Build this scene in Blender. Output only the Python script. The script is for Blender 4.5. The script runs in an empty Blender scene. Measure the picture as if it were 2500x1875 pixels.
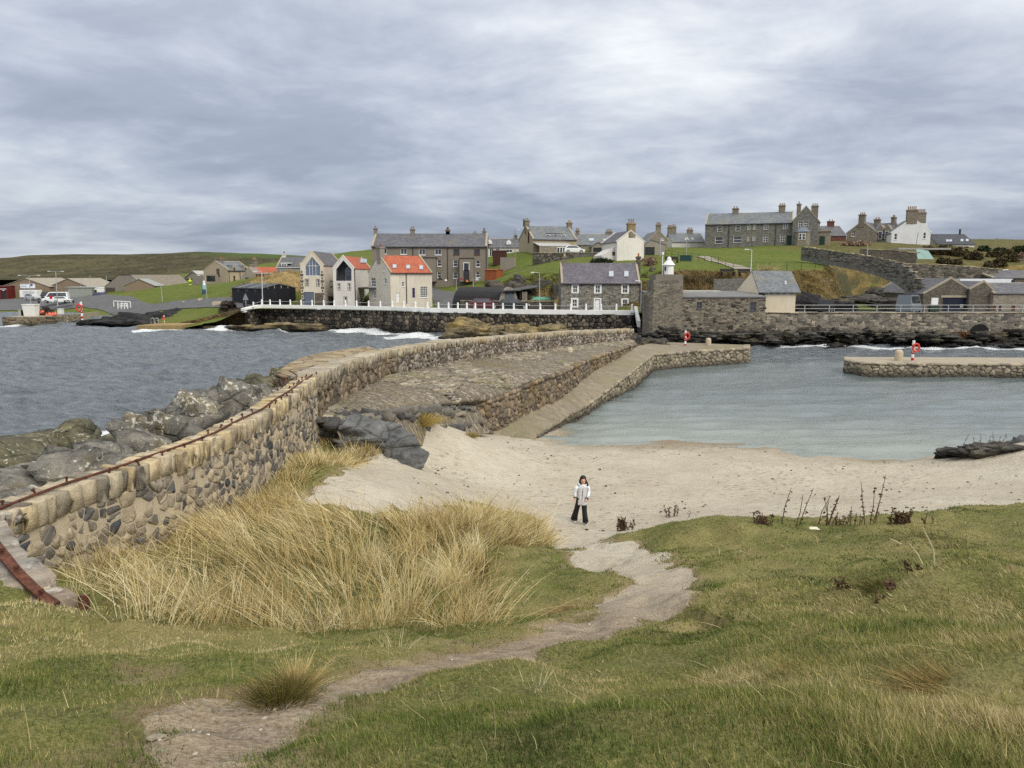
import bpy, bmesh, math, random
import numpy as np
from mathutils import Vector, Matrix
from mathutils.geometry import delaunay_2d_cdt

random.seed(7)
RNG = np.random.default_rng(11)
SC = bpy.context.scene
COL = SC.collection
PI = math.pi
R = math.radians

# ------------------------------------------------------------------ camera
CAM_Z, PITCH, FOC = 8.5, R(8.2), 1850.0          # metres above low water, tilt, focal length in photo pixels
cam_d = bpy.data.cameras.new('camera'); cam = bpy.data.objects.new('camera', cam_d); COL.objects.link(cam)
cam.location = (0, 0, CAM_Z); cam.rotation_euler = (PI/2 - PITCH, 0, 0)
cam_d.sensor_width = 36; cam_d.lens = FOC/2500*36; cam_d.clip_start = 0.1; cam_d.clip_end = 5000
SC.camera = cam

# ------------------------------------------------------------------ sky: full cloud deck over a thin Nishita sky
SUN_EL, SUN_AZ = 42.0, 142.0                     # high, behind the right shoulder, hidden by cloud
world = bpy.data.worlds.new('World'); SC.world = world; world.use_nodes = True
def build_world():
    nt = world.node_tree; N = nt.nodes; L = nt.links
    N.clear()
    out = N.new('ShaderNodeOutputWorld'); bg = N.new('ShaderNodeBackground'); bg.inputs['Strength'].default_value = 0.1
    L.new(bg.outputs[0], out.inputs[0])
    sky = N.new('ShaderNodeTexSky'); sky.sky_type = 'NISHITA'; sky.sun_disc = False
    sky.sun_elevation = R(SUN_EL); sky.sun_rotation = R(SUN_AZ)
    tc = N.new('ShaderNodeTexCoord'); sep = N.new('ShaderNodeSeparateXYZ'); L.new(tc.outputs['Generated'], sep.inputs[0])
    def math_(op, a, b=None, clamp=False):
        n = N.new('ShaderNodeMath'); n.operation = op; n.use_clamp = clamp
        for i, x in enumerate((a, b)):
            if x is None: continue
            if isinstance(x, (int, float)): n.inputs[i].default_value = x
            else: L.new(x, n.inputs[i])
        return n.outputs[0]
    zc = math_('MAXIMUM', sep.outputs[2], 0.0)
    den = math_('ADD', zc, 0.16)
    px = math_('DIVIDE', sep.outputs[0], den); py = math_('DIVIDE', sep.outputs[1], den)
    comb = N.new('ShaderNodeCombineXYZ'); L.new(px, comb.inputs[0]); L.new(py, comb.inputs[1])
    def noise(scale, detail, rough, dist, off, stretch=(1, 1, 1), rot=0.0):
        mp = N.new('ShaderNodeMapping'); mp.inputs['Location'].default_value = off; mp.inputs['Scale'].default_value = stretch
        mp.inputs['Rotation'].default_value = (0, 0, rot)
        L.new(comb.outputs[0], mp.inputs[0])
        n = N.new('ShaderNodeTexNoise'); n.inputs['Scale'].default_value = scale; n.inputs['Detail'].default_value = detail
        n.inputs['Roughness'].default_value = rough; n.inputs['Distortion'].default_value = dist
        L.new(mp.outputs[0], n.inputs['Vector']); return n.outputs[0]
    a = noise(0.21, 4, 0.48, 0.25, SKY_OFF, (1.0, 0.9, 1), 0.5)
    b = noise(0.62, 7, 0.56, 0.25, (7.0, 1.0, 0), (0.9, 1.0, 1), 0.6)
    d = noise(1.9, 9, 0.62, 0.35, (2.0, 5.0, 0), (0.9, 1.05, 1), 0.5)
    c = math_('ADD', math_('ADD', math_('MULTIPLY', a, 0.42), math_('MULTIPLY', b, 0.37)), math_('MULTIPLY', d, 0.21))
    rp = N.new('ShaderNodeValToRGB'); e = rp.color_ramp.elements; rp.color_ramp.interpolation = 'LINEAR'
    e[0].position = 0.39; e[0].color = (0.235, 0.272, 0.355, 1)
    e[1].position = 0.68; e[1].color = (0.90, 0.91, 0.93, 1)
    for p, col in ((0.455, (0.285, 0.33, 0.42, 1)), (0.50, (0.39, 0.435, 0.525, 1)), (0.545, (0.52, 0.565, 0.635, 1)), (0.60, (0.68, 0.715, 0.76, 1))):
        k = e.new(p); k.color = col
    L.new(c, rp.inputs[0])
    # overcast luminance rises towards the zenith (CIE overcast sky)
    lum = math_('MULTIPLY', math_('ADD', 0.80, math_('MULTIPLY', zc, 1.75)), 10.0*SKY_LUM)
    mul = N.new('ShaderNodeVectorMath'); mul.operation = 'SCALE'; L.new(rp.outputs[0], mul.inputs[0]); L.new(lum, mul.inputs['Scale'])
    # tint added to the overhead cloud to warm the ground light; horizon left cooler
    tint = N.new('ShaderNodeMix'); tint.data_type = 'RGBA'; L.new(math_('MULTIPLY', zc, 1.6, True), tint.inputs[0])
    tint.inputs[6].default_value = (0.88, 0.89, 0.91, 1); tint.inputs[7].default_value = (1.10, 1.0, 0.84, 1)
    tm = N.new('ShaderNodeVectorMath'); tm.operation = 'MULTIPLY'; L.new(mul.outputs[0], tm.inputs[0]); L.new(tint.outputs[2], tm.inputs[1]); mul = tm
    mix = N.new('ShaderNodeMix'); mix.data_type = 'RGBA'; mix.inputs[0].default_value = 0.94
    L.new(sky.outputs[0], mix.inputs[6]); L.new(mul.outputs[0], mix.inputs[7])
    L.new(mix.outputs[2], bg.inputs['Color'])
SKY_OFF = (-6.42, -10.98, 0.0); SKY_LUM = 1.0
build_world()
world.cycles.sampling_method = 'MANUAL'; world.cycles.sample_map_resolution = 256

sun_d = bpy.data.lights.new('sun', 'SUN'); sun = bpy.data.objects.new('sun', sun_d); COL.objects.link(sun)
sun_d.energy = 1.5; sun_d.angle = R(30); sun_d.color = (1.0, 0.94, 0.84)
_az = R(SUN_AZ)
sun_dir = Vector((math.sin(_az)*math.cos(R(SUN_EL)), math.cos(_az)*math.cos(R(SUN_EL)), math.sin(R(SUN_EL))))
sun.rotation_euler = sun_dir.to_track_quat('Z', 'Y').to_euler()

SC.view_settings.view_transform = 'Standard'; SC.view_settings.look = 'None'
SC.view_settings.exposure = 0.42; SC.view_settings.gamma = 1.0; SC.view_settings.use_curve_mapping = False
SC.render.engine = 'CYCLES'
SC.cycles.use_denoising = False
SC.cycles.max_bounces = 5; SC.cycles.diffuse_bounces = 2; SC.cycles.glossy_bounces = 2
SC.cycles.transmission_bounces = 2; SC.cycles.transparent_max_bounces = 4
SC.cycles.sample_clamp_direct = 4.0; SC.cycles.sample_clamp_indirect = 4.0
SC.cycles.use_adaptive_sampling = True; SC.cycles.adaptive_threshold = 0.01

# ------------------------------------------------------------------ surveying: where a sight line meets a plane
cP, sP = math.cos(PITCH), math.sin(PITCH)
def ray(u, v):
    x = (u - 1250)/FOC; y = (937.5 - v)/FOC
    return x, cP + y*sP, -sP + y*cP
def AT(u, v, Y):
    x, y, z = ray(u, v); k = Y/y
    return Vector((x*k, Y, CAM_Z + z*k))
def ON(u, v, z):
    x, y, w = ray(u, v); k = (z - CAM_Z)/w
    return Vector((x*k, y*k, z))
def VW(x, y, z):
    d = y*cP - (z - CAM_Z)*sP
    up = y*sP + (z - CAM_Z)*cP
    return 1250 + FOC*x/d, 937.5 - FOC*up/d
def PXM(Y): return Y/FOC                        # metres per photo pixel at a distance
def Z1(x, y): return x*.29385, 550 + y*.29385
def Z2(x, y): return 500 + x*.27125, 530 + y*.27125
def Z3(x, y): return 1050 + x*.27125, 500 + y*.27125
def Z4(x, y): return 1550 + x*.22604, 480 + y*.22604
def Z5(x, y): return 1950 + x*.28336, 480 + y*.28336
def ZA(x, y): return x*.13562, 650 + y*.13562
def ZB(x, y): return 230 + x*.13562, 620 + y*.13562
def ZC(x, y): return 440 + x*.13562, 600 + y*.13562
def ZD(x, y): return 1080 + x*.14467, 700 + y*.14467
def ZE(x, y): return 2150 + x*.15823, 640 + y*.15823

# ------------------------------------------------------------------ value noise for geometry
def _hash(i, j, k, s):
    h = (i*374761393 + j*668265263 + k*2147483647 + s*974634777) & 0xffffffff
    h = ((h ^ (h >> 13))*1274126177) & 0xffffffff
    return ((h ^ (h >> 16)) & 0xffff)/65535.0
def vnoise(x, y, z=0.0, s=0):
    x = np.asarray(x, float); y = np.asarray(y, float); z = np.asarray(z, float) + np.zeros_like(x)
    xi, yi, zi = np.floor(x).astype(np.int64), np.floor(y).astype(np.int64), np.floor(z).astype(np.int64)
    fx, fy, fz = x - xi, y - yi, z - zi
    fx, fy, fz = fx*fx*(3-2*fx), fy*fy*(3-2*fy), fz*fz*(3-2*fz)
    r = 0
    for a in (0, 1):
        for b in (0, 1):
            for c in (0, 1):
                w = (fx if a else 1-fx)*(fy if b else 1-fy)*(fz if c else 1-fz)
                r = r + w*_hash(xi+a, yi+b, zi+c, s)
    return r*2 - 1
def fbm(x, y, z=0.0, oct=4, s=0, gain=0.5):
    r, a, f = 0, 1.0, 1.0
    for o in range(oct):
        r = r + a*vnoise(np.asarray(x)*f, np.asarray(y)*f, np.asarray(z)*f, s + o*17); a *= gain; f *= 2.03
    return r
def smooth(a, b, x):
    t = np.clip((np.asarray(x, float)-a)/(b-a), 0, 1); return t*t*(3-2*t)

# ------------------------------------------------------------------ objects
def tag(o, label=None, cat=None, group=None, kind=None):
    if label: o['label'] = label
    if cat: o['category'] = cat
    if group: o['group'] = group
    if kind: o['kind'] = kind
    return o
def link(name, data, mat=None, parent=None, loc=None, **kw):
    o = bpy.data.objects.new(name, data); COL.objects.link(o)
    if mat is not None and data is not None and hasattr(data, 'materials') and len(data.materials) == 0:
        for m in (mat if isinstance(mat, (list, tuple)) else [mat]): data.materials.append(m)
    if parent: o.parent = parent
    if loc is not None: o.location = loc
    return tag(o, **kw)
def empty(name, loc=(0, 0, 0), rz=0.0, **kw):
    o = bpy.data.objects.new(name, None); COL.objects.link(o); o.location = loc; o.rotation_euler = (0, 0, rz)
    o.empty_display_size = 0.3
    return tag(o, **kw)
def copy_tree(o, parent=None):
    c = o.copy(); COL.objects.link(c); c.parent = parent
    for ch in list(o.children): copy_tree(ch, c)
    return c
def np_mesh(name, verts, faces, smooth_=False, attrs=None, cattrs=None):
    """verts (n,3), faces (m,k) all of one size k"""
    verts = np.ascontiguousarray(verts, dtype=np.float32); faces = np.ascontiguousarray(faces, dtype=np.int32)
    me = bpy.data.meshes.new(name); n, (m, k) = len(verts), faces.shape
    me.vertices.add(n); me.vertices.foreach_set('co', verts.ravel())
    me.loops.add(m*k); me.loops.foreach_set('vertex_index', faces.ravel())
    me.polygons.add(m); me.polygons.foreach_set('loop_start', np.arange(0, m*k, k, dtype=np.int32))
    if smooth_: me.polygons.foreach_set('use_smooth', np.ones(m, dtype=bool))
    me.update(calc_edges=True)
    for a, val in (attrs or {}).items():
        at = me.attributes.new(a, 'FLOAT', 'POINT'); at.data.foreach_set('value', np.ascontiguousarray(val, dtype=np.float32))
    for a, val in (cattrs or {}).items():
        at = me.attributes.new(a, 'FLOAT_COLOR', 'POINT')
        c = np.ones((n, 4), dtype=np.float32); c[:, :3] = val; at.data.foreach_set('color', c.ravel())
    return me
def grid_mesh(name, X, Y, Z, keep=None, smooth_=True, attrs=None):
    nj, ni = X.shape
    idx = np.arange(nj*ni).reshape(nj, ni)
    q = np.stack([idx[:-1, :-1], idx[:-1, 1:], idx[1:, 1:], idx[1:, :-1]], -1).reshape(-1, 4)
    if keep is not None:
        k = keep.ravel()[q].any(1); q = q[k]
    V = np.stack([X, Y, Z], -1).reshape(-1, 3)
    at = {a: np.asarray(b).ravel() for a, b in (attrs or {}).items()}
    used = np.unique(q); remap = np.full(nj*ni, -1); remap[used] = np.arange(len(used))
    return np_mesh(name, V[used], remap[q], smooth_, {a: b[used] for a, b in at.items()})

class MB:
    """collects polygons of one mesh"""
    def __init__(s): s.v = []; s.f = []; s.m = []
    def add(s, vs, fs, m=0):
        b = len(s.v); s.v += [tuple(p) for p in vs]; s.f += [tuple(b+i for i in f) for f in fs]; s.m += [m]*len(fs); return s
    def box(s, x0, x1, y0, y1, z0, z1, m=0):
        return s.add([(x0,y0,z0),(x1,y0,z0),(x1,y1,z0),(x0,y1,z0),(x0,y0,z1),(x1,y0,z1),(x1,y1,z1),(x0,y1,z1)],
                     [(0,3,2,1),(4,5,6,7),(0,1,5,4),(1,2,6,5),(2,3,7,6),(3,0,4,7)], m)
    def prism(s, poly, z0, z1, m=0):
        n = len(poly); z0 = z0 if hasattr(z0, '__len__') else [z0]*n; z1 = z1 if hasattr(z1, '__len__') else [z1]*n
        vs = [(p[0], p[1], z0[i]) for i, p in enumerate(poly)] + [(p[0], p[1], z1[i]) for i, p in enumerate(poly)]
        fs = [tuple(range(n-1, -1, -1)), tuple(range(n, 2*n))] + [(i, (i+1) % n, n+(i+1) % n, n+i) for i in range(n)]
        return s.add(vs, fs, m)
    def extr(s, poly, axis, a, b, m=0):
        """polygon in the plane across 'axis' ('x': (y,z), 'y': (x,z)) extruded from a to b"""
        n = len(poly); mk = (lambda p, t: (t, p[0], p[1])) if axis == 'x' else (lambda p, t: (p[0], t, p[1]))
        vs = [mk(p, a) for p in poly] + [mk(p, b) for p in poly]
        return s.add(vs, [tuple(range(n)), tuple(range(2*n-1, n-1, -1))] + [(i, n+i, n+(i+1) % n, (i+1) % n) for i in range(n)], m)
    def tube(s, pts, r, n=6, m=0, cap=True):
        pts = [Vector(p) for p in pts]; rs = r if hasattr(r, '__len__') else [r]*len(pts)
        vs = []; fs = []
        for i, p in enumerate(pts):
            d = (pts[min(i+1, len(pts)-1)] - pts[max(i-1, 0)]).normalized()
            a = d.cross(Vector((0, 0, 1)));
            if a.length < 1e-3: a = d.cross(Vector((1, 0, 0)))
            a.normalize(); b = d.cross(a)
            for k in range(n):
                t = 2*PI*k/n; vs.append(p + (a*math.cos(t) + b*math.sin(t))*rs[i])
        for i in range(len(pts)-1):
            for k in range(n): fs.append((i*n+k, i*n+(k+1) % n, (i+1)*n+(k+1) % n, (i+1)*n+k))
        if cap: fs += [tuple(range(n-1, -1, -1)), tuple(range((len(pts)-1)*n, len(pts)*n))]
        return s.add(vs, fs, m)
    def lathe(s, prof, c=(0, 0, 0), n=12, m=0):
        vs = []; fs = []
        for r, z in prof:
            for k in range(n):
                t = 2*PI*k/n; vs.append((c[0]+r*math.cos(t), c[1]+r*math.sin(t), c[2]+z))
        for i in range(len(prof)-1):
            for k in range(n): fs.append((i*n+k, i*n+(k+1) % n, (i+1)*n+(k+1) % n, (i+1)*n+k))
        fs += [tuple(range(n-1, -1, -1)), tuple(range((len(prof)-1)*n, len(prof)*n))]
        return s.add(vs, fs, m)
    def mesh(s, name, smooth_=False):
        me = bpy.data.meshes.new(name); me.from_pydata([tuple(map(float, p)) for p in s.v], [], s.f)
        if any(s.m): me.polygons.foreach_set('material_index', s.m)
        if smooth_: me.polygons.foreach_set('use_smooth', [True]*len(s.f))
        me.update(); return me
    def build(s, name, mat, parent=None, loc=None, smooth_=False, bevel=0.0, **kw):
        me = s.mesh(name, smooth_)
        if bevel:
            bm = bmesh.new(); bm.from_mesh(me); bmesh.ops.remove_doubles(bm, verts=bm.verts, dist=1e-5)
            bmesh.ops.recalc_face_normals(bm, faces=bm.faces)
            bmesh.ops.bevel(bm, geom=bm.edges[:], offset=bevel, segments=2, affect='EDGES', profile=0.6); bm.to_mesh(me); bm.free()
        return link(name, me, mat, parent, loc, **kw)

# ------------------------------------------------------------------ materials
class NT:
    def __init__(s, name):
        s.mat = bpy.data.materials.new(name); s.mat.use_nodes = True; s.t = s.mat.node_tree
        s.N, s.L = s.t.nodes, s.t.links; s.b = s.N['Principled BSDF']
    def new(s, t, **kw):
        n = s.N.new(t)
        for k, v in kw.items(): setattr(n, k, v)
        return n
    def put(s, sock, x):
        if hasattr(x, 'is_output') or isinstance(x, bpy.types.NodeSocket): s.L.new(x, sock)
        else: sock.default_value = x
    def pos(s, scale=(1, 1, 1), world=True, rot=(0, 0, 0)):
        src = s.new('ShaderNodeNewGeometry').outputs['Position'] if world else s.new('ShaderNodeTexCoord').outputs['Object']
        mp = s.new('ShaderNodeMapping'); mp.inputs['Scale'].default_value = scale; mp.inputs['Rotation'].default_value = rot
        s.L.new(src, mp.inputs[0]); return mp.outputs[0]
    def noise(s, vec, scale, detail=4, rough=0.55, dist=0.0, out=0):
        n = s.new('ShaderNodeTexNoise'); n.inputs['Scale'].default_value = scale; n.inputs['Detail'].default_value = detail
        n.inputs['Roughness'].default_value = rough; n.inputs['Distortion'].default_value = dist; s.L.new(vec, n.inputs['Vector'])
        return n.outputs[out]
    def voro(s, vec, scale, feature='F1', rnd=1.0):
        n = s.new('ShaderNodeTexVoronoi', feature=feature); n.inputs['Scale'].default_value = scale
        n.inputs['Randomness'].default_value = rnd; s.L.new(vec, n.inputs['Vector']); return n
    def math(s, op, a, b=0.0, clamp=False):
        n = s.new('ShaderNodeMath', operation=op, use_clamp=clamp); s.put(n.inputs[0], a); s.put(n.inputs[1], b); return n.outputs[0]
    def ramp(s, fac, stops, interp='LINEAR'):
        n = s.new('ShaderNodeValToRGB'); n.color_ramp.interpolation = interp; e = n.color_ramp.elements
        while len(e) < len(stops): e.new(0.5)
        for i, (p, c) in enumerate(stops):
            e[i].position = p; e[i].color = (c[0], c[1], c[2], 1) if hasattr(c, '__len__') else (c, c, c, 1)
        s.L.new(fac, n.inputs[0]); return n.outputs[0]
    def mix(s, fac, a, b, mode='MIX'):
        n = s.new('ShaderNodeMix', data_type='RGBA', blend_type=mode); s.put(n.inputs[0], fac)
        for i, x in ((6, a), (7, b)):
            if hasattr(x, '__len__') and not isinstance(x, bpy.types.NodeSocket): x = tuple(x[:3]) + (1,)
            s.put(n.inputs[i], x)
        return n.outputs[2]
    def attr(s, name, out='Fac'):
        return s.new('ShaderNodeAttribute', attribute_name=name).outputs[out]
    def bump(s, h, strength=0.5, dist=0.05, prev=None):
        n = s.new('ShaderNodeBump'); n.inputs['Strength'].default_value = strength; n.inputs['Distance'].default_value = dist
        s.L.new(h, n.inputs['Height'])
        if prev is not None: s.L.new(prev, n.inputs['Normal'])
        s.L.new(n.outputs[0], s.b.inputs['Normal']); return n.outputs[0]
    def done(s, col=None, rough=0.8, spec=0.3, metal=0.0):
        if col is not None:
            if hasattr(col, '__len__') and not isinstance(col, bpy.types.NodeSocket): col = tuple(col[:3]) + (1,)
            s.put(s.b.inputs['Base Color'], col)
        s.put(s.b.inputs['Roughness'], rough); s.b.inputs['Specular IOR Level'].default_value = spec; s.b.inputs['Metallic'].default_value = metal
        return s.mat
_mc = {}
def srgb(r, g, b): return tuple(((c/255)/12.92 if c/255 <= 0.04045 else ((c/255+0.055)/1.055)**2.4) for c in (r, g, b))
def paint(name, col, rough=0.55, var=0.18, scale=1.5, spec=0.35, metal=0.0, bump=0.0):
    if name in _mc: return _mc[name]
    m = NT(name); p = m.pos((1, 1, 0.5))
    n = m.noise(p, scale, 6, 0.62)
    d = tuple(c*(1-var) for c in col); l = tuple(min(1, c*(1+var*0.6)) for c in col)
    c = m.ramp(n, [(0.3, d), (0.7, l)])
    if bump: m.bump(m.noise(p, scale*14, 3), bump, 0.02)
    _mc[name] = m.done(c, rough, spec, metal); return _mc[name]
def harl(name, col, stain=0.35, stain_col=None):
    """roughcast wall with weather streaks"""
    if name in _mc: return _mc[name]
    m = NT(name); p = m.pos(); ps = m.pos((1.6, 1.6, 0.22))
    a = m.noise(p, 0.7, 7, 0.65); st = m.noise(ps, 1.3, 6, 0.6); fine = m.noise(p, 26, 3, 0.6)
    sc = stain_col or tuple(c*0.55 for c in col)
    c = m.mix(m.ramp(a, [(0.3, 0.0), (0.72, 1.0)]), tuple(x*0.86 for x in col), tuple(min(1, x*1.08) for x in col))
    c = m.mix(m.math('MULTIPLY', m.ramp(st, [(0.48, 0.0), (0.78, 1.0)]), stain), c, sc)
    c = m.mix(0.25, c, m.ramp(fine, [(0.3, tuple(x*0.7 for x in col)), (0.7, tuple(min(1, x*1.2) for x in col))]))
    m.bump(fine, 0.35, 0.03)
    _mc[name] = m.done(c, 0.9, 0.15); return _mc[name]
def masonry(name, cols, mortar, size=0.3, flat=1.6, gap=0.06, bump=0.7, stain=None, rough=0.88):
    """rubble stonework: cells flattened into courses"""
    if name in _mc: return _mc[name]
    m = NT(name); p = m.pos((1, 1, flat))
    wob = m.noise(p, 2.2/size*0.3, 2)
    w = m.new('ShaderNodeVectorMath', operation='SCALE'); w.inputs['Scale'].default_value = size*0.35
    nn = m.new('ShaderNodeTexNoise'); nn.inputs['Scale'].default_value = 1.2/size; nn.inputs['Detail'].default_value = 2; m.L.new(p, nn.inputs['Vector'])
    m.L.new(nn.outputs['Color'], w.inputs[0])
    ad = m.new('ShaderNodeVectorMath', operation='ADD'); m.L.new(p, ad.inputs[0]); m.L.new(w.outputs[0], ad.inputs[1])
    v = m.voro(ad.outputs[0], 1/size, 'F1', 0.95); e = m.voro(ad.outputs[0], 1/size, 'DISTANCE_TO_EDGE', 0.95)
    sep = m.new('ShaderNodeSeparateColor'); m.L.new(v.outputs['Color'], sep.inputs[0])
    k = len(cols)
    c = m.ramp(sep.outputs[0], [((i+0.5)/k, col) for i, col in enumerate(cols)])
    c = m.mix(0.35, c, m.ramp(m.noise(p, 9, 5, 0.65), [(0.25, tuple(x*0.45 for x in cols[0])), (0.75, tuple(min(1, x*1.35) for x in cols[-1]))]))
    edge = m.ramp(e.outputs['Distance'], [(gap*0.4, 0.0), (gap*1.6, 1.0)])
    c = m.mix(edge, mortar, c)
    if stain:
        c = m.mix(m.math('MULTIPLY', m.ramp(m.noise(m.pos((1, 1, 0.6)), 0.35, 6, 0.62), [(0.45, 0.0), (0.72, 1.0)]), 0.7), c, stain)
    h = m.math('ADD', edge, m.math('MULTIPLY', m.noise(p, 14, 4), 0.6)); m.bump(h, bump, 0.05)
    _mc[name] = m.done(c, rough, 0.2); return _mc[name]
def roofing(name, cols, row=0.26, rough=0.7, moss=None, wave=False):
    """small slates or pantiles in rows, seen from afar"""
    if name in _mc: return _mc[name]
    m = NT(name); p = m.pos((1, 1, 1))
    a = m.noise(p, 0.5, 6, 0.6); v = m.voro(m.pos((3.2, 3.2, 4.4)), 1.0, 'F1', 0.9)
    sep = m.new('ShaderNodeSeparateColor'); m.L.new(v.outputs['Color'], sep.inputs[0])
    f = m.math('ADD', m.math('MULTIPLY', a, 0.55), m.math('MULTIPLY', sep.outputs[0], 0.42))
    c = m.ramp(f, [(0.2, cols[0]), (0.5, cols[1]), (0.85, cols[2])])
    if moss: c = m.mix(m.math('MULTIPLY', m.ramp(m.noise(p, 0.45, 7, 0.7), [(0.52, 0.0), (0.72, 1.0)]), 0.6), c, moss)
    wv = m.new('ShaderNodeTexWave', wave_type='BANDS', bands_direction='Z', wave_profile='SAW'); wv.inputs['Scale'].default_value = 0.35/row
    wv.inputs['Distortion'].default_value = 0.6; wv.inputs['Detail'].default_value = 1; m.L.new(p, wv.inputs['Vector'])
    c = m.mix(0.22, c, m.ramp(wv.outputs[1], [(0.0, tuple(x*0.4 for x in cols[0])), (0.3, cols[1])]))
    m.bump(m.math('ADD', wv.outputs[1], sep.outputs[0]), 0.5, 0.03)
    _mc[name] = m.done(c, rough, 0.3); return _mc[name]

def glass_mat():
    m = NT('window_glass'); n = m.noise(m.pos(), 0.9, 3)
    return m.done(m.ramp(n, [(0.35, (0.012, 0.015, 0.02)), (0.7, (0.05, 0.06, 0.075))]), 0.06, 0.9)
GLASS = glass_mat()
WHITE = paint('white_paint', (0.80, 0.80, 0.78), 0.5, 0.10)
def offwhite(): return paint('lime_white', (0.72, 0.71, 0.66), 0.75, 0.14)
DARK = paint('dark_metal', (0.03, 0.03, 0.034), 0.5, 0.2)
GREYPOLE = paint('galvanised', (0.45, 0.46, 0.46), 0.45, 0.12, metal=0.3)
# ================================================================== LAND AND WATER
class TPS:
    """smooth surface through surveyed spot heights"""
    def __init__(s, pts, lam=0.02):
        P = np.array(pts, float); s.c = P[:, :2].mean(0); s.k = np.abs(P[:, :2]-s.c).max()
        s.p = (P[:, :2]-s.c)/s.k; n = len(P)
        A = np.zeros((n+3, n+3)); A[:n, :n] = s._u(np.linalg.norm(s.p[:, None]-s.p[None], axis=2)) + lam*np.eye(n)*0.05
        A[:n, n] = 1; A[:n, n+1:] = s.p; A[n, :n] = 1; A[n+1:, :n] = s.p.T
        s.w = np.linalg.solve(A, np.concatenate([P[:, 2], [0, 0, 0]]))
    @staticmethod
    def _u(r): r = np.maximum(r, 1e-9); return r*r*np.log(r)
    def __call__(s, x, y):
        x = np.asarray(x, float); sh = x.shape; q = (np.stack([x.ravel(), np.asarray(y, float).ravel()], 1)-s.c)/s.k
        out = np.zeros(len(q)); n = len(s.p)
        for i in range(0, len(q), 20000):
            b = q[i:i+20000]; r = np.linalg.norm(b[:, None]-s.p[None], axis=2)
            out[i:i+20000] = s._u(r) @ s.w[:n] + s.w[n] + b @ s.w[n+1:]
        return out.reshape(sh)

near_pts = [AT(*q) for q in [(1250,1875,2.4),(100,1875,2.6),(2400,1875,2.2),(1250,1700,4.5),(300,1700,4.2),(2200,1700,3.7),
    (900,1600,6.2),(100,1600,5.6),(1700,1600,5.8),(2400,1600,5.0),(100,1490,7.5),(0,1430,8.0),(260,1515,7.3),
    (500,1545,8.4),(900,1550,8.4),(1200,1560,8.0),(1450,1560,8.0),(1620,1430,11.5),(1900,1450,9.8),(2300,1450,8.3),
    (330,1385,11.6),(500,1265,15.2),(640,1135,19.2),(720,1060,23.2),(1000,1400,12.5),(1250,1400,13.2),(700,1350,12.6),
    (900,1250,17),(1060,1200,20),(1480,1325,17.6),(1300,1330,18.5),(1420,1283,22.4),(1700,1272,16.6),(2000,1288,15.8),
    (2300,1292,15.4),(2480,1250,18.5),(1750,1350,14),(2100,1350,13),(2450,1380,11.5)]]
near_pts += [ON(*q) for q in [(1600,1236,.85),(2000,1215,.9),(2400,1185,1.0),(1250,1180,.75),(1500,1150,.6),(2000,1150,.55),
    (2280,1135,.5),(1313,1078,.16),(1600,1077,.0),(1800,1088,.0),(2000,1101,.0),(2250,1121,.0),(1000,1150,1.35),(900,1100,2.1),
    (800,1130,2.6),(1035,1108,1.75),(1100,1062,1.45),(1250,1070,.42),(1190,1062,.7),(2400,1098,1.0),(2500,1080,1.4),(2650,1090,1.5)]]
near_pts += [Vector(p) for p in [(0,0,6.9),(-4,0,7.1),(5,0,7.3),(9,3,7.0),(-8,4,6.2),(-11,8,5.2),(4,46,-.5),(12,45,-.7),(22,41,-.7),(30,36,-.4),
    (-4.9,27.0,3.2),(-5.4,24.6,3.65),(-4.8,25.6,3.3),(-3.8,30.0,2.65),(-2.9,32.8,2.05),(-2.0,35.4,1.0),(-1.0,38.5,.5),(0.3,40.5,.3),(-1.2,41,.4),(-9,13,3.6),(-9,21,3.0),(-14,14,1.0),(-14,24,-1.0),(-9,29,1.0),(34,18,2.5),(20,8,6.0),(34,30,1.2)]]
_near = TPS(near_pts)
CREASE = None
def HF(x, y):
    x = np.asarray(x, float); y = np.asarray(y, float)
    z = _near(x, y)
    lump = smooth(26, 14, y)
    rg = np.hypot((x-6.3)/1.25, (y-26.6)/1.0); z = z - 0.035*np.exp(-((rg-1.7)/.12)**2) - 0.025*np.exp(-((rg-1.35)/.1)**2)
    z = z + 0.03*smooth(20, 24, y)*np.clip(fbm(x*1.1, y*1.9, oct=3, s=15), -1, .4)
    if CREASE is not None:       # a worn fold in the turf between the near bank and the flat behind it
        d = np.full(np.shape(x), 1e9); sg = np.zeros(np.shape(x)); tt = np.zeros(np.shape(x))
        for i, (a, b) in enumerate(zip(CREASE[:-1], CREASE[1:])):
            ex, ey = b[0]-a[0], b[1]-a[1]; t = np.clip(((x-a[0])*ex + (y-a[1])*ey)/(ex*ex+ey*ey), 0, 1); q = np.hypot(x-a[0]-t*ex, y-a[1]-t*ey)
            c = ex*(y-a[1]) - ey*(x-a[0]); sg = np.where(q < d, np.sign(c), sg); tt = np.where(q < d, (i+t)/(len(CREASE)-1), tt); d = np.minimum(d, q)
        am = smooth(0, .35, tt)*smooth(1.0, .9, tt)
        z = z - 0.15*am*np.exp(-(d/.22)**2) + 0.20*am*np.exp(-((d-.75)/.55)**2)*(sg < 0) + 0.05*am*np.exp(-((d-.6)/.4)**2)*(sg > 0)
    z = z + 0.16*smooth(0.3, 3, x)*smooth(21, 15, y)*np.clip(fbm(x*.42+3, y*.5, oct=3, s=8), -.6, 1)
    return z + 0.10*lump*fbm(x*0.8, y*0.8, oct=3, s=3) + 0.05*lump*fbm(x*2.1, y*2.1, oct=2, s=6) + 0.018*fbm(x*3.1, y*3.1, oct=3, s=5)
def HFs(x, y): return float(HF(np.array([x]), np.array([y]))[0])
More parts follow.
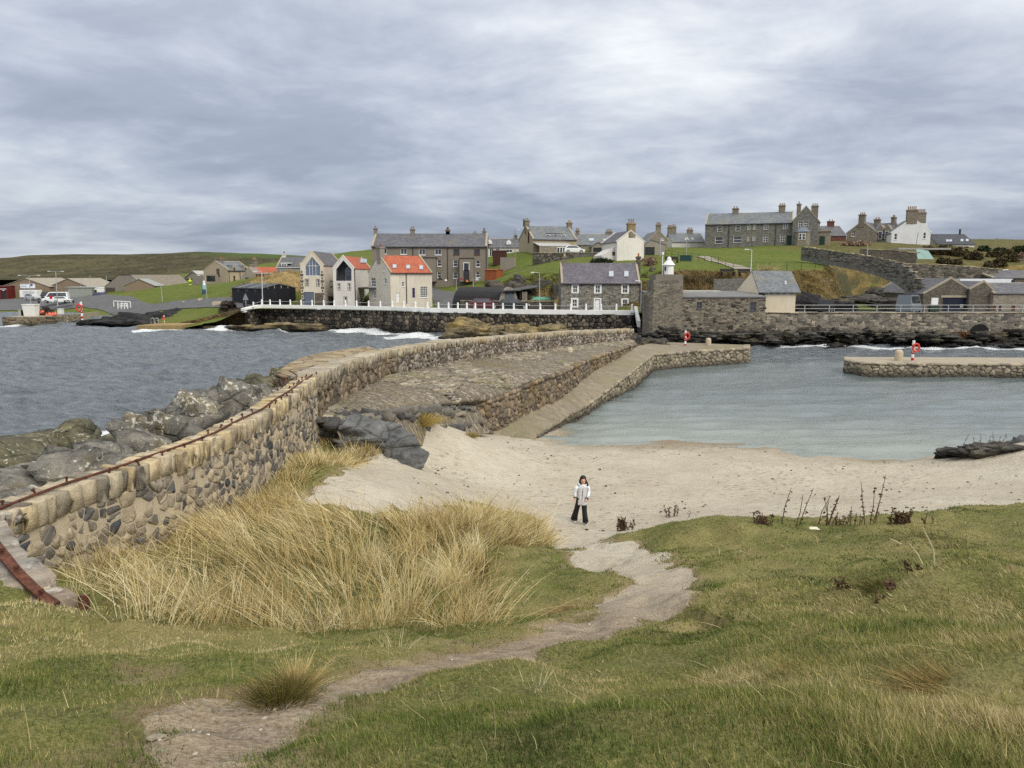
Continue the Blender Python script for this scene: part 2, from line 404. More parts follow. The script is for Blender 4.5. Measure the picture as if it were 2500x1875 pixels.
def HIT(u, v):
    dx, dy, dz = ray(u, v); t = np.linspace(1.5, 60, 900)
    z = HF(dx*t, dy*t) if True else 0
    below = np.nonzero(CAM_Z + dz*t < z)[0]
    k = t[below[0]] if len(below) else 60
    return (dx*k, dy*k)
CREASE = [HIT(*q) for q in [(1480,1545),(1650,1512),(1850,1490),(2050,1462),(2180,1432),(2290,1390)]]
def sdist(poly, x, y):
    """signed distance to a closed polygon, positive inside"""
    P = np.array(poly, float); d = np.full(np.shape(x), 1e9); ins = np.zeros(np.shape(x), bool)
    for i in range(len(P)):
        a, b = P[i], P[(i+1) % len(P)]; e = b-a; L2 = e @ e + 1e-12
        t = np.clip(((x-a[0])*e[0] + (y-a[1])*e[1])/L2, 0, 1)
        d = np.minimum(d, np.hypot(x-a[0]-t*e[0], y-a[1]-t*e[1]))
        c = ((a[1] > y) != (b[1] > y)) & (x < (b[0]-a[0])*(y-a[1])/((b[1]-a[1]) if abs(b[1]-a[1]) > 1e-12 else 1e-12) + a[0]); ins ^= c
    return np.where(ins, d, -d)

G_LEFT = [(-6.9,9.9),(-6.2,13),(-6.0,17),(-6.1,20.5)] + [HIT(*q) for q in [(735,1075),(800,1070),(870,1120),(800,1180),(760,1225),(900,1245),(1000,1262),
    (1090,1245),(1180,1235),(1290,1250),(1340,1310),(1370,1335),(1430,1372),(1490,1402),(1535,1432),(1505,1466),(1400,1526),(1250,1568),(1090,1598),
    (960,1626),(830,1668),(650,1708),(510,1756),(430,1808),(370,1866)]] + [(-1.35,1.2),(-3,-2),(-16,-2),(-16,9),(-7.2,9.6)]
G_RIGHT = [(-.8,1.2)] + [HIT(*q) for q in [(600,1868),(720,1805),(900,1716),(1010,1672),(1130,1643),(1300,1610),(1450,1576),(1560,1548),(1660,1502),(1692,1445),(1680,1395),(1605,1350),(1490,1322)]]
G_RIGHT += [(2.4,18.2),(3.6,18.4),(6.0,18.0),(9.0,17.6),(11.0,18.2),(12.3,20.5),(16,21.5),(36,20),(36,-2),(-.6,-2)]
G_SHORE = [(19.8,35.2),(21.0,36.4),(23.5,37.2),(28,38.2),(36,38),(36,33.5),(27,34.0),(22.5,34.4)]
def grassy(x, y):
    g = np.maximum(np.maximum(sdist(G_LEFT, x, y), sdist(G_RIGHT, x, y)), sdist(G_SHORE, x, y))
    g = g - 0.62*np.clip(fbm(x*1.25, y*1.25, oct=4, s=71) - .02, 0, .6)*smooth(-1.2, -2.4, x)*smooth(8.2, 6.4, y)
    return g + 0.07*smooth(14, 9, y) + (0.07 + 0.012*y)*fbm(x*1.5, y*1.5, oct=4, s=21, gain=0.65)

# one grid for the near ground, finer towards the camera, cut into turf, footpath and beach
nr, nc = 420, 360
yy = 0.9*(47/0.9)**np.linspace(0, 1, nr); aa = np.linspace(-0.80, 0.72, nc)
GY = np.repeat(yy[:, None], nc, 1); GX = (GY + 5)*np.tan(aa)[None]
GZ = HF(GX, GY); GG = grassy(GX, GY)
onland = (GZ > -0.9) & ~((GY > 41.5) & (GX < 2.0)) & ~((GX < -6.9) & (GY > 10.3))
path_zone = (GY < 19.2) & (GX > -9) & (GX < 5.5)

def sand_material(name, dirt):
    m = NT(name); p = m.pos()
    a = m.noise(p, 0.35, 7, 0.6); b = m.noise(m.pos((1, 2.6, 1)), 2.4, 6, 0.65); f = m.noise(p, 38, 4, 0.65)
    sand = m.ramp(a, [(0.3, srgb(163,153,134)), (0.5, srgb(182,173,153)), (0.7, srgb(196,189,171))])
    if dirt:
        soil = m.ramp(b, [(0.30, srgb(84,66,44)), (0.5, srgb(118,96,66)), (0.70, srgb(152,130,95))])
        yv = m.new('ShaderNodeSeparateXYZ'); m.L.new(p, yv.inputs[0])
        k = m.math('MULTIPLY_ADD', yv.outputs[1], 0.13); m.N[-1].inputs[2].default_value = -1.22
        k = m.math('ADD', k, m.math('MULTIPLY', b, 0.5), True)
        sand = m.mix(k, soil, sand)
    c = m.mix(m.math('MULTIPLY', m.ramp(b, [(0.48, 0.0), (0.68, 1.0)]), 0.42), sand, srgb(132,117,100))
    q = m.noise(m.pos((0.5, 2.2, 1)), 3.4, 7, 0.72, 0.6); c = m.mix(m.math('MULTIPLY', m.ramp(q, [(0.56, 0.0), (0.66, 1.0)]), 0.55), c, srgb(112,98,82))
    # weed fragments and pebbles
    v = m.voro(m.pos((1, 1.6, 1)), 4.2); sp = m.ramp(v.outputs['Distance'], [(0.05, 1.0), (0.11, 0.0)])
    c = m.mix(m.math('MULTIPLY', sp, m.ramp(a, [(0.50, 0.0), (0.66, 0.7)])), c, srgb(84,72,60))
    c = m.mix(0.35, c, m.ramp(f, [(0.3, srgb(108,97,84)), (0.7, srgb(214,206,192))]))
    # the wet rim by the water is darker
    pz = m.new('ShaderNodeSeparateXYZ'); m.L.new(p, pz.inputs[0])
    wet = m.ramp(m.math('ADD', pz.outputs[2], m.math('MULTIPLY', a, 0.10)), [(0.06, 1.0), (0.30, 0.0)])
    c = m.mix(m.math('MULTIPLY', wet, 0.72), c, srgb(120,106,86))
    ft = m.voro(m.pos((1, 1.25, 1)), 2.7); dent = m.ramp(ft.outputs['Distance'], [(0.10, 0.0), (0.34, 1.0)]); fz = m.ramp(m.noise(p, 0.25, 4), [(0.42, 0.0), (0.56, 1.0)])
    c = m.mix(m.math('MULTIPLY', m.math('MULTIPLY', m.math('SUBTRACT', 1.0, dent), fz), 0.38), c, srgb(126,110,92))  # dent hollows coloured darker, standing in for the shade inside them
    h = m.math('ADD', m.math('MULTIPLY', m.math('ADD', b, m.math('MULTIPLY', dent, fz)), 1.0), m.math('ADD', m.math('MULTIPLY', f, 0.28), m.math('MULTIPLY', m.noise(m.pos((1, 1.5, 1)), 7, 4), 0.9)))
    m.bump(h, 0.75, 0.09)
    return m.done(c, 0.95, 0.12)
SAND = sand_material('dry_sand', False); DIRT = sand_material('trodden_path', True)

def turf_material(name, greens, straw, k=1.0, edge=None):
    m = NT(name); p = m.pos(); a = m.noise(p, 0.55, 6, 0.62); b = m.noise(p, 3.0, 6, 0.65); f = m.noise(p, 30, 4, 0.7)
    c = m.ramp(b, [(0.3, greens[0]), (0.5, greens[1]), (0.72, greens[2])])
    c = m.mix(m.ramp(a, [(0.42, 0.0), (0.66, k)]), c, straw)
    c = m.mix(0.4, c, m.ramp(f, [(0.3, tuple(x*0.4 for x in greens[0])), (0.72, tuple(x*1.3 for x in straw))]))
    if edge:
        e = m.math('ADD', m.attr('g'), m.math('MULTIPLY', m.math('ADD', m.noise(p, 5, 6, 0.7), -0.5), 0.9))
        soil = m.ramp(m.noise(p, 2.0, 6, 0.65), [(0.3, edge[0]), (0.5, edge[1]), (0.7, edge[2])])
        c = m.mix(m.ramp(e, [(0.02, 0.0), (0.30, 1.0)]), soil, c)
        bp = m.math('ADD', m.noise(p, 0.62, 6, 0.66), m.math('MULTIPLY', b, 0.25))
        c = m.mix(m.math('MULTIPLY', m.ramp(bp, [(0.72, 0.0), (0.80, 1.0)]), 0.8), c, soil)
    m.bump(m.math('ADD', b, f), 0.8, 0.06); return m.done(c, 0.95, 0.1)
TURF = turf_material('dune_turf', [srgb(56,70,30), srgb(80,96,42), srgb(108,118,56)], srgb(164,148,104), 0.75, (srgb(112,94,72), srgb(142,124,98), srgb(172,156,130)))

is_turf = (GG > -0.3) & onland
is_path = (GG < 0.25) & onland & path_zone
is_sand = (GG < 0.25) & onland & ~path_zone
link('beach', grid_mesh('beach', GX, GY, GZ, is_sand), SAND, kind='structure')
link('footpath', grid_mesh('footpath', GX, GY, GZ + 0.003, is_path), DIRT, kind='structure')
link('dune_turf', grid_mesh('dune_turf', GX, GY, GZ - 0.05 + 0.11*smooth(-0.3, 0.35, GG) - 0.006, is_turf, attrs={'g': GG}), TURF, kind='structure')

# ------------------------------------------------------------------ quay, slipway and pier lines (surveyed)
WALL_T = [AT(u, v, Y) for u, v, Y in [(775,917,24.0),(800,902,25.8),(860,880,30),(950,855,36),(1100,832,45),(1250,819,54),(1400,808,64),(1545,803,75)]]
_wb = [3.95,3.95,3.85,3.75,3.3,2.9,2.5,2.15]
RAMP_L = [ON(*q) for q in [(1150,1068,.62),(1195,1057,.7),(1244,1034,.85),(1301,1002,1.0),(1366,975,1.2),(1448,906,1.7),(1509,874,1.9),(1552,846,2.05)]]
QUAY_Z = [2.3,2.38,2.52,2.66,2.85,2.7,2.6,2.35]
PIER_E = [ON(u, v, 0) for u, v in [(1313,1077),(1374,1040),(1439,1008),(1504,971),(1541,955),(1594,906),(1692,896),(1828,889)]]
PIER_Z = [.30,.46,.66,1.05,1.45,1.5,1.55,1.55]
def resample(pts, n):
    P = np.array([tuple(p) for p in pts], float); d = np.r_[0, np.cumsum(np.linalg.norm(np.diff(P[:, :2], axis=0), axis=1))]
    t = np.linspace(0, d[-1], n); return np.stack([np.interp(t, d, P[:, i]) for i in range(3)], 1)
def loft(A, B, m):
    t = np.linspace(0, 1, m)[None, :, None]; return A[:, None]*(1-t) + B[:, None]*t

COBBLE = NT('quay_cobbles')
def _cob():
    m = COBBLE; p = m.pos((1, 1.4, 0.5)); v = m.voro(p, 3.2); e = m.voro(p, 3.2, 'DISTANCE_TO_EDGE')
    s = m.new('ShaderNodeSeparateColor'); m.L.new(v.outputs['Color'], s.inputs[0])
    c = m.ramp(s.outputs[0], [(0.1, srgb(104,96,86)), (0.4, srgb(130,120,105)), (0.7, srgb(154,142,124)), (0.95, srgb(176,166,148))])
    g = m.noise(m.pos(), 0.22, 6, 0.6)
    c = m.mix(m.math('MULTIPLY', m.ramp(g, [(0.5, 0.0), (0.64, 1.0)]), 0.75), c, srgb(118,106,60))
    c = m.mix(m.math('MULTIPLY', m.ramp(m.noise(m.pos(), 0.30, 5, 0.6, 0.3), [(0.55, 0.0), (0.7, 1.0)]), 0.6), c, srgb(74,80,52))
    c = m.mix(m.ramp(e.outputs['Distance'], [(0.02, 0.0), (0.1, 1.0)]), srgb(70,64,55), c)
    c = m.mix(0.4, c, m.ramp(m.noise(m.pos(), 16, 5, 0.7), [(0.3, srgb(60,54,47)), (0.7, srgb(176,164,146))]))
    m.bump(m.math('ADD', m.ramp(e.outputs['Distance'], [(0.0, 0.0), (0.25, 1.0)]), m.noise(m.pos(), 8, 5)), 0.9, 0.08); m.done(c, 0.9, 0.2)
_cob(); COBBLE = COBBLE.mat

na = 90
A = resample([Vector((p.x, p.y, z)) for p, z in zip(WALL_T, _wb)], na)
B = resample([Vector((p.x, p.y, z)) for p, z in zip(RAMP_L, QUAY_Z)], na)
B[:, :2] += (A[:, :2]-B[:, :2])*0.02
Q = loft(A, B, 34)
# the near end of the paving breaks off and drops to the beach
pre = [Q[0] + np.array([1.1*.95, -1.1*.31, -1.3]), Q[0] + np.array([.6*.95, -.6*.31, -.34]), Q[0] + np.array([.22*.95, -.22*.31, -.06])]
Q = np.concatenate([np.stack(pre), Q])
def quay_noise(x, y): return 0.035*fbm(x*1.1, y*1.1, oct=3, s=9)
Q[..., 2] += quay_noise(Q[..., 0], Q[..., 1])
link('quay_paving', grid_mesh('quay_paving', Q[..., 0], Q[..., 1], Q[..., 2]), COBBLE, kind='structure')

SLIP = NT('slipway_stone')
def _slip():
    m = SLIP; p = m.pos(); b = m.noise(m.pos((1, 2, 1)), 1.2, 7, 0.65); g = m.noise(p, 0.25, 5, 0.6)
    c = m.ramp(b, [(0.3, srgb(96,88,76)), (0.5, srgb(126,116,101)), (0.72, srgb(152,141,123))])
    c = m.mix(m.math('MULTIPLY', m.ramp(g, [(0.45, 0.0), (0.62, 1.0)]), 0.7), c, srgb(112,108,70))
    c = m.mix(m.math('MULTIPLY', m.ramp(m.noise(p, 1.6, 6, 0.7), [(0.55, 0.0), (0.68, 1.0)]), 0.6), c, srgb(74,70,62))
    c = m.mix(0.3, c, m.ramp(m.noise(p, 18, 4), [(0.3, srgb(70,62,52)), (0.7, srgb(190,178,156))]))
    m.bump(m.math('ADD', b, m.noise(p, 9, 4)), 0.8, 0.06); m.done(c, 0.9, 0.2)
_slip(); SLIP = SLIP.mat
A = resample(RAMP_L, 70); B = resample([Vector((p.x, p.y, z)) for p, z in zip(PIER_E[:6], PIER_Z[:6])], 70)
S = loft(A, B, 16); pre = np.stack([S[0] + (S[0]-S[1])*k*2.0 + np.array([0, 0, -0.10*k]) for k in (2, 1)])
S = np.concatenate([pre, S]); S[..., 2] += 0.02*fbm(S[..., 0]*1.5, S[..., 1]*1.5, oct=3, s=4)
link('slipway', grid_mesh('slipway', S[..., 0], S[..., 1], S[..., 2]), SLIP, kind='structure')

# ------------------------------------------------------------------ sea
ns, nt_ = 520, 400
rr = 13*(260/13)**np.linspace(0, 1, ns); aa = np.linspace(-0.80, 0.80, nt_)
SY = np.repeat(rr[:, None], nt_, 1); SX = SY*np.tan(aa)[None]
pe = np.array([(p.x, p.y) for p in PIER_E]); xh = np.interp(SY, pe[:, 1], pe[:, 0])
inner = smooth(-6.5, -3.5, SX - xh)*smooth(76, 70, SY)
calm = 1 - 0.80*inner - 0.4*smooth(70, 76, SY)*smooth(12, 20, SX)
wz = np.zeros_like(SX); rw = np.random.default_rng(5)
for k in range(26):
    L_ = 0.9*1.125**k*(0.8 + 0.4*rw.random()); th = R(-62) + rw.normal(0, 0.42); amp = 0.024*L_**0.70
    ph = (SX*math.cos(th) + SY*math.sin(th))*2*PI/L_ + rw.random()*6.28 + 1.2*fbm(SX*0.08 + k*3.1, SY*0.08, oct=2, s=30+k)
    w = 1 - np.abs(np.sin(ph*0.5))
    fade = smooth(0.9, 2.2, L_/(SY*0.0042 + 0.02)/2.2)
    wz += amp*(w-0.36)*2*fade*np.where(L_ > 5, 0.8, 1)
wz = wz*calm + 0.10*inner*0.35*np.sin(SY*3.1 + 2*fbm(SX*0.25, SY*0.5, oct=2, s=77))*smooth(66, 40, SY)
def near_line(pts, x, y):
    d = np.full(x.shape, 1e9)
    for a, b in zip(pts[:-1], pts[1:]):
        ex, ey = b[0]-a[0], b[1]-a[1]; t = np.clip(((x-a[0])*ex + (y-a[1])*ey)/(ex*ex+ey*ey), 0, 1)
        d = np.minimum(d, np.hypot(x-a[0]-t*ex, y-a[1]-t*ey))
    return d
def ON2(u, v, z=0): p = ON(u, v, z); return (p.x, p.y)
foam_lines = [([ON2(560,806), ON2(640,806), ON2(800,809), ON2(900,812), ON2(1000,818), ON2(1090,832)], 3.4),
              ([ON2(960,826), ON2(1020,822), ON2(1080,830)], 3.0),
              ([ON2(1615,842), ON2(1700,838), ON2(1800,841), ON2(1950,848)], 2.2),
              ([ON2(1770,836), ON2(1800,838)], 3.2),
              ([ON2(1950,848), ON2(2500,852)], 0.8), ([ON2(0,800), ON2(210,786), ON2(330,800)], 1.1), ([ON2(330,812), ON2(560,808)], 0.9),
              ([ON2(240,1055), ON2(300,1068)], 1.2)]
foam = np.zeros_like(SX)
for pts, wd in foam_lines: foam = np.maximum(foam, np.exp(-(near_line(pts, SX, SY)/wd)**2))
shore = [(1.3, 38.6), ON2(1600,1077), ON2(1800,1088), ON2(2000,1101), ON2(2250,1121)]
shallow = np.exp(-(near_line(shore, SX, SY)/9.0)**2)*smooth(-2, 2, SX)
wz += 0.25*foam*np.clip(fbm(SX*0.6, SY*0.6, oct=3, s=61), 0, 1)
SEA = NT('sea_water')
def _sea():
    m = SEA; p = m.pos((1, 1, 1)); fo = m.attr('foam'); sh = m.attr('shallow'); inn = m.attr('inner')
    n1 = m.noise(m.pos((0.55, 1.25, 1), rot=(0, 0, 0.25)), 1.7, 6, 0.62, 0.3); n2 = m.noise(m.pos((0.7, 1.5, 1)), 6.5, 4, 0.6)
    base = m.ramp(n1, [(0.3, (0.075, 0.092, 0.108)), (0.7, (0.195, 0.218, 0.236))])
    base = m.mix(m.math('MULTIPLY', inn, 0.7), base, (0.118, 0.152, 0.150))
    base = m.mix(m.math('MULTIPLY', sh, 0.9), base, (0.24, 0.265, 0.235))
    lace = m.noise(m.pos((1, 1.7, 1)), 1.0, 9, 0.74, 0.8)
    fm = m.ramp(m.math('ADD', m.math('MULTIPLY', fo, 0.62), m.math('MULTIPLY', lace, 0.60)), [(0.66, 0.0), (0.76, 1.0)])
    caps = m.math('MULTIPLY', m.ramp(m.noise(m.pos((0.5, 1.6, 1)), 0.75, 9, 0.8, 0.5), [(0.70, 0.0), (0.76, 1.0)]), m.math('SUBTRACT', 1.0, inn), True)
    fm = m.math('MAXIMUM', fm, m.math('MULTIPLY', caps, 0.6))
    c = m.mix(fm, base, (0.80, 0.83, 0.84))
    st = m.math('SUBTRACT', 0.85, m.math('MULTIPLY', inn, 0.70))
    b = m.new('ShaderNodeBump'); rip = m.noise(m.pos((0.28, 1.9, 1), rot=(0, 0, -0.12)), 2.6, 5, 0.62, 0.4); m.L.new(m.math('ADD', m.math('ADD', n1, m.math('MULTIPLY', n2, 0.4)), m.math('MULTIPLY', m.math('MULTIPLY', rip, inn), 0.8)), b.inputs['Height']); m.L.new(st, b.inputs['Strength'])
    b.inputs['Distance'].default_value = 0.6; m.L.new(b.outputs[0], m.b.inputs['Normal'])
    m.b.inputs['IOR'].default_value = 1.33
    m.done(c, m.math('MULTIPLY_ADD', fm, 0.6), 0.5); m.L.new(fm, m.N[-1].inputs[0]) if False else None
_sea()
SEA.b.inputs['Roughness'].default_value = 0.12
for l in list(SEA.L):
    if l.to_socket == SEA.b.inputs['Roughness']: SEA.L.remove(l)
SEA.b.inputs['Roughness'].default_value = 0.10
SEA = SEA.mat
link('sea', grid_mesh('sea', SX, SY, wz, attrs={'foam': foam, 'shallow': shallow, 'inner': inner}), SEA, kind='structure')
# ================================================================== STONEWORK AND ROCK
def _stone_variant(seed, rough=0.10, round_=0.42):
    r = np.random.default_rng(seed); g = np.array([-1, 0, 1])
    V, idx = [], {}
    for i in range(3):
        for j in range(3):
            for k in range(3):
                if (i, j, k) != (1, 1, 1): idx[(i, j, k)] = len(V); V.append((g[i], g[j], g[k]))
    V = np.array(V, float); F = []
    for ax in range(3):
        for sgn in (0, 2):
            o = [a for a in range(3) if a != ax]
            for p in range(2):
                for q in range(2):
                    quad = []
                    for dp, dq in ((0, 0), (1, 0), (1, 1), (0, 1)):
                        c = [0, 0, 0]; c[ax] = sgn; c[o[0]] = p+dp; c[o[1]] = q+dq; quad.append(idx[tuple(c)])
                    flip = (sgn == 2) == (ax == 1)
                    F.append(quad[::-1] if flip else quad)
    n = np.linalg.norm(V, axis=1, keepdims=True)
    V = V*(1-round_) + (V/n*1.22)*round_
    V += r.normal(0, rough, V.shape)
    return (V*0.5).astype(np.float32), np.array(F, np.int32)
STONES = [_stone_variant(100+i) for i in range(10)]
def _block_variant(seed):
    r = random.Random(seed); bm = bmesh.new(); bmesh.ops.create_cube(bm, size=1.0)
    bmesh.ops.subdivide_edges(bm, edges=bm.edges[:], cuts=1, use_grid_fill=True)
    for v in bm.verts:
        k = sum(abs(c) > .4 for c in v.co); s_ = {3: .985, 2: 1.0, 1: 1.0}[k]
        v.co = Vector((v.co.x*s_ + r.gauss(0, .028), v.co.y*s_ + r.gauss(0, .028), v.co.z*s_ + r.gauss(0, .028)))
    sharp = [e for e in bm.edges if abs(e.calc_face_angle(0)) > .6]
    bmesh.ops.bevel(bm, geom=sharp, offset=.035, segments=1, affect='EDGES'); bmesh.ops.triangulate(bm, faces=bm.faces[:]); bm.verts.ensure_lookup_table(); bm.verts.index_update()
    V = np.array([v.co[:] for v in bm.verts], np.float32); F = np.array([[v.index for v in f.verts] for f in bm.faces], np.int32); bm.free(); return V, F
BLOCKS = [_block_variant(200+i) for i in range(8)]
_vm = {}
def variant_mesh(kind, i, mat):
    k = (kind, i, mat.name)
    if k not in _vm:
        V, F = (STONES if kind == 's' else BLOCKS)[i]; me = np_mesh('stone', V, F, kind == 's'); me.materials.append(mat); _vm[k] = me
    return _vm[k]

def stone_mat(name, cols, patch=None, patch2=None, tint=None, rough=0.9, fine=9.0):
    m = NT(name); p = m.pos()
    rnd = m.math('FRACT', m.math('ADD', m.attr('rnd'), m.new('ShaderNodeObjectInfo').outputs['Random']))
    k = len(cols); c = m.ramp(rnd, [((i+0.5)/k, x) for i, x in enumerate(cols)])
    n = m.noise(p, fine, 6, 0.68)
    c = m.mix(0.55, c, m.mix(1.0, c, m.ramp(n, [(0.25, 0.35), (0.5, 0.95), (0.78, 1.7)]), 'MULTIPLY'))
    if patch: c = m.mix(m.math('MULTIPLY', m.ramp(m.noise(p, 2.6, 6, 0.7), [(0.54, 0.0), (0.66, 1.0)]), 0.85), c, patch)
    if patch2: c = m.mix(m.math('MULTIPLY', m.ramp(m.noise(m.pos((1, 1, .5)), 0.5, 6, 0.65), [(0.5, 0.0), (0.66, 1.0)]), 0.7), c, patch2)
    if tint:      # tidal staining: darker, weed-grown below a height
        z = m.new('ShaderNodeSeparateXYZ'); m.L.new(p, z.inputs[0])
        t = m.ramp(m.math('ADD', m.math('MULTIPLY', z.outputs[2], 1/tint[1]), m.math('MULTIPLY', m.noise(p, 0.8, 4), 0.35)), [(0.35, 1.0), (1.0, 0.0)])
        c = m.mix(m.math('MULTIPLY', t, 0.85), c, tint[0])
    m.bump(m.math('ADD', n, m.math('MULTIPLY', m.noise(p, fine*4, 4), 0.4)), 0.8, 0.03)
    return m.done(c, rough, 0.25)

def poly_len(P): return np.r_[0, np.cumsum(np.linalg.norm(np.diff(P[:, :2], axis=0), axis=1))]
class Course:
    """a wall line in plan with heights along it"""
    def __init__(s, pts, zt, zb):
        s.P = np.array([(p[0], p[1]) for p in pts], float); s.d = poly_len(s.P); s.L = s.d[-1]
        s.zt = np.array(zt if hasattr(zt, '__len__') else [zt]*len(pts), float); s.zb = np.array(zb if hasattr(zb, '__len__') else [zb]*len(pts), float)
    def at(s, t):
        x, y = np.interp(t, s.d, s.P[:, 0]), np.interp(t, s.d, s.P[:, 1]); e = 0.25
        x1, y1 = np.interp(min(t+e, s.L), s.d, s.P[:, 0]), np.interp(min(t+e, s.L), s.d, s.P[:, 1])
        x0, y0 = np.interp(max(t-e, 0), s.d, s.P[:, 0]), np.interp(max(t-e, 0), s.d, s.P[:, 1])
        a = math.atan2(y1-y0, x1-x0); return x, y, a
    def top(s, t): return np.interp(t, s.d, s.zt)
    def bot(s, t): return np.interp(t, s.d, s.zb)

def core_strip(c, thick, top_off=0.0, n=None, rough=0.02, seed=0, back_down=None, sink=0.3):
    n = n or max(2, int(c.L/0.3)); V = []; F = []
    for i in range(n+1):
        t = c.L*i/n; x, y, a = c.at(t); nx, ny = math.sin(a), -math.cos(a)
        zt, zb = c.top(t) - top_off, c.bot(t) - sink
        j = [random.uniform(-rough, rough) for _ in range(4)]
        V += [(x, y, zb), (x+nx*j[0], y+ny*j[0], zt), (x-nx*thick, y-ny*thick, zt+j[1]), (x-nx*thick, y-ny*thick, (back_down if back_down is not None else zb))]
        if i:
            b = (i-1)*4
            for k in range(3): F.append((b+k, b+4+k, b+5+k, b+1+k))
    F += [(0, 1, 2, 3), (n*4+3, n*4+2, n*4+1, n*4)]
    me = bpy.data.meshes.new('core'); me.from_pydata(V, [], F); me.update(); return me

def emit_stones(parent, items, mat, name='stone', kind='s', limit=300):
    """items: (x,y,z,a,tilt,w,d,h). The largest in view become parts, the rest one joined part."""
    def seen(i):
        x, y, z = i[:3]; u, v = VW(x, y, z); sz = i[5]*i[7]/(x*x+y*y+1)
        return sz if (-40 < u < 2540 and -40 < v < 1915 and y > 0.5) else sz*1e-3
    items = sorted(items, key=seen, reverse=True)
    for it in items[:limit]:
        x, y, z, a, tl, w, d, h = it
        o = bpy.data.objects.new(name, variant_mesh(kind, random.randrange(8), mat)); COL.objects.link(o); o.parent = parent
        o.location = (x, y, z); o.rotation_euler = (random.gauss(0, 0.03), tl, a); o.scale = (w, d, h)
    rest = items[limit:]
    if not rest: return
    Vs, Fs, Rn, b = [], [], [], 0
    for x, y, z, a, tl, w, d, h in rest:
        V, F = (STONES if kind == 's' else BLOCKS)[random.randrange(8)]
        M = np.array(Matrix.Rotation(a, 3, 'Z') @ Matrix.Rotation(tl, 3, 'Y'))
        P = (V*np.array([w, d, h])) @ M.T + np.array([x, y, z]); Vs.append(P); Fs.append(F+b); b += len(V); Rn.append(np.full(len(V), random.random()))
    me = np_mesh(name, np.concatenate(Vs), np.concatenate(Fs), kind == 's', {'rnd': np.concatenate(Rn)}); me.materials.append(mat)
    link('small_stones', me, None, parent, kind='stuff')

def face_stones(c, w=(0.16, 0.36), h=(0.13, 0.26), gap=0.03, depth=0.2, proud=0.03, skip=0.0, zoff=0.0, t0=0.0, t1=None, upright=False):
    out = []; t1 = t1 if t1 is not None else c.L
    hmax = max(c.top(t0 + (t1-t0)*k/40) - c.bot(t0 + (t1-t0)*k/40) for k in range(41)) - zoff
    z = 0.0
    while z < hmax:
        hh = random.uniform(*h); t = t0 + random.uniform(0, w[0])
        while t < t1:
            ww = random.uniform(*w)*random.choice((0.75, 1, 1, 1.25))
            tm = min(t + ww/2, c.L); zt = c.top(tm) - zoff; zb = c.bot(tm)
            h2 = hh*random.uniform(0.7, 1.2); jit = random.gauss(0, hh*0.16); big = random.random() < 0.14
            if big: h2 *= 1.6; ww *= 1.15; jit += random.choice((-1, 1))*hh*0.25
            zz = min(zt - z - hh/2 + jit, zt - h2*0.45)
            if zz > zb - 0.15 and random.random() >= skip:
                x, y, a = c.at(tm); nx, ny = math.sin(a), -math.cos(a); o = proud*(random.uniform(0.2, 1.3) + (0.5 if big else 0)) - depth*0.5
                out.append((x + nx*o, y + ny*o, zz + random.gauss(0, 0.012), a, random.gauss(0, 0.07), ww - gap, depth, max(0.05, h2 - gap)))
            t += ww
        z += hh
    return out
def cope_stones(c, w=(0.22, 0.42), h=0.38, thick=0.55, over=0.05, t0=0.0, t1=None, lift=0.0):
    out = []; t = t0; t1 = t1 if t1 is not None else c.L
    while t < t1:
        ww = random.uniform(*w); tm = min(t+ww/2, c.L); x, y, a = c.at(tm); nx, ny = math.sin(a), -math.cos(a); o = over*random.uniform(0.4, 1.4) - thick/2
        hh = h*random.uniform(0.92, 1.1)
        out.append((x+nx*o, y+ny*o, c.top(tm) - hh/2 + lift + random.gauss(0, 0.012), a, random.gauss(0, 0.035), ww*0.985, thick*random.uniform(0.95, 1.06), hh)); t += ww
    return out

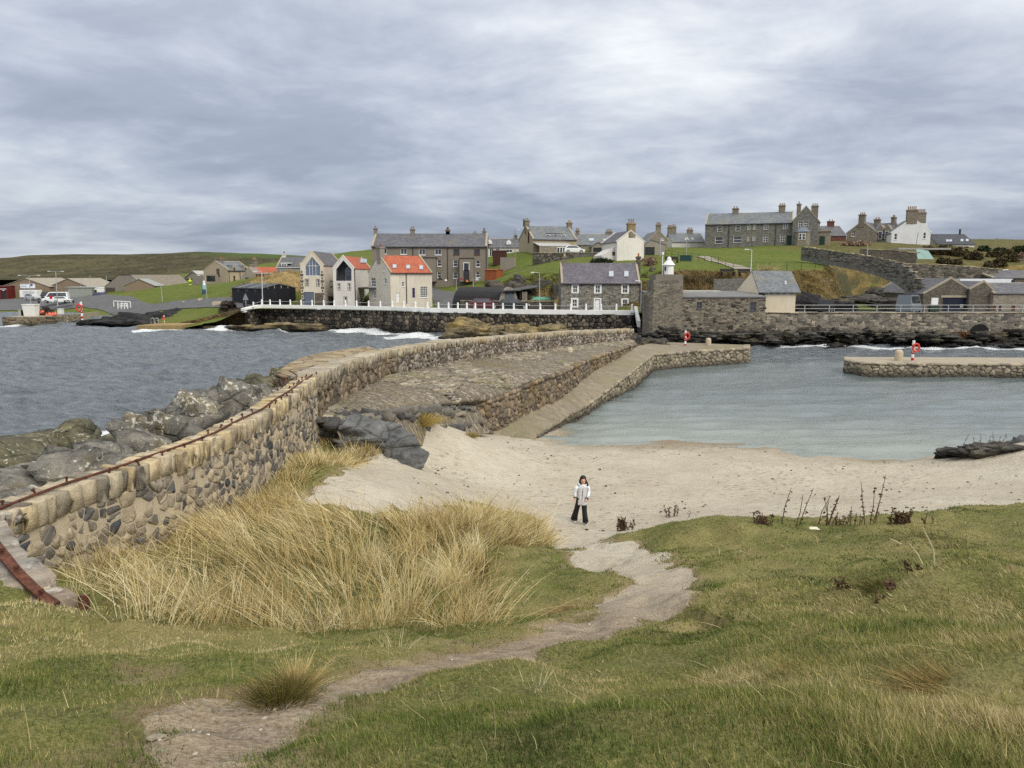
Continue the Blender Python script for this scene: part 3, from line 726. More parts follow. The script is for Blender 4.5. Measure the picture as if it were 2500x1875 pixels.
def rubble(c, sw=.24, sh=.19, gap=.018, proud=.035, depth=.2, skip=.08, zoff=0.0, t0=0.0, t1=None, seed=1, thin=.18):
    """irregular close-fitted stones: cells of a jittered net over the wall face, each a bevelled lump"""
    r = random.Random(seed); t1 = t1 if t1 is not None else c.L; ni = max(2, int((t1-t0)/sw)); H_ = max(c.top(t0+(t1-t0)*k/40)-c.bot(t0+(t1-t0)*k/40) for k in range(41)) - zoff + .15; nj = max(2, int(H_/sh))
    sd = {(i, j): (t0 + (i + .5 + (.5 if j % 2 else 0)*.6 + r.uniform(-.36, .36))*sw, (j + .5 + r.uniform(-.26, .26))*sh) for i in range(-2, ni+3) for j in range(-2, nj+3) if r.random() > thin}
    out = []
    for i in range(ni+1):
        for j in range(nj+1):
            if (i, j) not in sd or r.random() < skip: continue
            px, pz = sd[(i, j)]; top = c.top(min(max(px, 0), c.L)) - zoff; z0_ = top - pz
            if not (t0 <= px <= t1) or z0_ < c.bot(min(max(px, 0), c.L)) - .12 or pz < 0: continue
            P = [(px-sw*1.6, pz-sh*1.6), (px+sw*1.6, pz-sh*1.6), (px+sw*1.6, pz+sh*1.6), (px-sw*1.6, pz+sh*1.6)]
            g_ = gap*r.uniform(.5, 1.8)
            for di in (-2, -1, 0, 1, 2):
                for dj in (-2, -1, 0, 1, 2):
                    q = sd.get((i+di, j+dj))
                    if q is None or (di == 0 and dj == 0): continue
                    dx, dz = q[0]-px, q[1]-pz; L = math.hypot(dx, dz)
                    if L > 3.3*max(sw, sh): continue
                    nx, nz = dx/L, dz/L; lim = L/2 - g_; N_ = []
                    for k in range(len(P)):
                        a, b = P[k], P[(k+1) % len(P)]; da = (a[0]-px)*nx + (a[1]-pz)*nz - lim; db = (b[0]-px)*nx + (b[1]-pz)*nz - lim
                        if da <= 0: N_.append(a)
                        if (da < 0) != (db < 0): t = da/(da-db); N_.append((a[0]+(b[0]-a[0])*t, a[1]+(b[1]-a[1])*t))
                    P = N_
                    if len(P) < 3: break
                if len(P) < 3: break
            P = [(a, max(b, 0.0)) for a, b in P]
            if len(P) < 3: continue
            C_ = []
            for k in range(len(P)):
                a, b = P[k], P[(k+1) % len(P)]; k1 = r.uniform(.06, .16); C_ += [(a[0]*(1-k1)+b[0]*k1, a[1]*(1-k1)+b[1]*k1), (a[0]*k1+b[0]*(1-k1), a[1]*k1+b[1]*(1-k1))]
            n = len(C_); cx = sum(p[0] for p in C_)/n; cz = sum(p[1] for p in C_)/n; w = max(p[0] for p in C_)-min(p[0] for p in C_); h = max(p[1] for p in C_)-min(p[1] for p in C_)
            if w < .03 or h < .03: continue
            pr = proud*r.uniform(.15, 1.5); V = []
            for p in C_: V.append((p[0]-cx, depth, -(p[1]-cz)))
            for p in C_: V.append((p[0]-cx, -pr*.35, -(p[1]-cz)))
            tl = r.gauss(0, .12), r.gauss(0, .12)
            for p in C_: x_, z_ = (p[0]-cx)*.86, -(p[1]-cz)*.86; V.append((x_ + r.gauss(0, .006), -pr + x_*tl[0] + z_*tl[1] + r.gauss(0, .004), z_))
            V.append((0, -pr*1.12, 0)); F = []
            for k in range(n):
                k2 = (k+1) % n
                for o_ in (0, n): F += [(o_+k, o_+n+k, o_+n+k2), (o_+k, o_+n+k2, o_+k2)]
                F.append((2*n+k, 3*n, 2*n+k2))
            tm = min(max(cx, 0), c.L); x_, y_, a_ = c.at(tm); out.append((x_, y_, c.top(tm) - zoff - cz, a_, np.array(V), np.array(F, np.int32), w*h))
    return out
def emit_rubble(parent, items, mat, name='stone', limit=300):
    def seen(i):
        u, v = VW(*i[:3]); s_ = i[6]/(i[0]**2+i[1]**2+1); return s_ if (-40 < u < 2540 and -40 < v < 1915 and i[1] > .5) else s_*1e-3
    items = sorted(items, key=seen, reverse=True); Vs, Fs, Rn, b = [], [], [], 0
    for k, (x, y, z, a, V, F, _) in enumerate(items):
        if k < limit:
            me = np_mesh(name, V, F); me.materials.append(mat); o = bpy.data.objects.new(name, me); COL.objects.link(o); o.parent = parent; o.location = (x, y, z); o.rotation_euler = (0, 0, a)
        else:
            c_, s_ = math.cos(a), math.sin(a); Vs.append(np.stack([V[:, 0]*c_-V[:, 1]*s_+x, V[:, 0]*s_+V[:, 1]*c_+y, V[:, 2]+z], 1)); Fs.append(F+b); b += len(V); Rn.append(np.full(len(V), random.random()))
    if Vs:
        me = np_mesh(name, np.concatenate(Vs), np.concatenate(Fs), False, {'rnd': np.concatenate(Rn)}); me.materials.append(mat); link('small_stones', me, None, parent, kind='stuff')

MORTAR = harl('lime_mortar', srgb(190,176,151), 0.4, srgb(138,126,108))
MORTAR_B = harl('black_joint', srgb(38,35,32), 0.3)
MORTAR_D = harl('dark_mortar', srgb(92,84,74), 0.5, srgb(52,47,42))
NEARST = stone_mat('field_stone', [srgb(72,74,79), srgb(182,167,140), srgb(152,139,118), srgb(92,92,93), srgb(190,175,148), srgb(80,83,89), srgb(168,153,128), srgb(104,102,100), srgb(146,134,116), srgb(68,70,75), srgb(178,163,137)], srgb(184,171,148))
COPE = stone_mat('sandstone_coping', [srgb(184,166,132), srgb(198,180,146), srgb(172,160,136), srgb(188,176,154), srgb(164,146,114), srgb(110,104,96), srgb(178,164,138)], srgb(140,130,114), srgb(176,156,110))
COPE_G = stone_mat('weathered_coping', [srgb(166,155,135), srgb(148,139,123), srgb(180,170,150), srgb(132,124,110), srgb(172,158,130)], srgb(128,120,106), srgb(160,140,96))
QUAYST = stone_mat('quay_stone', [srgb(84,76,68), srgb(112,100,86), srgb(134,118,98), srgb(98,92,84), srgb(152,136,114)], srgb(120,110,94), srgb(132,112,70), tint=(srgb(48,44,40), 1.2))
LIMEST = stone_mat('limewashed_stone', [srgb(104,94,84), srgb(128,114,100), srgb(152,140,124), srgb(100,94,88)], srgb(206,201,192), srgb(188,182,172))
PIERST = stone_mat('pier_stone', [srgb(136,126,108), srgb(156,144,124), srgb(118,110,98), srgb(172,160,138)], srgb(120,114,84), None, tint=(srgb(56,52,46), 0.7))
SEAST = stone_mat('sea_wall_stone', [srgb(60,57,53), srgb(92,85,75), srgb(122,111,96), srgb(74,70,65), srgb(138,126,108), srgb(52,50,48)], srgb(80,76,66), None, tint=(srgb(34,32,31), 1.7), fine=3)

# ---- wall beside the dune, with its bent end
_w = [ON(252,1522,4.72), ON(200,1482,4.9), ON(150,1446,5.02), ON(100,1396,5.15), ON(55,1342,5.25), ON(14,1292,5.3), ON(-12,1262,5.3), ON(60,1236,5.3)]
_w += [ON(181,1187,5.3), ON(362,1128,5.3), ON(460,1094,5.3), ON(550,1057,5.3), ON(658,1000,5.3), ON(735,946,5.3), ON(778,914,5.3)]
near_c = Course(_w, [p.z for p in _w], [max(HFs(p.x + 0.25, p.y), 3.0) for p in _w])
dune_wall = empty('boundary_wall', (0, 0, 0), label='tan stone wall with upright coping running from the grass bank to the quay', cat='stone wall')
link('core', core_strip(near_c, 0.62, 0.06, seed=1), MORTAR, dune_wall)
t_b = near_c.d[7]
emit_stones(dune_wall, cope_stones(near_c, (0.13, 0.36), 0.38, 0.58, 0.045, t_b*0.92), COPE, 'coping_stone', 'b')
emit_stones(dune_wall, [(x, y, z, a, tl, w, d, h) for x, y, z, a, tl, w, d, h in cope_stones(near_c, (0.28, 0.5), 0.2, 0.66, 0.05, 0, t_b*0.92)], LIMEST, 'top_stone', 'b')
emit_rubble(dune_wall, rubble(near_c, .195, .145, .011, .024, .2, .12, .36, t_b*.9, None, 3, .26), NEARST)
emit_rubble(dune_wall, rubble(near_c, .42, .26, .012, .05, .2, .0, .16, 0, t_b*.9, 4), LIMEST, 'end_stone')

# ---- breakwater parapet sweeping out to sea
brk_c = Course(WALL_T, [p.z for p in WALL_T], [z for z in _wb])
breakwater = empty('breakwater_wall', (0, 0, 0), label='curving breakwater parapet of pale coping stones above the cobbled quay', cat='stone wall')
link('core', core_strip(brk_c, 0.9, 0.08, back_down=-1.0), MORTAR_D, breakwater)
emit_stones(breakwater, cope_stones(brk_c, (0.24, 0.5), 0.42, 0.9, 0.05), COPE_G, 'coping_stone', 'b')
tq = float(np.interp(37, brk_c.P[:, 1], brk_c.d))
emit_rubble(breakwater, rubble(brk_c, .30, .24, .012, .05, .2, .03, .40, 0, tq, 5), QUAYST, limit=200)
emit_rubble(breakwater, rubble(brk_c, .34, .26, .02, .045, .2, .05, .40, tq, None, 6), LIMEST, limit=100)
# thick outer shelf of the bastion and its rubble face
_bz = [5.25,5.25,5.25,5.2,5.15,5.08,5.0,4.93]
bast = [AT(770,920,24.0)] + [ON(u, v, z) for (u, v), z in zip([(735,925),(676,908),(703,889),(735,873),(785,861),(840,853),(900,845)], _bz[1:])]
inn = [p for p in WALL_T[1:4]]
pol = [(p.x, p.y) for p in bast] + [(p.x-0.5, p.y+0.15) for p in inn[::-1]]
mb = MB(); zs = _bz + [p.z-0.12 for p in inn[::-1]]
mb.prism(pol, -0.6, zs)
mb.build('bastion', masonry('bastion_slabs', [srgb(120,106,84), srgb(144,128,102), srgb(160,146,120)], srgb(92,82,68), 0.8, 1.0, 0.03, 0.6, srgb(140,116,66)), breakwater)
flags = []
_px = np.array([p[0] for p in pol]); _py = np.array([p[1] for p in pol])
while len(flags) < 150:
    x_, y_ = random.uniform(_px.min(), _px.max()), random.uniform(_py.min(), _py.max())
    if float(sdist(pol, np.array([x_]), np.array([y_]))[0]) < .25: continue
    flags.append((x_, y_, float(np.interp(y_, [24, 36], [5.24, 4.9])) - .03, random.uniform(-0.3, 0.3)+0.9, 0, random.uniform(0.5, 1.0), random.uniform(0.35, 0.6), 0.10))
emit_stones(breakwater, flags, QUAYST, 'flagstone', 'b', 150)

# ---- retaining wall between quay and slipway
ret_c = Course(RAMP_L, QUAY_Z, [p.z for p in RAMP_L])
retain = empty('quay_retaining_wall', (0, 0, 0), label='rough dark rubble retaining wall between the cobbled quay and the slipway', cat='stone wall')
link('core', core_strip(ret_c, 0.5, 0.08), MORTAR_D, retain)
emit_stones(retain, cope_stones(ret_c, (0.25, 0.55), 0.28, 0.55, 0.06), QUAYST, 'coping_stone', 's')
emit_rubble(retain, rubble(ret_c, .33, .23, .010, .07, .3, .0, .22, seed=7), QUAYST)
# rounded end of the retaining wall on the sand
# ---- slipway edge and the centre pier
pier_pts = PIER_E + [AT(1829, 860, 76.0), AT(1700, 860, 77.5), AT(1610, 860, 78.5)]
pier_c = Course(pier_pts[:9], PIER_Z + [1.55], -0.6)
pier = empty('centre_pier', (0, 0, 0), label='low stone pier ending in the harbour beyond the slipway', cat='pier')
link('core', core_strip(pier_c, 0.6, 0.05, sink=0.4), MORTAR_D, pier)
emit_stones(pier, cope_stones(pier_c, (0.35, 0.7), 0.22, 0.6, 0.04), PIERST, 'coping_stone', 'b')
emit_rubble(pier, rubble(pier_c, .46, .34, .02, .06, .25, .0, .19, seed=8), PIERST)
deck = [(p.x, p.y) for p in (PIER_E[5], PIER_E[6], PIER_E[7], pier_pts[8], pier_pts[9], pier_pts[10])] + [(RAMP_L[7].x, RAMP_L[7].y+0.5)]
deck = [(x*0.995 + 0.005*18, y*0.995+0.005*74) for x, y in deck]
MB().prism(deck, -0.8, [1.47, 1.52, 1.52, 1.52, 1.55, 1.6, 2.03]).build('deck', SLIP, pier)
# ---- right-hand pier
rp = [ON(2061,911,0) + Vector((1.3, 3.0, 0)), ON(2061,911,0), ON(2106,919,0), ON(2500,922,0), ON(2760,924,0)]
rp_c = Course(rp, 1.14, -0.6)
rpier = empty('harbour_pier', (0, 0, 0), label='flat stone pier with a pale deck reaching into the harbour past the lifebuoy', cat='pier')
link('core', core_strip(rp_c, 0.5, 0.05, sink=0.4), MORTAR_D, rpier)
emit_stones(rpier, cope_stones(rp_c, (0.5, 1.0), 0.2, 0.6, 0.04), PIERST, 'coping_stone', 'b')
emit_rubble(rpier, rubble(rp_c, .56, .26, .02, .05, .25, .0, .19, seed=9), PIERST)
dk = [(rp[0].x+.3, rp[0].y)] + [(p.x+.15, p.y+.25) for p in rp[1:]] + [(rp[4].x, rp[4].y+5.5), (rp[3].x, rp[3].y+5.3), (rp[2].x+1.5, rp[2].y+5.0)]
MB().prism(dk, -0.8, 1.12).build('deck', harl('concrete_deck', srgb(160,150,133), 0.5, srgb(106,100,90)), rpier)

# ---- setts and loose stones of the quay, each a lump of its own
setts = []
rq = np.random.default_rng(3)
for _ in range(7000):
    i = rq.random(); i = i**1.25
    r_ = 1 + i*na; c_ = rq.random()*32
    i0, j0 = int(r_), int(c_); fi, fj = r_-i0, c_-j0
    i1 = min(i0+1, Q.shape[0]-1); j1 = min(j0+1, 33)
    p = (Q[i0, j0]*(1-fi)*(1-fj) + Q[i1, j0]*fi*(1-fj) + Q[i0, j1]*(1-fi)*fj + Q[i1, j1]*fi*fj)
    if fbm(np.array([p[0]*0.25]), np.array([p[1]*0.25]), oct=2, s=91)[0] < -0.18: continue
    s_ = rq.uniform(0.16, 0.42)*(1.25 if r_ < 16 else 1)
    setts.append((p[0], p[1], p[2]+0.0, rq.uniform(-0.4, 0.4)+0.9, rq.normal(0, 0.06), s_, s_*rq.uniform(0.5, 0.8), rq.uniform(0.06, 0.15)))
paving = bpy.data.objects['quay_paving']
edge = []
for _ in range(90):      # blocks fallen from the broken near end
    j_ = random.randrange(0, 33); k_ = random.choice((0, 1, 1, 2, 2)); p = Q[k_, j_]*(1-.5) + Q[k_+1, j_]*.5; s_ = random.uniform(.28, .62)
    edge.append((p[0] + random.gauss(0, .12), p[1] + random.gauss(0, .12), p[2] + .02, random.uniform(0, 3), random.gauss(0, .25), s_, s_*random.uniform(.5, .8), s_*random.uniform(.35, .6)))
emit_stones(paving, edge, stone_mat('edge_stone', [srgb(72,72,72), srgb(98,96,92), srgb(122,116,106), srgb(84,83,82)], srgb(108,104,92)), 'edge_stone', 'b', 90)
emit_stones(paving, setts, stone_mat('sett_stone', [srgb(106,100,91), srgb(130,120,107), srgb(150,138,120), srgb(118,113,106), srgb(172,161,144)], srgb(136,122,78), srgb(110,108,74)), 'cobble', 'b', 300)

# ------------------------------------------------------------------ rock
def ico(n):
    bm = bmesh.new(); bmesh.ops.create_icosphere(bm, subdivisions=n, radius=1.0); bm.verts.ensure_lookup_table()
    V = np.array([v.co[:] for v in bm.verts]); F = np.array([[v.index for v in f.verts] for f in bm.faces], np.int32); bm.free(); return V, F
ICO = {n: ico(n) for n in (2, 3, 4, 5)}
def facet(n, seed, planes=16, strata=(0.3, 0.15, 1.0), rough=0.07, step=0.06):
    D, F = ICO[n]; r = np.random.default_rng(seed)
    Nn = r.normal(size=(planes, 3)); Nn /= np.linalg.norm(Nn, axis=1, keepdims=True); h = r.uniform(0.55, 0.98, planes)
    st = np.array(strata)/np.linalg.norm(strata); Nn = np.vstack([Nn, st, -st]); h = np.r_[h, 0.8, 0.9]
    dot = D @ Nn.T; rad = np.where(dot > 0.05, h/np.maximum(dot, 0.05), 9).min(1); rad = np.minimum(rad, 1.12)
    P = D*rad[:, None]
    o = r.uniform(-50, 50, 3)
    P = P*(1 + rough*fbm(P[:, 0]*2.2+o[0], P[:, 1]*2.2+o[1], P[:, 2]*2.2+o[2], oct=4, s=seed, gain=0.55)[:, None])
    gsz = r.uniform(.34, .5); ci = np.floor(P/gsz + o).astype(np.int64); best = np.full(len(P), 9.0); cid = np.zeros(len(P))
    for a in (-1, 0, 1):
        for b in (-1, 0, 1):
            for c in (-1, 0, 1):
                q = ci + np.array([a, b, c]); h1 = _hash(q[:, 0], q[:, 1], q[:, 2], seed+1); h2 = _hash(q[:, 0], q[:, 1], q[:, 2], seed+2); h3 = _hash(q[:, 0], q[:, 1], q[:, 2], seed+3)
                cen = (q + np.stack([h1, h2, h3], 1) - o)*gsz; dd = np.linalg.norm((P-cen)*np.array([1, 1, 1.5]), axis=1); hit = dd < best; best = np.where(hit, dd, best); cid = np.where(hit, _hash(q[:, 0], q[:, 1], q[:, 2], seed+9), cid)
    P = P*(1 + step*1.5*(cid-.5)[:, None])
    k = P @ st; lay = np.floor(k*7 + 1.2*vnoise(P[:, 0]*1.5+o[0], P[:, 1]*1.5, P[:, 2]*1.5, seed)); ph = _hash(lay.astype(np.int64), np.int64(seed), np.int64(3), 5)
    P = P*(1 + step*(ph-0.5)[:, None]*2)
    return P, F
def rock_mesh(blobs, n=4, strata=(0.35, 0.2, 1.0), seed=0, rough=0.09, step=0.07):
    """blobs: (x,y,z, rx,ry,rz[, turn])"""
    Vs, Fs, b = [], [], 0
    for i, q in enumerate(blobs):
        P, F = facet(n, seed*97+i*13+1, 14, strata, rough, step); rz = q[6] if len(q) > 6 else 0.0
        P = P*np.array(q[3:6]); c, s_ = math.cos(rz), math.sin(rz)
        P = np.stack([P[:, 0]*c - P[:, 1]*s_, P[:, 0]*s_ + P[:, 1]*c, P[:, 2]], 1) + np.array(q[:3]); Vs.append(P); Fs.append(F+b); b += len(P)
    return np_mesh('rock', np.concatenate(Vs), np.concatenate(Fs), False)
def rock_material(name, cols, lichen=None, amount=0.0, ochre=None, wet=None, scale=1.0):
    m = NT(name); p = m.pos(); n = m.noise(m.pos((1, 1, 2.2), rot=(0.25, 0.3, 0)), 1.1*scale, 8, 0.66, 0.4); f = m.noise(p, 11*scale, 5, 0.7)
    c = m.ramp(n, [(0.28, cols[0]), (0.5, cols[1]), (0.74, cols[2])])
    cr = m.voro(m.pos((1, 1, 1.8), rot=(0.3, 0.2, 0.4)), 0.9*scale, 'DISTANCE_TO_EDGE')
    crk = m.ramp(cr.outputs['Distance'], [(0.0, 0.35), (0.06, 1.0)])
    c = m.mix(0.7, c, m.mix(1.0, c, crk, 'MULTIPLY'))
    c = m.mix(0.55, c, m.mix(1.0, c, m.ramp(f, [(0.25, 0.4), (0.5, 0.95), (0.75, 1.6)]), 'MULTIPLY'))
    if ochre: c = m.mix(m.math('MULTIPLY', m.ramp(m.noise(p, 0.8*scale, 6, 0.65), [(0.52, 0.0), (0.66, 1.0)]), 0.6), c, ochre)
    if lichen:
        sp = m.noise(p, 6.5*scale, 7, 0.75); big = m.noise(p, 0.8*scale, 4, 0.6)
        k = m.ramp(m.math('ADD', sp, m.math('MULTIPLY', big, 0.5)), [(0.86-amount*0.2, 0.0), (0.90-amount*0.2, 1.0)])
        c = m.mix(m.math('MULTIPLY', k, 0.9), c, lichen)
    if wet:
        z = m.new('ShaderNodeSeparateXYZ'); m.L.new(p, z.inputs[0])
        c = m.mix(m.ramp(m.math('ADD', m.math('MULTIPLY', z.outputs[2], 1/wet), m.math('MULTIPLY', n, 0.6)), [(0.5, 0.85), (1.2, 0.0)]), c, srgb(30,29,28))
    m.bump(m.math('ADD', m.math('ADD', n, m.math('MULTIPLY', crk, 0.5)), m.math('MULTIPLY', f, 0.45)), 1.0, 0.10/scale)
    return m.done(c, 0.85, 0.3)
ROCK_L = rock_material('lichen_rock', [srgb(70,69,65), srgb(112,109,102), srgb(148,143,130)], srgb(200,197,186), 0.12, srgb(122,108,66))
ROCK_O = rock_material('olive_rock', [srgb(52,51,43), srgb(90,87,69), srgb(124,117,91)], srgb(170,166,150), 0.10, srgb(104,96,62), wet=1.0)
ROCK_D = rock_material('dark_shore_rock', [srgb(38,37,36), srgb(70,67,63), srgb(106,100,90)], None, 0, srgb(104,96,62), wet=1.3, scale=0.6)
ROCK_Y = rock_material('ochre_rock', [srgb(54,49,42), srgb(118,106,80), srgb(166,149,108)], None, 0, srgb(172,146,76), wet=1.7, scale=0.6)
ROCK_B = rock_material('black_rock', [srgb(16,16,18), srgb(34,33,35), srgb(66,63,60)], None, 0, None, wet=1.2, scale=0.5)
ROCK_G = rock_material('grey_rock', [srgb(74,75,77), srgb(102,103,103), srgb(134,133,130)], None, 0, None)
def rock(name, label, spec, mat, n=4, seed=0, strata=(0.35, 0.2, 1.0), rough=0.11, step=0.1, group=None):
    """spec: (u, v_top, Y, width px, height px, depth m)"""
    bl = []
    for i, (u, v, Y, wpx, hpx, d) in enumerate(spec):
        k = PXM(Y)*1.03; t = AT(u, v, Y); rz = hpx*k*0.5
        bl.append((t.x, Y, t.z - rz, wpx*k*0.5, d*0.5, rz, ((seed*7+i*5) % 9)*0.06 - 0.25))
    return link(name, rock_mesh(bl, n, strata, seed, rough, step), mat, label=label, cat='rock', group=group)

rock('shore_rock', 'big olive-brown weathered rock by the sea at the left edge', [(90,1062,19.5,340,210,4.5),(150,1030,20.5,210,170,3.5),(-30,1080,18.5,260,220,4),(225,1062,20,130,130,3),(60,1045,21,200,150,3)], ROCK_O, 4, 3, rough=0.10, step=0.2)
rock('shore_rock', 'low ochre-spotted lichen rock just behind the wall coping at the left', [(200,1075,16.0,330,248,3.0),(30,1112,15.0,330,258,3.0),(320,1095,16.2,190,188,2.2),(110,1090,15.8,220,208,2.4),(270,1070,16.8,160,178,2.2)], ROCK_L, 4, 5, rough=0.10, step=0.2)
rock('shore_rock', 'grey rock slab blotched with white lichen behind the middle of the wall', [(515,948,22.0,260,242,3.2),(420,991,20.5,250,242,3.0),(590,931,23.0,190,182,3.0),(330,1028,19.2,140,192,2.2),(640,921,23.6,140,152,2.4),(370,1016,20.2,160,172,2.4),(470,971,21.0,180,182,2.4),(560,941,22.4,140,162,2.2)], ROCK_L, 4, 8, rough=0.10, step=0.2)
rock('shore_rock', 'rubbly grey-brown rock below the bastion shelf', [(690,896,26.2,160,164,2.6),(640,906,25.8,130,154,2.4),(606,929,25.4,110,134,2.2),(725,919,25.2,90,114,1.6),(660,924,24.9,120,124,1.8),(570,942,25.2,100,114,2.0)], ROCK_O, 4, 12, rough=0.16, step=0.12)
def _grounded(specs):
    out = []
    for u, v, rx, ry, rz, up in specs:
        x_, y_ = HIT(u, v); out.append((x_, y_, HFs(x_, y_) + up, rx, ry, rz, 0.0))
    return out
_cx, _cy = HIT(905, 1068); _cz = HFs(_cx, _cy) - .12
link('beach_rock', rock_mesh([(_cx, _cy, _cz+.12, 1.25, 1.0, .62, 0), (_cx+.75, _cy-.25, _cz-.2, 1.0, .85, .6, .2), (_cx+1.3, _cy-.5, _cz-.48, .7, .65, .55, 0), (_cx-.8, _cy+.1, _cz+.3, 1.1, .95, .66, -.2), (_cx+.3, _cy+.1, _cz+.12, 1.0, .9, .6, .1)], 4, (.5, .3, 1), 14, .08, .06), ROCK_G, label='smooth slate-grey rock half buried in sand beside the dune wall', cat='rock')
_rx, _ry = HIT(548, 1185); link('beach_rock', rock_mesh([(_rx, _ry, HFs(_rx, _ry)+.12, .5, .32, .34)], 4, seed=15), ROCK_G, label='small grey rock sunk among the dry dune grass', cat='rock')
for _k, (_u, _v, _s) in enumerate(((900,1003,.55),(960,1002,.45),(1025,1000,.5),(1075,1000,.45),(1118,1004,.5),(850,1000,.5))):
    _p = AT(_u, _v, 27.2 + _k*0 + (_u-880)*.037); link('broken_stone', rock_mesh([(_p.x, _p.y, _p.z-.35, _s, _s*.7, .45), (_p.x+.5, _p.y+.3, _p.z-.45, _s*.8, _s*.6, .4)], 3, seed=80+_k, rough=.14, step=.14), ROCK_D if _k % 2 else ROCK_G, label=['dark broken stone at the paving edge behind the slate-grey rock','dark broken stone left of the yellow tuft','broken stone right behind the yellow tuft','dark broken stone midway from the tuft to the retaining wall','broken stone by the end of the retaining wall','dark broken stone near the stone bollard'][_k], cat='stone')
link('beach_rock', rock_mesh(_grounded([(2330,1112,1.1,.7,.35,.05),(2385,1106,1.2,.7,.4,.05),(2440,1100,1.2,.8,.42,.05)]), 4, (.3, .2, 1), 17, .1, .12), ROCK_D, label='low dark rock ledge at the right end of the beach', cat='rock')
rock('beach_rock', 'rounded grey rock on the beach at the right edge', [(2498,1060,34.5,70,70,1.6)], ROCK_G, 4, 16)
rock('sea_rock', 'ochre-topped humped rock standing against the sea wall', [(1160,778,104,120,60,5),(1130,790,103,90,50,5),(1205,785,104,100,60,5),(1110,812,102,110,40,6),(1230,800,103.5,70,40,4),(1165,803,101,150,40,5)], ROCK_Y, 4, 21, rough=0.13)
rock('sea_rock', 'lower ochre rock ridge beside the humped rock at the sea wall', [(1265,788,102,80,45,4),(1335,785,101,95,45,4),(1300,795,101,100,40,4),(1370,797,100,70,30,4),(1250,805,100,90,30,5)], ROCK_Y, 4, 23, rough=0.13)
rock('sea_rock', 'dark wet rock lying along the left foot of the sea wall', [(690,785,116,120,26,4),(600,790,117,110,20,4),(760,787,115.5,110,24,4),(530,795,117.5,110,16,4),(650,793,115.5,110,18,4)], ROCK_Y, 4, 25, rough=0.12)
rock('sea_rock', 'black rock shelf between the left jetty and the concrete slab', [(330,762,131,130,46,9),(260,772,130,110,34,7),(390,760,132,110,44,9),(300,780,126,150,22,6),(430,752,137,90,30,8),(360,777,127,100,26,6),(225,776,128,60,22,5),(470,752,140,70,24,8)], ROCK_B, 4, 27, rough=0.12)
for i, (a, b, lab) in enumerate([(1585, 1700, 'dark rock below the rubble stone store tower'), (1700, 1870, 'dark ledge rock under the stone store by the breaking wave'),
        (1870, 2060, 'dark layered rock under the white-fronted building wall'), (2060, 2260, 'dark layered shore rock below the parked camper van'), (2260, 2540, 'dark shore rock below the arched drain at the right edge')]):
    sp = []
    for k in range(20):
        u = a + (b-a)*random.random(); sp.append((u, random.uniform(800, 838), random.uniform(89.5, 95.5), random.uniform(30, 80), random.uniform(14, 30), random.uniform(2, 4)))
    for k in range(5): sp.append((a + (b-a)*(k+0.5)/5, 800 + random.uniform(-4, 8), 95.5, (b-a)/4.0, 46, 3.5))
    rock('sea_rock', lab, sp, ROCK_D, 4, 40+i, (0.15, 0.4, 1), 0.16, 0.2)
rock('sea_rock', 'loose rubble mound where the breakwater wall meets the centre pier', [(1575,812,77,60,60,4),(1600,826,76,60,44,4),(1560,820,75.5,50,50,3),(1545,808,78,50,60,4),(1625,838,77,50,26,3)], ROCK_D, 4, 52, rough=0.2, step=0.2)
rock('white_stone', 'flat pale stone lying on the grass among dead stems', [(1990,1284,15.6,48,22,.4),(2012,1290,15.6,26,12,.25)], paint('pale_stone', srgb(214,204,184), 0.8, 0.2, 8), 3, 60)
# ================================================================== VILLAGE GROUND
vil_pts = [AT(*q) for q in [(640,750,124),(800,752,122),(955,755,116),(1050,757,113),(1300,760,109),(1540,763,105),(1100,748,119),(1080,715,132),(1050,690,150),
    (910,687,140),(1190,687,139),(1120,712,127),(1200,692,131),(1250,662,130),(1340,650,130),(1240,670,124),(1330,674,121),(1240,748,119.5),(1340,748,116.5),
    (1290,612,155),(1450,614,155),(1530,636,130),(1580,640,128),(1600,662,112),(1760,668,113),(1850,640,128),(1650,625,140),(1722,606,166),(1940,597,160),(2040,600,155),
    (2040,652,120),(1900,658,115),(2200,650,124),
    (2300,625,140),(2500,622,145),(2200,596,155),(2400,605,170),(2700,600,170),(2100,590,170),
    (560,738,134),(690,738,128),(640,690,145),(710,672,146),(735,735,131),(400,700,178),(480,733,142),(300,735,166),(420,735,152),(530,694,190),(610,686,186),(460,692,205),(380,690,205),
    (450,762,134),(540,762,128),(480,747,141),(230,742,172),(100,737,188),(0,738,190),(100,727,202),(200,726,207),(300,716,210),(-200,735,200),
    (700,660,190),(850,640,190),(1000,640,190),(1230,600,200),(1500,605,200),(1000,600,260),(600,650,260),(200,690,260),(-100,690,260),(1800,590,250),(2300,590,250)]]
vil_pts += [ON(*q) for q in [(150,795,-1.6),(300,800,-1.6),(-100,800,-1.6),(30,768,-.4),(120,770,-.3),(240,780,.3),(340,785,.5),(430,790,.6),(-150,770,-.5)]]
vil_pts += [Vector((0, 330, 12)), Vector((-120, 330, 9)), Vector((130, 330, 14))]
_vil = TPS(vil_pts, 0.03)
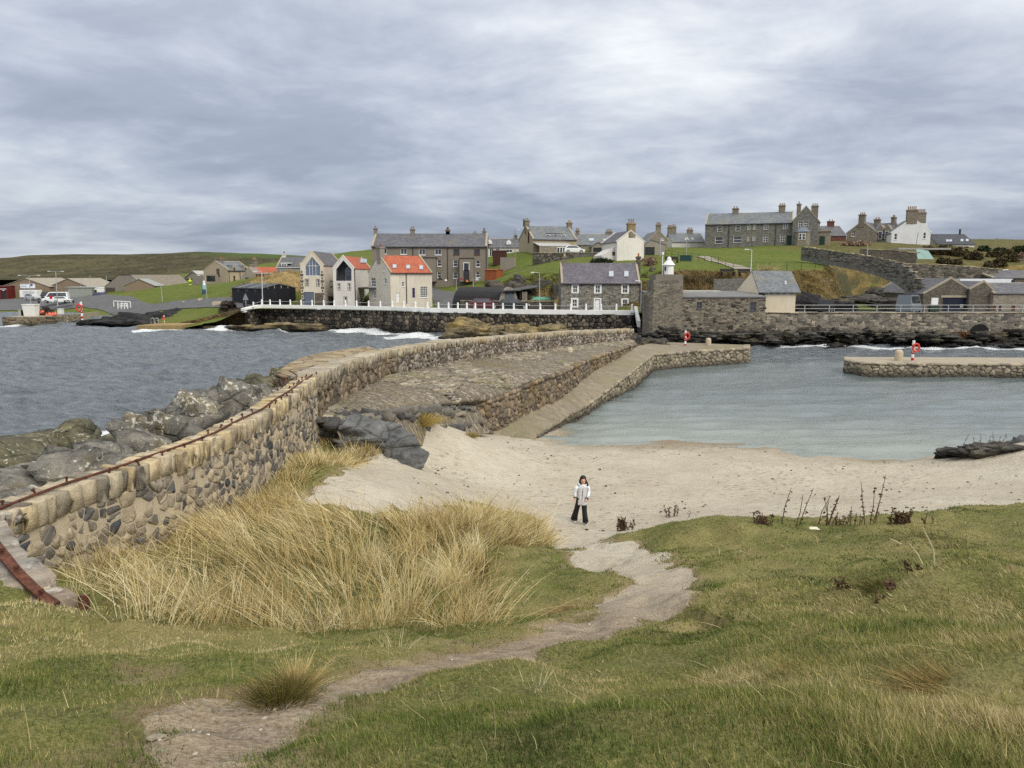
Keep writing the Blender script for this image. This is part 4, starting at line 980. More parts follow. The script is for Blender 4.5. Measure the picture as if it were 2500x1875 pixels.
def VH(x, y):
    x = np.asarray(x, float); y = np.asarray(y, float); z = _vil(x, y) + 0.12*fbm(x*0.25, y*0.25, oct=4, s=41)
    wob = 1.6*fbm(x*0.12, y*0.12, oct=4, s=43)
    y0 = np.interp(x, [14, 36, 48, 55, 110], [105.0, 105.5, 109, 121, 121]); k = smooth(y0, y0 + 8.5, y + wob)
    zr = 3.48 + np.maximum(z - 3.48, 4.6)*k + 0.5*k*(1-k)*4*fbm(x*0.35, y*0.35, oct=4, s=44)
    yw = np.interp(x, [-60, -45, -39.5, -10, 16.6], [150, 127, 122, 112, 102.6]); k2 = smooth(yw + 8.0, yw + 12.5, y + wob*.5)
    zl = 3.25 + (z - 3.25)*np.maximum(k2, smooth(-40, -46, x))
    t = smooth(13, 17, x); return zl*(1-t) + zr*t
def VHs(x, y): return float(VH(np.array([x]), np.array([y]))[0])
# line of the sea walls: land lies behind it
def capz(u, v, z): return ON(u, v, z)
SEAW = [ON(608,753,3.30), ON(637,744,3.75), ON(787,746,3.75), ON(955,749,3.75), ON(1050,752,3.75), ON(1180,754.5,3.75), ON(1294,756,3.75), ON(1420,757,3.75), ON(1548,758,3.75)]
RSW_Y = 95.6
bl_x = [-130, -66, -52, SEAW[0].x-8, SEAW[0].x, SEAW[2].x, SEAW[5].x, SEAW[8].x, SEAW[8].x+1.5, 20, 130]
bl_y = [100, 118, 118, 116.5, SEAW[0].y, SEAW[2].y, SEAW[5].y, SEAW[8].y, 101, RSW_Y, RSW_Y]
gx = np.linspace(-195, 140, 360); gy = np.linspace(95, 330, 260)
VX, VY = np.meshgrid(gx, gy)
lim = np.interp(VX, bl_x, bl_y) + 0.35
VY2 = np.maximum(VY, np.minimum(lim, VY + 1.2))
VZ = VH(VX, VY2)
keep = (VY2 >= lim - 1e-6) & (VZ > -1.8)

def meadow():
    m = NT('village_grass'); p = m.pos(); a = m.noise(p, 0.10, 6, 0.6); b = m.noise(p, 0.9, 6, 0.65); f = m.noise(p, 5, 4, 0.7)
    c = m.ramp(b, [(0.3, srgb(72,88,32)), (0.5, srgb(88,106,40)), (0.72, srgb(106,120,52))])
    c = m.mix(m.ramp(a, [(0.46, 0.0), (0.66, 0.55)]), c, srgb(120,116,66))
    g = m.new('ShaderNodeNewGeometry'); s = m.new('ShaderNodeSeparateXYZ'); m.L.new(g.outputs['True Normal'], s.inputs[0])
    px = m.new('ShaderNodeSeparateXYZ'); m.L.new(p, px.inputs[0])      # scrub land on the right-hand hillside
    sx = m.ramp(m.math('MULTIPLY', m.math('ADD', m.math('ADD', px.outputs[0], m.math('MULTIPLY', a, 14.0)), -58.0), 0.08), [(0.0, 0.0), (1.0, 1.0)])
    sy = m.ramp(m.math('MULTIPLY', m.math('ADD', px.outputs[1], -122.0), 0.2), [(0.0, 0.0), (1.0, 1.0)])
    c = m.mix(m.math('MULTIPLY', m.math('MULTIPLY', sx, sy), 0.85), c, m.ramp(m.noise(p, 0.55, 7, 0.72), [(0.32, srgb(56,50,36)), (0.5, srgb(92,80,58)), (0.68, srgb(126,110,80))]))
    st = m.ramp(m.math('ADD', s.outputs[2], m.math('MULTIPLY', b, 0.16)), [(0.86, 1.0), (0.97, 0.0)])
    dry = m.ramp(m.noise(m.pos((1, 1, 0.4)), 1.1, 7, 0.7), [(0.3, srgb(70,58,38)), (0.5, srgb(128,106,70)), (0.7, srgb(164,140,96))])
    c = m.mix(st, c, dry)
    cl = m.ramp(m.math('ADD', s.outputs[2], m.math('MULTIPLY', f, 0.1)), [(0.55, 1.0), (0.68, 0.0)])
    c = m.mix(cl, c, m.ramp(f, [(0.3, srgb(34,32,30)), (0.7, srgb(92,86,78))]))
    c = m.mix(0.35, c, m.ramp(f, [(0.3, srgb(44,52,24)), (0.7, srgb(130,130,76))]))
    m.bump(m.math('ADD', b, f), 0.8, 0.25); return m.done(c, 0.95, 0.1)
MEADOW = meadow()
link('village_ground', grid_mesh('village_ground', VX, VY2, VZ, keep), MEADOW, kind='structure')

# far hillside of heather and gorse, green fields on its shoulder
hx = np.linspace(-560, 300, 340); hy = np.linspace(235, 620, 120)
HX, HY = np.meshgrid(hx, hy)
ridge_u = np.array([-400, 0, 100, 200, 400, 560, 640, 800, 1000, 1300, 2500]); ridge_v = np.array([640, 634, 629, 625, 621, 619, 622, 628, 640, 650, 655])
ru = 1250 + FOC*HX/(430*cP + 1.0)
top = np.interp(ru, ridge_u, ridge_v); tz = CAM_Z + 430*np.tan(-PITCH + np.arctan((937.5 - top)/FOC))
t = smooth(240, 430, HY); HZ = (1-t)*7.0 + t*tz + (HY > 430)*(-(HY-430)*0.02) + 1.0*fbm(HX*0.03, HY*0.03, oct=5, s=51)*smooth(240, 300, HY)*smooth(470, 380, HY)
def heath():
    m = NT('heath'); p = m.pos((1, 0.5, 1.6)); a = m.noise(p, 0.022, 8, 0.68); b = m.noise(p, 0.16, 7, 0.72); f = m.noise(p, 0.7, 5, 0.7)
    c = m.ramp(b, [(0.34, srgb(34,36,26)), (0.5, srgb(60,58,42)), (0.64, srgb(94,88,66))])
    c = m.mix(m.ramp(a, [(0.50, 0.0), (0.62, 0.8)]), c, srgb(104,97,68))
    v = m.voro(m.pos((1, 0.6, 1.5)), 0.11); c = m.mix(m.math('MULTIPLY', m.ramp(v.outputs['Distance'], [(0.30, 1.0), (0.62, 0.0)]), 0.65), c, srgb(42,46,30))
    c = m.mix(m.math('MULTIPLY', m.ramp(m.noise(p, 0.30, 7, 0.75), [(0.62, 0.0), (0.70, 1.0)]), 0.8), c, srgb(150,144,128))
    c = m.mix(0.45, c, m.ramp(f, [(0.32, srgb(24,27,19)), (0.68, srgb(120,112,82))]))
    s = m.new('ShaderNodeSeparateXYZ'); m.L.new(m.pos(), s.inputs[0])
    gx_ = m.ramp(m.math('MULTIPLY', m.math('ADD', s.outputs[0], 172), 1/40), [(0.0, 0.0), (1.0, 1.0)])
    gy_ = m.ramp(m.math('MULTIPLY', m.math('ADD', s.outputs[1], -372), 1/14), [(0.0, 0.0), (1.0, 1.0)])
    c = m.mix(m.math('MULTIPLY', gx_, gy_), c, srgb(78,96,50))
    m.bump(m.math('ADD', b, m.math('MULTIPLY', f, .5)), 1.0, 2.0); return m.done(c, 0.95, 0.1)
link('hillside', grid_mesh('hillside', HX, HY, HZ), heath(), kind='structure')

ASPHALT = paint('road_asphalt', (0.115, 0.115, 0.118), 0.85, 0.25, 0.8, 0.2, bump=0.3)
def strip(name, L_pts, R_pts, mat, off=0.05, n=60, z=None, m=6):
    A = resample([Vector((p[0], p[1], 0)) for p in L_pts], n); B = resample([Vector((p[0], p[1], 0)) for p in R_pts], n)
    G = loft(A, B, m); G[..., 2] = (VH(G[..., 0], G[..., 1]) + off) if z is None else z
    return link(name, grid_mesh(name, G[..., 0], G[..., 1], G[..., 2]), mat, kind='structure')
strip('street', [(p.x, p.y+0.5) for p in SEAW[1:]], [(p.x*1.03+.3, p.y+7.5) for p in SEAW[1:]], ASPHALT, z=3.36)
strip('quay_road', [(21, RSW_Y+.5), (60, RSW_Y+.5), (110, RSW_Y+.5)], [(21, 104), (60, 105), (110, 106)], ASPHALT, z=3.56)
def UV(u, v, Y): p = AT(u, v, Y); return (p.x, p.y)
strip('harbour_road', [UV(-200,745,178), UV(60,748,176), UV(200,745,170), UV(330,750,148), UV(480,750,136), UV(615,752,126)],
      [UV(-200,730,199), UV(60,730,199), UV(250,732,190), UV(360,742,160), UV(480,742,146), UV(640,745,131)], ASPHALT, off=0.12)
strip('lane', [UV(1075,752,117), UV(1058,735,124), UV(1045,715,134), UV(1040,700,142)], [UV(1150,752,117), UV(1128,735,123), UV(1098,718,131), UV(1062,704,139)], ASPHALT, off=0.12)
strip('garden_path', [UV(1700,628,140), UV(1740,650,124), UV(1790,664,115)], [UV(1725,628,139), UV(1775,650,123), UV(1840,664,114.5)], paint('gravel_path', srgb(140,132,118), 0.9, .2), off=0.10)

# ---- white-capped sea wall
sw_c = Course(SEAW, [p.z - 0.55 for p in SEAW], -0.7)
sea_wall = empty('sea_wall', (0, 0, 0), label='long dark sea wall with a white cap below the gabled houses', cat='sea wall')
link('core', core_strip(sw_c, 0.8, 0.0, sink=0.6), MORTAR_B, sea_wall)
emit_rubble(sea_wall, rubble(sw_c, .48, .58, .03, .09, .3, .0, .0, seed=10), SEAST)
cap_c = Course([SEAW[0] + Vector((-0.6, -0.10, 0))] + [p + Vector((0, -0.12, 0)) for p in SEAW[1:]], [p.z for p in SEAW], [p.z-0.62 for p in SEAW])
link('white_cap', core_strip(cap_c, 0.85, 0.0, rough=0.0, sink=0.0), WHITE, sea_wall)
for k in range(8):
    p, q = SEAW[k], SEAW[k+1]
post_u = [Z2(x, 0)[0] for x in (433,510,586,677,770,867,965,1068,1165,1270,1370,1478,1581,1686,1792,1898,2004,2104,2196)] + [Z3(x, 0)[0] for x in (168,253,333,408,487,570,657,755,868,993,1130,1270,1405,1542,1680,1820)]
post_top = []
pm = MB().lathe([(0.13, 0), (0.13, 0.72), (0.10, 0.82), (0.0, 0.86)], n=8).mesh('post', False); pm.materials.append(WHITE)
for u in post_u:
    xs = np.array([p.x for p in SEAW]); us = np.array([VW(p.x, p.y, p.z)[0] for p in SEAW])
    x, y, z = (float(np.interp(u, us, [getattr(p, a) for p in SEAW])) for a in 'xyz')
    o = link('post', pm, None, sea_wall); o.location = (x, y+0.25, z); o.scale = (1, 1, 1.0); post_top.append((x, y+0.25, z))
mb = MB()
for a, b in zip(post_top[:-1], post_top[1:]): mb.tube([(a[0], a[1], a[2]+.55), (b[0], b[1], b[2]+.55)], 0.022, 4)
mb.build('rail', GREYPOLE, sea_wall)
# steps at its right end
st = MB(); a = SEAW[8]
for k in range(12): st.box(a.x+0.5, a.x+3.2, a.y-4.4+k*0.36, a.y+0.6, 0.2+k*0.26, 0.2+(k+1)*0.26)
st.build('steps', masonry('step_stone', [srgb(84,78,70), srgb(112,104,92)], srgb(50,46,42), 0.5), sea_wall)
mb = MB(); mb.add([(a.x+.05, a.y-2.6, 1.7), (a.x+.45, a.y-2.6, 1.7), (a.x+.45, a.y+.3, 3.75), (a.x+.05, a.y+.3, 3.75), (a.x+.05, a.y-2.6, 2.5), (a.x+.45, a.y-2.6, 2.5), (a.x+.45, a.y+.3, 4.3), (a.x+.05, a.y+.3, 4.3)],
    [(0,3,2,1),(4,5,6,7),(0,1,5,4),(1,2,6,5),(2,3,7,6),(3,0,4,7)]); mb.build('white_step_wall', WHITE, sea_wall)
# sloping weed-grown wall running down to the concrete slab
low = [ON(438,800,0) + Vector((0, .5, 0)), ON(480,803,0), ON(520,802,0), ON(560,802,0), ON(612,802,0) + Vector((0, .3, 0))]
lw_c = Course(low, [0.85, 1.5, 2.1, 2.75, 3.25], -0.7)
lw = empty('ramp_wall', (0, 0, 0), label='brown weed-stained sloping wall joining the concrete slab to the sea wall', cat='stone wall')
WEEDST = stone_mat('weed_stone', [srgb(92,76,44), srgb(116,94,50), srgb(80,70,52)], srgb(120,92,40), None, tint=(srgb(36,33,28), 1.6), fine=5)
link('core', core_strip(lw_c, 0.8, 0.0), MORTAR_D, lw)
emit_rubble(lw, rubble(lw_c, .45, .42, .02, .09, .3, .0, .0, seed=11), WEEDST, limit=120)
# right-hand sea wall in front of the quay road
RSW = [(20.8, RSW_Y), (30, RSW_Y), (60, RSW_Y), (112, RSW_Y)]
rw_c = Course(RSW, 3.72, [1.2, 1.0, 0.9, 0.5])
rwall = empty('quay_wall', (0, 0, 0), label='grey rubble quay wall under the railing and the parked vans', cat='stone wall')
RUBBLE = masonry('quay_wall_rubble', [srgb(98,94,87), srgb(126,120,109), srgb(152,144,130)], srgb(142,134,120), 0.42, 1.7, 0.05, 0.9, srgb(100,96,86))
link('core', core_strip(rw_c, 0.7, 0.0, n=120, sink=0.8), RUBBLE, rwall)
emit_stones(rwall, cope_stones(rw_c, (0.8, 1.6), 0.14, 0.8, 0.08, lift=0.1), PIERST, 'coping_stone', 'b', 120)
emit_stones(rwall, face_stones(rw_c, (0.4, 0.9), (0.25, 0.45), 0.05, 0.24, 0.03, 0.35, 0.15), stone_mat('quay_wall_stone', [srgb(90,87,82), srgb(118,112,103), srgb(142,134,121), srgb(164,154,138)], srgb(92,88,78), fine=5), 'stone', 'b', 160)
au, av = Z5(1560, 1165); ap = AT(au, av, RSW_Y-0.18)
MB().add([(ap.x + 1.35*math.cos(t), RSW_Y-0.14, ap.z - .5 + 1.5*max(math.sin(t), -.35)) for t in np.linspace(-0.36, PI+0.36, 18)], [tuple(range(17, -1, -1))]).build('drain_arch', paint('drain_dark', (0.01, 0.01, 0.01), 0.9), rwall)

# ================================================================== BUILDINGS
class House:
    """local frame: x along the front, y into the building, z up, origin at the front's left foot"""
    def __init__(s, name, label, A, B, z0, depth, cat='house', group=None):
        A, B = Vector((A[0], A[1], 0)), Vector((B[0], B[1], 0)); s.w = (B-A).length; s.d = depth; s.z0 = z0
        s.rz = math.atan2(B.y-A.y, B.x-A.x)
        s.root = empty(name, (A.x, A.y, z0), s.rz, label=label, cat=cat, group=group)
        s.M = Matrix.Translation((A.x, A.y, z0)) @ Matrix.Rotation(s.rz, 4, 'Z'); s.I = s.M.inverted()
    def px(s, u, v, face='F'):
        o = s.I @ Vector((0, 0, CAM_Z)); d = (s.I.to_3x3() @ Vector(ray(u, v)))
        if face == 'F': k = -o.y/d.y; p = o + d*k; return p.x, p.z
        if face == 'L': k = -o.x/d.x; p = o + d*k; return p.y, p.z
        if face == 'R': k = (s.w-o.x)/d.x; p = o + d*k; return p.y, p.z
        k = (face - o.y)/d.y; p = o + d*k; return p.x, p.z
    def rect(s, q, face='F'):
        (u0, v0), (u1, v1) = q; a, b = s.px(u0, v0, face), s.px(u1, v1, face)
        return min(a[0], b[0]), min(a[1], b[1]), max(a[0], b[0]), max(a[1], b[1])
    def to3(s, face, p, e=0.0):
        if face == 'F': return (p[0], -e, p[1])
        if face == 'L': return (-e, p[0], p[1])
        if face == 'R': return (s.w+e, p[0], p[1])
        return (p[0], s.d+e, p[1])
    def shell(s, eave, ridge, axis='x', mat=None, holes=None, off=0.5, mats=None):
        """closed walls with real openings; axis: direction of the ridge. eave may be (front/left, back/right)."""
        s.eave, s.ridge, s.axis, s.off = eave, ridge, axis, off; holes = holes or {}
        e0, e1 = eave if hasattr(eave, '__len__') else (eave, eave)
        w, d = s.w, s.d
        rectF = [(0, -1.6), (w, -1.6), (w, e0), (0, e0)]; rectB = [(0, -1.6), (w, -1.6), (w, e1), (0, e1)]
        if axis == 'x':
            gab = [(0, -1.6), (d, -1.6), (d, e1), (d*off, ridge), (0, e0)]; outl = {'F': rectF, 'L': gab, 'R': gab, 'B': rectB}
        else:
            gab = [(0, -1.6), (w, -1.6), (w, e1), (w*off, ridge), (0, e0)]; sl = [(0, -1.6), (d, -1.6), (d, e0), (0, e0)]; sr = [(0, -1.6), (d, -1.6), (d, e1), (0, e1)]
            outl = {'F': gab, 'L': sl, 'R': sr, 'B': gab}
        s.outl = outl
        mb = MB()
        for f, ol in outl.items():
            H = [h if len(h) > 4 or hasattr(h[0], '__len__') else [(h[0], h[1]), (h[2], h[1]), (h[2], h[3]), (h[0], h[3])] for h in holes.get(f, [])]
            P = list(ol); edges = [(i, (i+1) % len(ol)) for i in range(len(ol))]
            for h in H:
                b = len(P); P += h; edges += [(b+i, b+(i+1) % len(h)) for i in range(len(h))]
            vs, es, fs, *_ = delaunay_2d_cdt([Vector(p) for p in P], edges, [], 1, 1e-5)
            def inside(h, c):
                r = False
                for i in range(len(h)):
                    a, b = h[i], h[(i+1) % len(h)]
                    if (a[1] > c[1]) != (b[1] > c[1]) and c[0] < (b[0]-a[0])*(c[1]-a[1])/(b[1]-a[1])+a[0]: r = not r
                return r
            tri = [t for t in fs if not any(inside(h, ((vs[t[0]]+vs[t[1]]+vs[t[2]])/3)) for h in H) and inside(ol, ((vs[t[0]]+vs[t[1]]+vs[t[2]])/3))]
            flip = f in ('L', 'B')
            mb.add([s.to3(f, v) for v in vs], [tuple(t[::-1]) if flip else tuple(t) for t in tri])
            for h in H:
                n = len(h); mb.add([s.to3(f, p) for p in h] + [s.to3(f, p, -0.16) for p in h], [(i, n+i, n+(i+1) % n, (i+1) % n) for i in range(n)])
        return mb.build('wall', mat, s.root)
    def roof(s, mat, over=0.18, th=0.12, verge=0.1, skew=None, rid=None):
        e0, e1 = s.eave if hasattr(s.eave, '__len__') else (s.eave, s.eave); r = s.ridge; mb = MB(); t = th
        span = s.d if s.axis == 'x' else s.w; L = s.w if s.axis == 'x' else s.d; m = span*s.off
        k0 = (r-e0)/max(m, .01); k1 = (r-e1)/max(span-m, .01)
        pl = [(-over, e0-over*k0+.02), (m, r+.02), (m, r+t+.02), (-over, e0-over*k0+t)]
        pr = [(m, r+.02), (span+over, e1-over*k1+.02), (span+over, e1-over*k1+t), (m, r+t+.02)]
        for p in (pl, pr): mb.extr(p, 'x' if s.axis == 'x' else 'y', -verge, L+verge)
        o = mb.build('roof', mat, s.root)
        if rid:
            q = MB(); a = 'x' if s.axis == 'x' else 'y'
            q.extr([(m-.16, r+t-.08), (m+.16, r+t-.08), (m+.05, r+t+.08), (m-.05, r+t+.08)], a, -verge, L+verge); q.build('ridge_tiles', rid, o)
        if skew:
            for a0, a1 in ((-verge-.02, .28), (L-.28, L+verge+.02)):
                q = MB()
                for p in (pl, pr):
                    pp = [(p[0][0], p[0][1]), (p[1][0], p[1][1]), (p[2][0], p[2][1]+.14), (p[3][0], p[3][1]+.14)]
                    q.extr(pp, 'x' if s.axis == 'x' else 'y', a0, a1)
                q.build('gable_coping', skew, o)
        return o
    def gutter(s, pipes=(), mat=None):
        e0 = s.eave[0] if hasattr(s.eave, '__len__') else s.eave; mat = mat or DARK
        if s.axis == 'x': MB().box(-.05, s.w+.05, -.30, -.19, e0-.16, e0-.06).build('gutter', mat, s.root)
        for q in pipes:
            x = s.px(*q)[0] if hasattr(q, '__len__') else q
            MB().box(x-.05, x+.05, -.12, -.03, 0, e0-.1).build('downpipe', mat, s.root)
    def window(s, r, face='F', bars=(1, 1), frame=None, sill=True, surround=None, fw=0.07, deep=0.13, sw=0.13):
        x0, z0, x1, z1 = r; frame = frame or WHITE
        def bx(mb, a0, a1, b0, b1, e0, e1):
            c = [s.to3(face, (a0, b0), e0), s.to3(face, (a1, b0), e0), s.to3(face, (a1, b1), e0), s.to3(face, (a0, b1), e0)] + [s.to3(face, (a0, b0), e1), s.to3(face, (a1, b0), e1), s.to3(face, (a1, b1), e1), s.to3(face, (a0, b1), e1)]
            mb.add(c, [(0,3,2,1),(4,5,6,7),(0,1,5,4),(1,2,6,5),(2,3,7,6),(3,0,4,7)])
        mb = MB(); fw = min(fw, (x1-x0)*.16)
        d0, d1 = -deep, -deep+.07
        bx(mb, x0, x0+fw, z0, z1, d0, d1); bx(mb, x1-fw, x1, z0, z1, d0, d1); bx(mb, x0+fw, x1-fw, z0, z0+fw, d0, d1); bx(mb, x0+fw, x1-fw, z1-fw, z1, d0, d1)
        for i in range(bars[0]):
            c = x0 + (x1-x0)*(i+1)/(bars[0]+1); bx(mb, c-.028, c+.028, z0+fw, z1-fw, d0+.01, d1-.01)
        for i in range(bars[1]):
            c = z0 + (z1-z0)*(i+1)/(bars[1]+1); bx(mb, x0+fw, x1-fw, c-.032, c+.032, d0+.012, d1-.004)
        w = mb.build('window', frame, s.root)
        g = MB(); g.add([s.to3(face, p, -deep+.015) for p in ((x0, z0), (x1, z0), (x1, z1), (x0, z1))], [(0, 1, 2, 3)]); g.build('pane', GLASS, w)
        if sill:
            q = MB(); bx(q, x0-.06, x1+.06, z0-.10, z0, -.10, .07); q.build('sill', surround or frame, w)
        if surround:
            q = MB(); bx(q, x0-sw, x0, z0-.1, z1+sw, -.02, .035); bx(q, x1, x1+sw, z0-.1, z1+sw, -.02, .035); bx(q, x0, x1, z1, z1+sw, -.02, .035); q.build('surround', surround, w)
        return w
    def door(s, r, mat, face='F', surround=None, deep=0.1, glazed=False):
        x0, z0, x1, z1 = r
        mb = MB(); a = [s.to3(face, p, -deep) for p in ((x0, z0), (x1, z0), (x1, z1), (x0, z1))]; b = [s.to3(face, p, -deep-.06) for p in ((x0, z0), (x1, z0), (x1, z1), (x0, z1))]
        mb.add(b + a, [(0,3,2,1),(4,5,6,7),(0,1,5,4),(1,2,6,5),(2,3,7,6),(3,0,4,7)])
        dx = (x1-x0)*.16; mz = (z0+z1)/2
        for (p0, p1) in (((x0+dx, z0+.2), (x1-dx, mz-.1)), ((x0+dx, mz+.1), (x1-dx, z1-.18))):
            c = [s.to3(face, p, -deep+.025) for p in (p0, (p1[0], p0[1]), p1, (p0[0], p1[1]))]; c2 = [s.to3(face, p, -deep-.01) for p in (p0, (p1[0], p0[1]), p1, (p0[0], p1[1]))]
            mb.add(c2 + c, [(0,3,2,1),(4,5,6,7),(0,1,5,4),(1,2,6,5),(2,3,7,6),(3,0,4,7)])
        d = mb.build('door', mat, s.root)
        h = s.to3(face, (x1-(x1-x0)*.12, z0+1.0), -deep+.04); MB().lathe([(0.0, -.04), (.035, -.03), (.035, .03), (0, .04)], h, 6).build('handle', GREYPOLE, d)
        if surround:
            q = MB(); sw = .16
            for (a0, a1, b0, b1) in ((x0-sw, x0, z0, z1+sw), (x1, x1+sw, z0, z1+sw), (x0, x1, z1, z1+sw)):
                c = [s.to3(face, p, -.02) for p in ((a0, b0), (a1, b0), (a1, b1), (a0, b1))] + [s.to3(face, p, .04) for p in ((a0, b0), (a1, b0), (a1, b1), (a0, b1))]
                q.add(c, [(0,3,2,1),(4,5,6,7),(0,1,5,4),(1,2,6,5),(2,3,7,6),(3,0,4,7)])
            q.build('surround', surround, d)
        return d
    def chimney(s, x, y, w, d, z0, z1, mat, pots=2, pot=None, cap=True, pot_h=0.45):
        mb = MB(); mb.box(x-w/2, x+w/2, y-d/2, y+d/2, z0, z1)
        if cap: mb.box(x-w/2-.1, x+w/2+.1, y-d/2-.1, y+d/2+.1, z1, z1+.16); mb.box(x-w/2-.04, x+w/2+.04, y-d/2-.04, y+d/2+.04, z1+.16, z1+.24)
        c = mb.build('chimney', mat, s.root)
        for i in range(pots):
            t = (i+.5)/pots - .5; px_, py_ = (x+t*w*.9, y) if w >= d else (x, y+t*d*.9)
            MB().lathe([(.13, 0), (.105, pot_h*.8), (.135, pot_h*.82), (.135, pot_h), (.08, pot_h)], (px_, py_, z1+(.24 if cap else 0)), 8).build('chimney_pot', pot or POT, c)
        return c
    def chim_px(s, q, y, mat, d=0.7, pots=2, z0=None, **kw):
        (u0, v0), (u1, v1) = q; a = s.px(u0, v0, y); b = s.px(u1, v1, y); x = (a[0]+b[0])/2; w = abs(b[0]-a[0])
        return s.chimney(x, y, w, d, (z0 if z0 is not None else min(a[1], b[1]))-1.0, max(a[1], b[1]), mat, pots, **kw)
    def skylight(s, q, side='F'):
        """a roof window; q is its rectangle on the front slope"""
        (u0, v0), (u1, v1) = q
        e0 = s.eave[0] if hasattr(s.eave, '__len__') else s.eave
        def onroof(u, v):
            o = s.I @ Vector((0, 0, CAM_Z)); d = (s.I.to_3x3() @ Vector(ray(u, v)))
            if s.axis == 'x': k = (s.ridge-e0)/(s.d*s.off); t = (e0 + k*o.y + .14 - o.z)/(d.z - k*d.y)
            else: k = (s.ridge-e0)/(s.w*(1-s.off)); t = (e0 + k*(s.w - o.x) + .14 - o.z)/(d.z + k*d.x)
            return o + d*t
        cs = [onroof(u0, v1), onroof(u1, v1), onroof(u1, v0), onroof(u0, v0)]
        n = (cs[1]-cs[0]).cross(cs[3]-cs[0]).normalized(); c0 = sum(cs, Vector())/4
        mb = MB(); mb.add([p for p in cs] + [p + n*.09 for p in cs], [(0,3,2,1),(4,5,6,7),(0,1,5,4),(1,2,6,5),(2,3,7,6),(3,0,4,7)])
        w = mb.build('skylight', paint('skylight_frame', (.30, .31, .32), .5), s.root)
        MB().add([c0 + (p-c0)*.80 + n*.10 for p in cs], [(0, 1, 2, 3)]).build('pane', SKYGLASS, w); return w
POT = paint('clay_pot', srgb(150,124,92), 0.8, 0.2, 4)
SKYGLASS = NT('skylight_glass').done((0.35, 0.40, 0.46), 0.08, 0.8)
SLATE = roofing('slate', [srgb(72,72,78), srgb(92,92,98), srgb(118,116,118)], moss=srgb(122,114,84))
SLATE_P = roofing('slate_purple', [srgb(78,74,82), srgb(98,94,102), srgb(122,118,124)], moss=srgb(96,92,92))
SLATE_G = roofing('slate_grey', [srgb(82,86,90), srgb(106,110,114), srgb(132,136,138)], moss=srgb(142,132,96))
TILE = roofing('pantile', [srgb(138,70,48), srgb(166,88,62), srgb(186,110,82)], 0.30, moss=srgb(140,104,84))
HARL_T = harl('harl_brown', srgb(132,124,114), 0.4)
HARL_C = harl('harl_cream', srgb(208,200,184), 0.45, srgb(156,144,126))
HARL_W = harl('harl_white', srgb(208,204,198), 0.3, srgb(150,140,128))
HARL_G = harl('harl_grey', srgb(146,138,128), 0.5, srgb(108,100,92))
HARL_Y = harl('harl_tan', srgb(176,162,138), 0.4, srgb(124,112,94))
STONE_G = masonry('house_stone_grey', [srgb(88,88,86), srgb(112,111,106), srgb(134,131,123)], srgb(124,121,113), 0.34, 1.8, 0.04, 0.6)
STONE_D = masonry('house_stone_dark', [srgb(76,72,66), srgb(98,92,84), srgb(120,112,100)], srgb(96,90,80), 0.32, 1.8, 0.05, 0.7)
STONE_C = masonry('cottage_stone', [srgb(58,56,54), srgb(96,92,85), srgb(130,125,115), srgb(150,145,134)], srgb(158,153,142), 0.36, 2.0, 0.07, 0.9)
STONE_T = masonry('house_stone_tan', [srgb(116,109,97), srgb(136,128,114), srgb(154,145,130)], srgb(146,138,124), 0.34, 1.8, 0.04, 0.5)
CHIM = masonry('chimney_stone', [srgb(116,108,96), srgb(138,128,112)], srgb(128,119,105), 0.3, 1.4, 0.04, 0.5)
RID = paint('ridge_grey', srgb(150,146,140), 0.8, .2, 3)
SKEW = paint('skew_stone', srgb(158,148,128), 0.85, .2, 2)
def R4(Z, a): return (Z(a[0], a[1]), Z(a[2], a[3]))
# ------------------------------------------------------------------ the buildings one by one
def mk(name, label, Z, xl, xr, yb, Yl, Yr, depth, **kw):
    A, B = AT(*Z(xl, yb), Yl), AT(*Z(xr, yb), Yr); return House(name, label, A, B, (A.z+B.z)/2, depth, **kw)
def hz(h, Z, x, y, face='F'): return h.px(*Z(x, y), face)[1]

# --- stone cottage on the front
h = mk('stone_cottage', 'rubble stone cottage with a grey slate roof and white window surrounds behind the white cap', Z3, 1178, 1886, 948, 107, 107, 6.4)
wn = [h.rect(R4(Z3, q)) for q in ((1285,722,1325,790),(1489,724,1530,792),(1733,724,1776,794),(1281,852,1322,918),(1733,854,1774,922))]
dr = h.rect(R4(Z3, (1483,850,1530,948)))
h.shell(hz(h, Z3, 1500, 705), hz(h, Z3, 1500, 532, 3.2), 'x', STONE_C, {'F': wn + [dr]})
for r in wn: h.window(r, bars=(1, 1), surround=WHITE, sw=.2)
h.door(dr, WHITE, surround=WHITE); h.roof(SLATE_P, skew=SKEW, verge=0.0); h.gutter([Z3(1890, 800)])
for q in ((1608,598,1652,650),(1745,598,1787,650)): h.skylight(R4(Z3, q))
h.chim_px(R4(Z3, (1190,480,1228,570)), 3.2, CHIM, pots=1, pot=paint('pale_pot', srgb(186,170,120), .8)); h.chim_px(R4(Z3, (1858,480,1890,590)), 3.2, STONE_D, pots=1, pot=paint('orange_pot', srgb(176,96,50), .8))

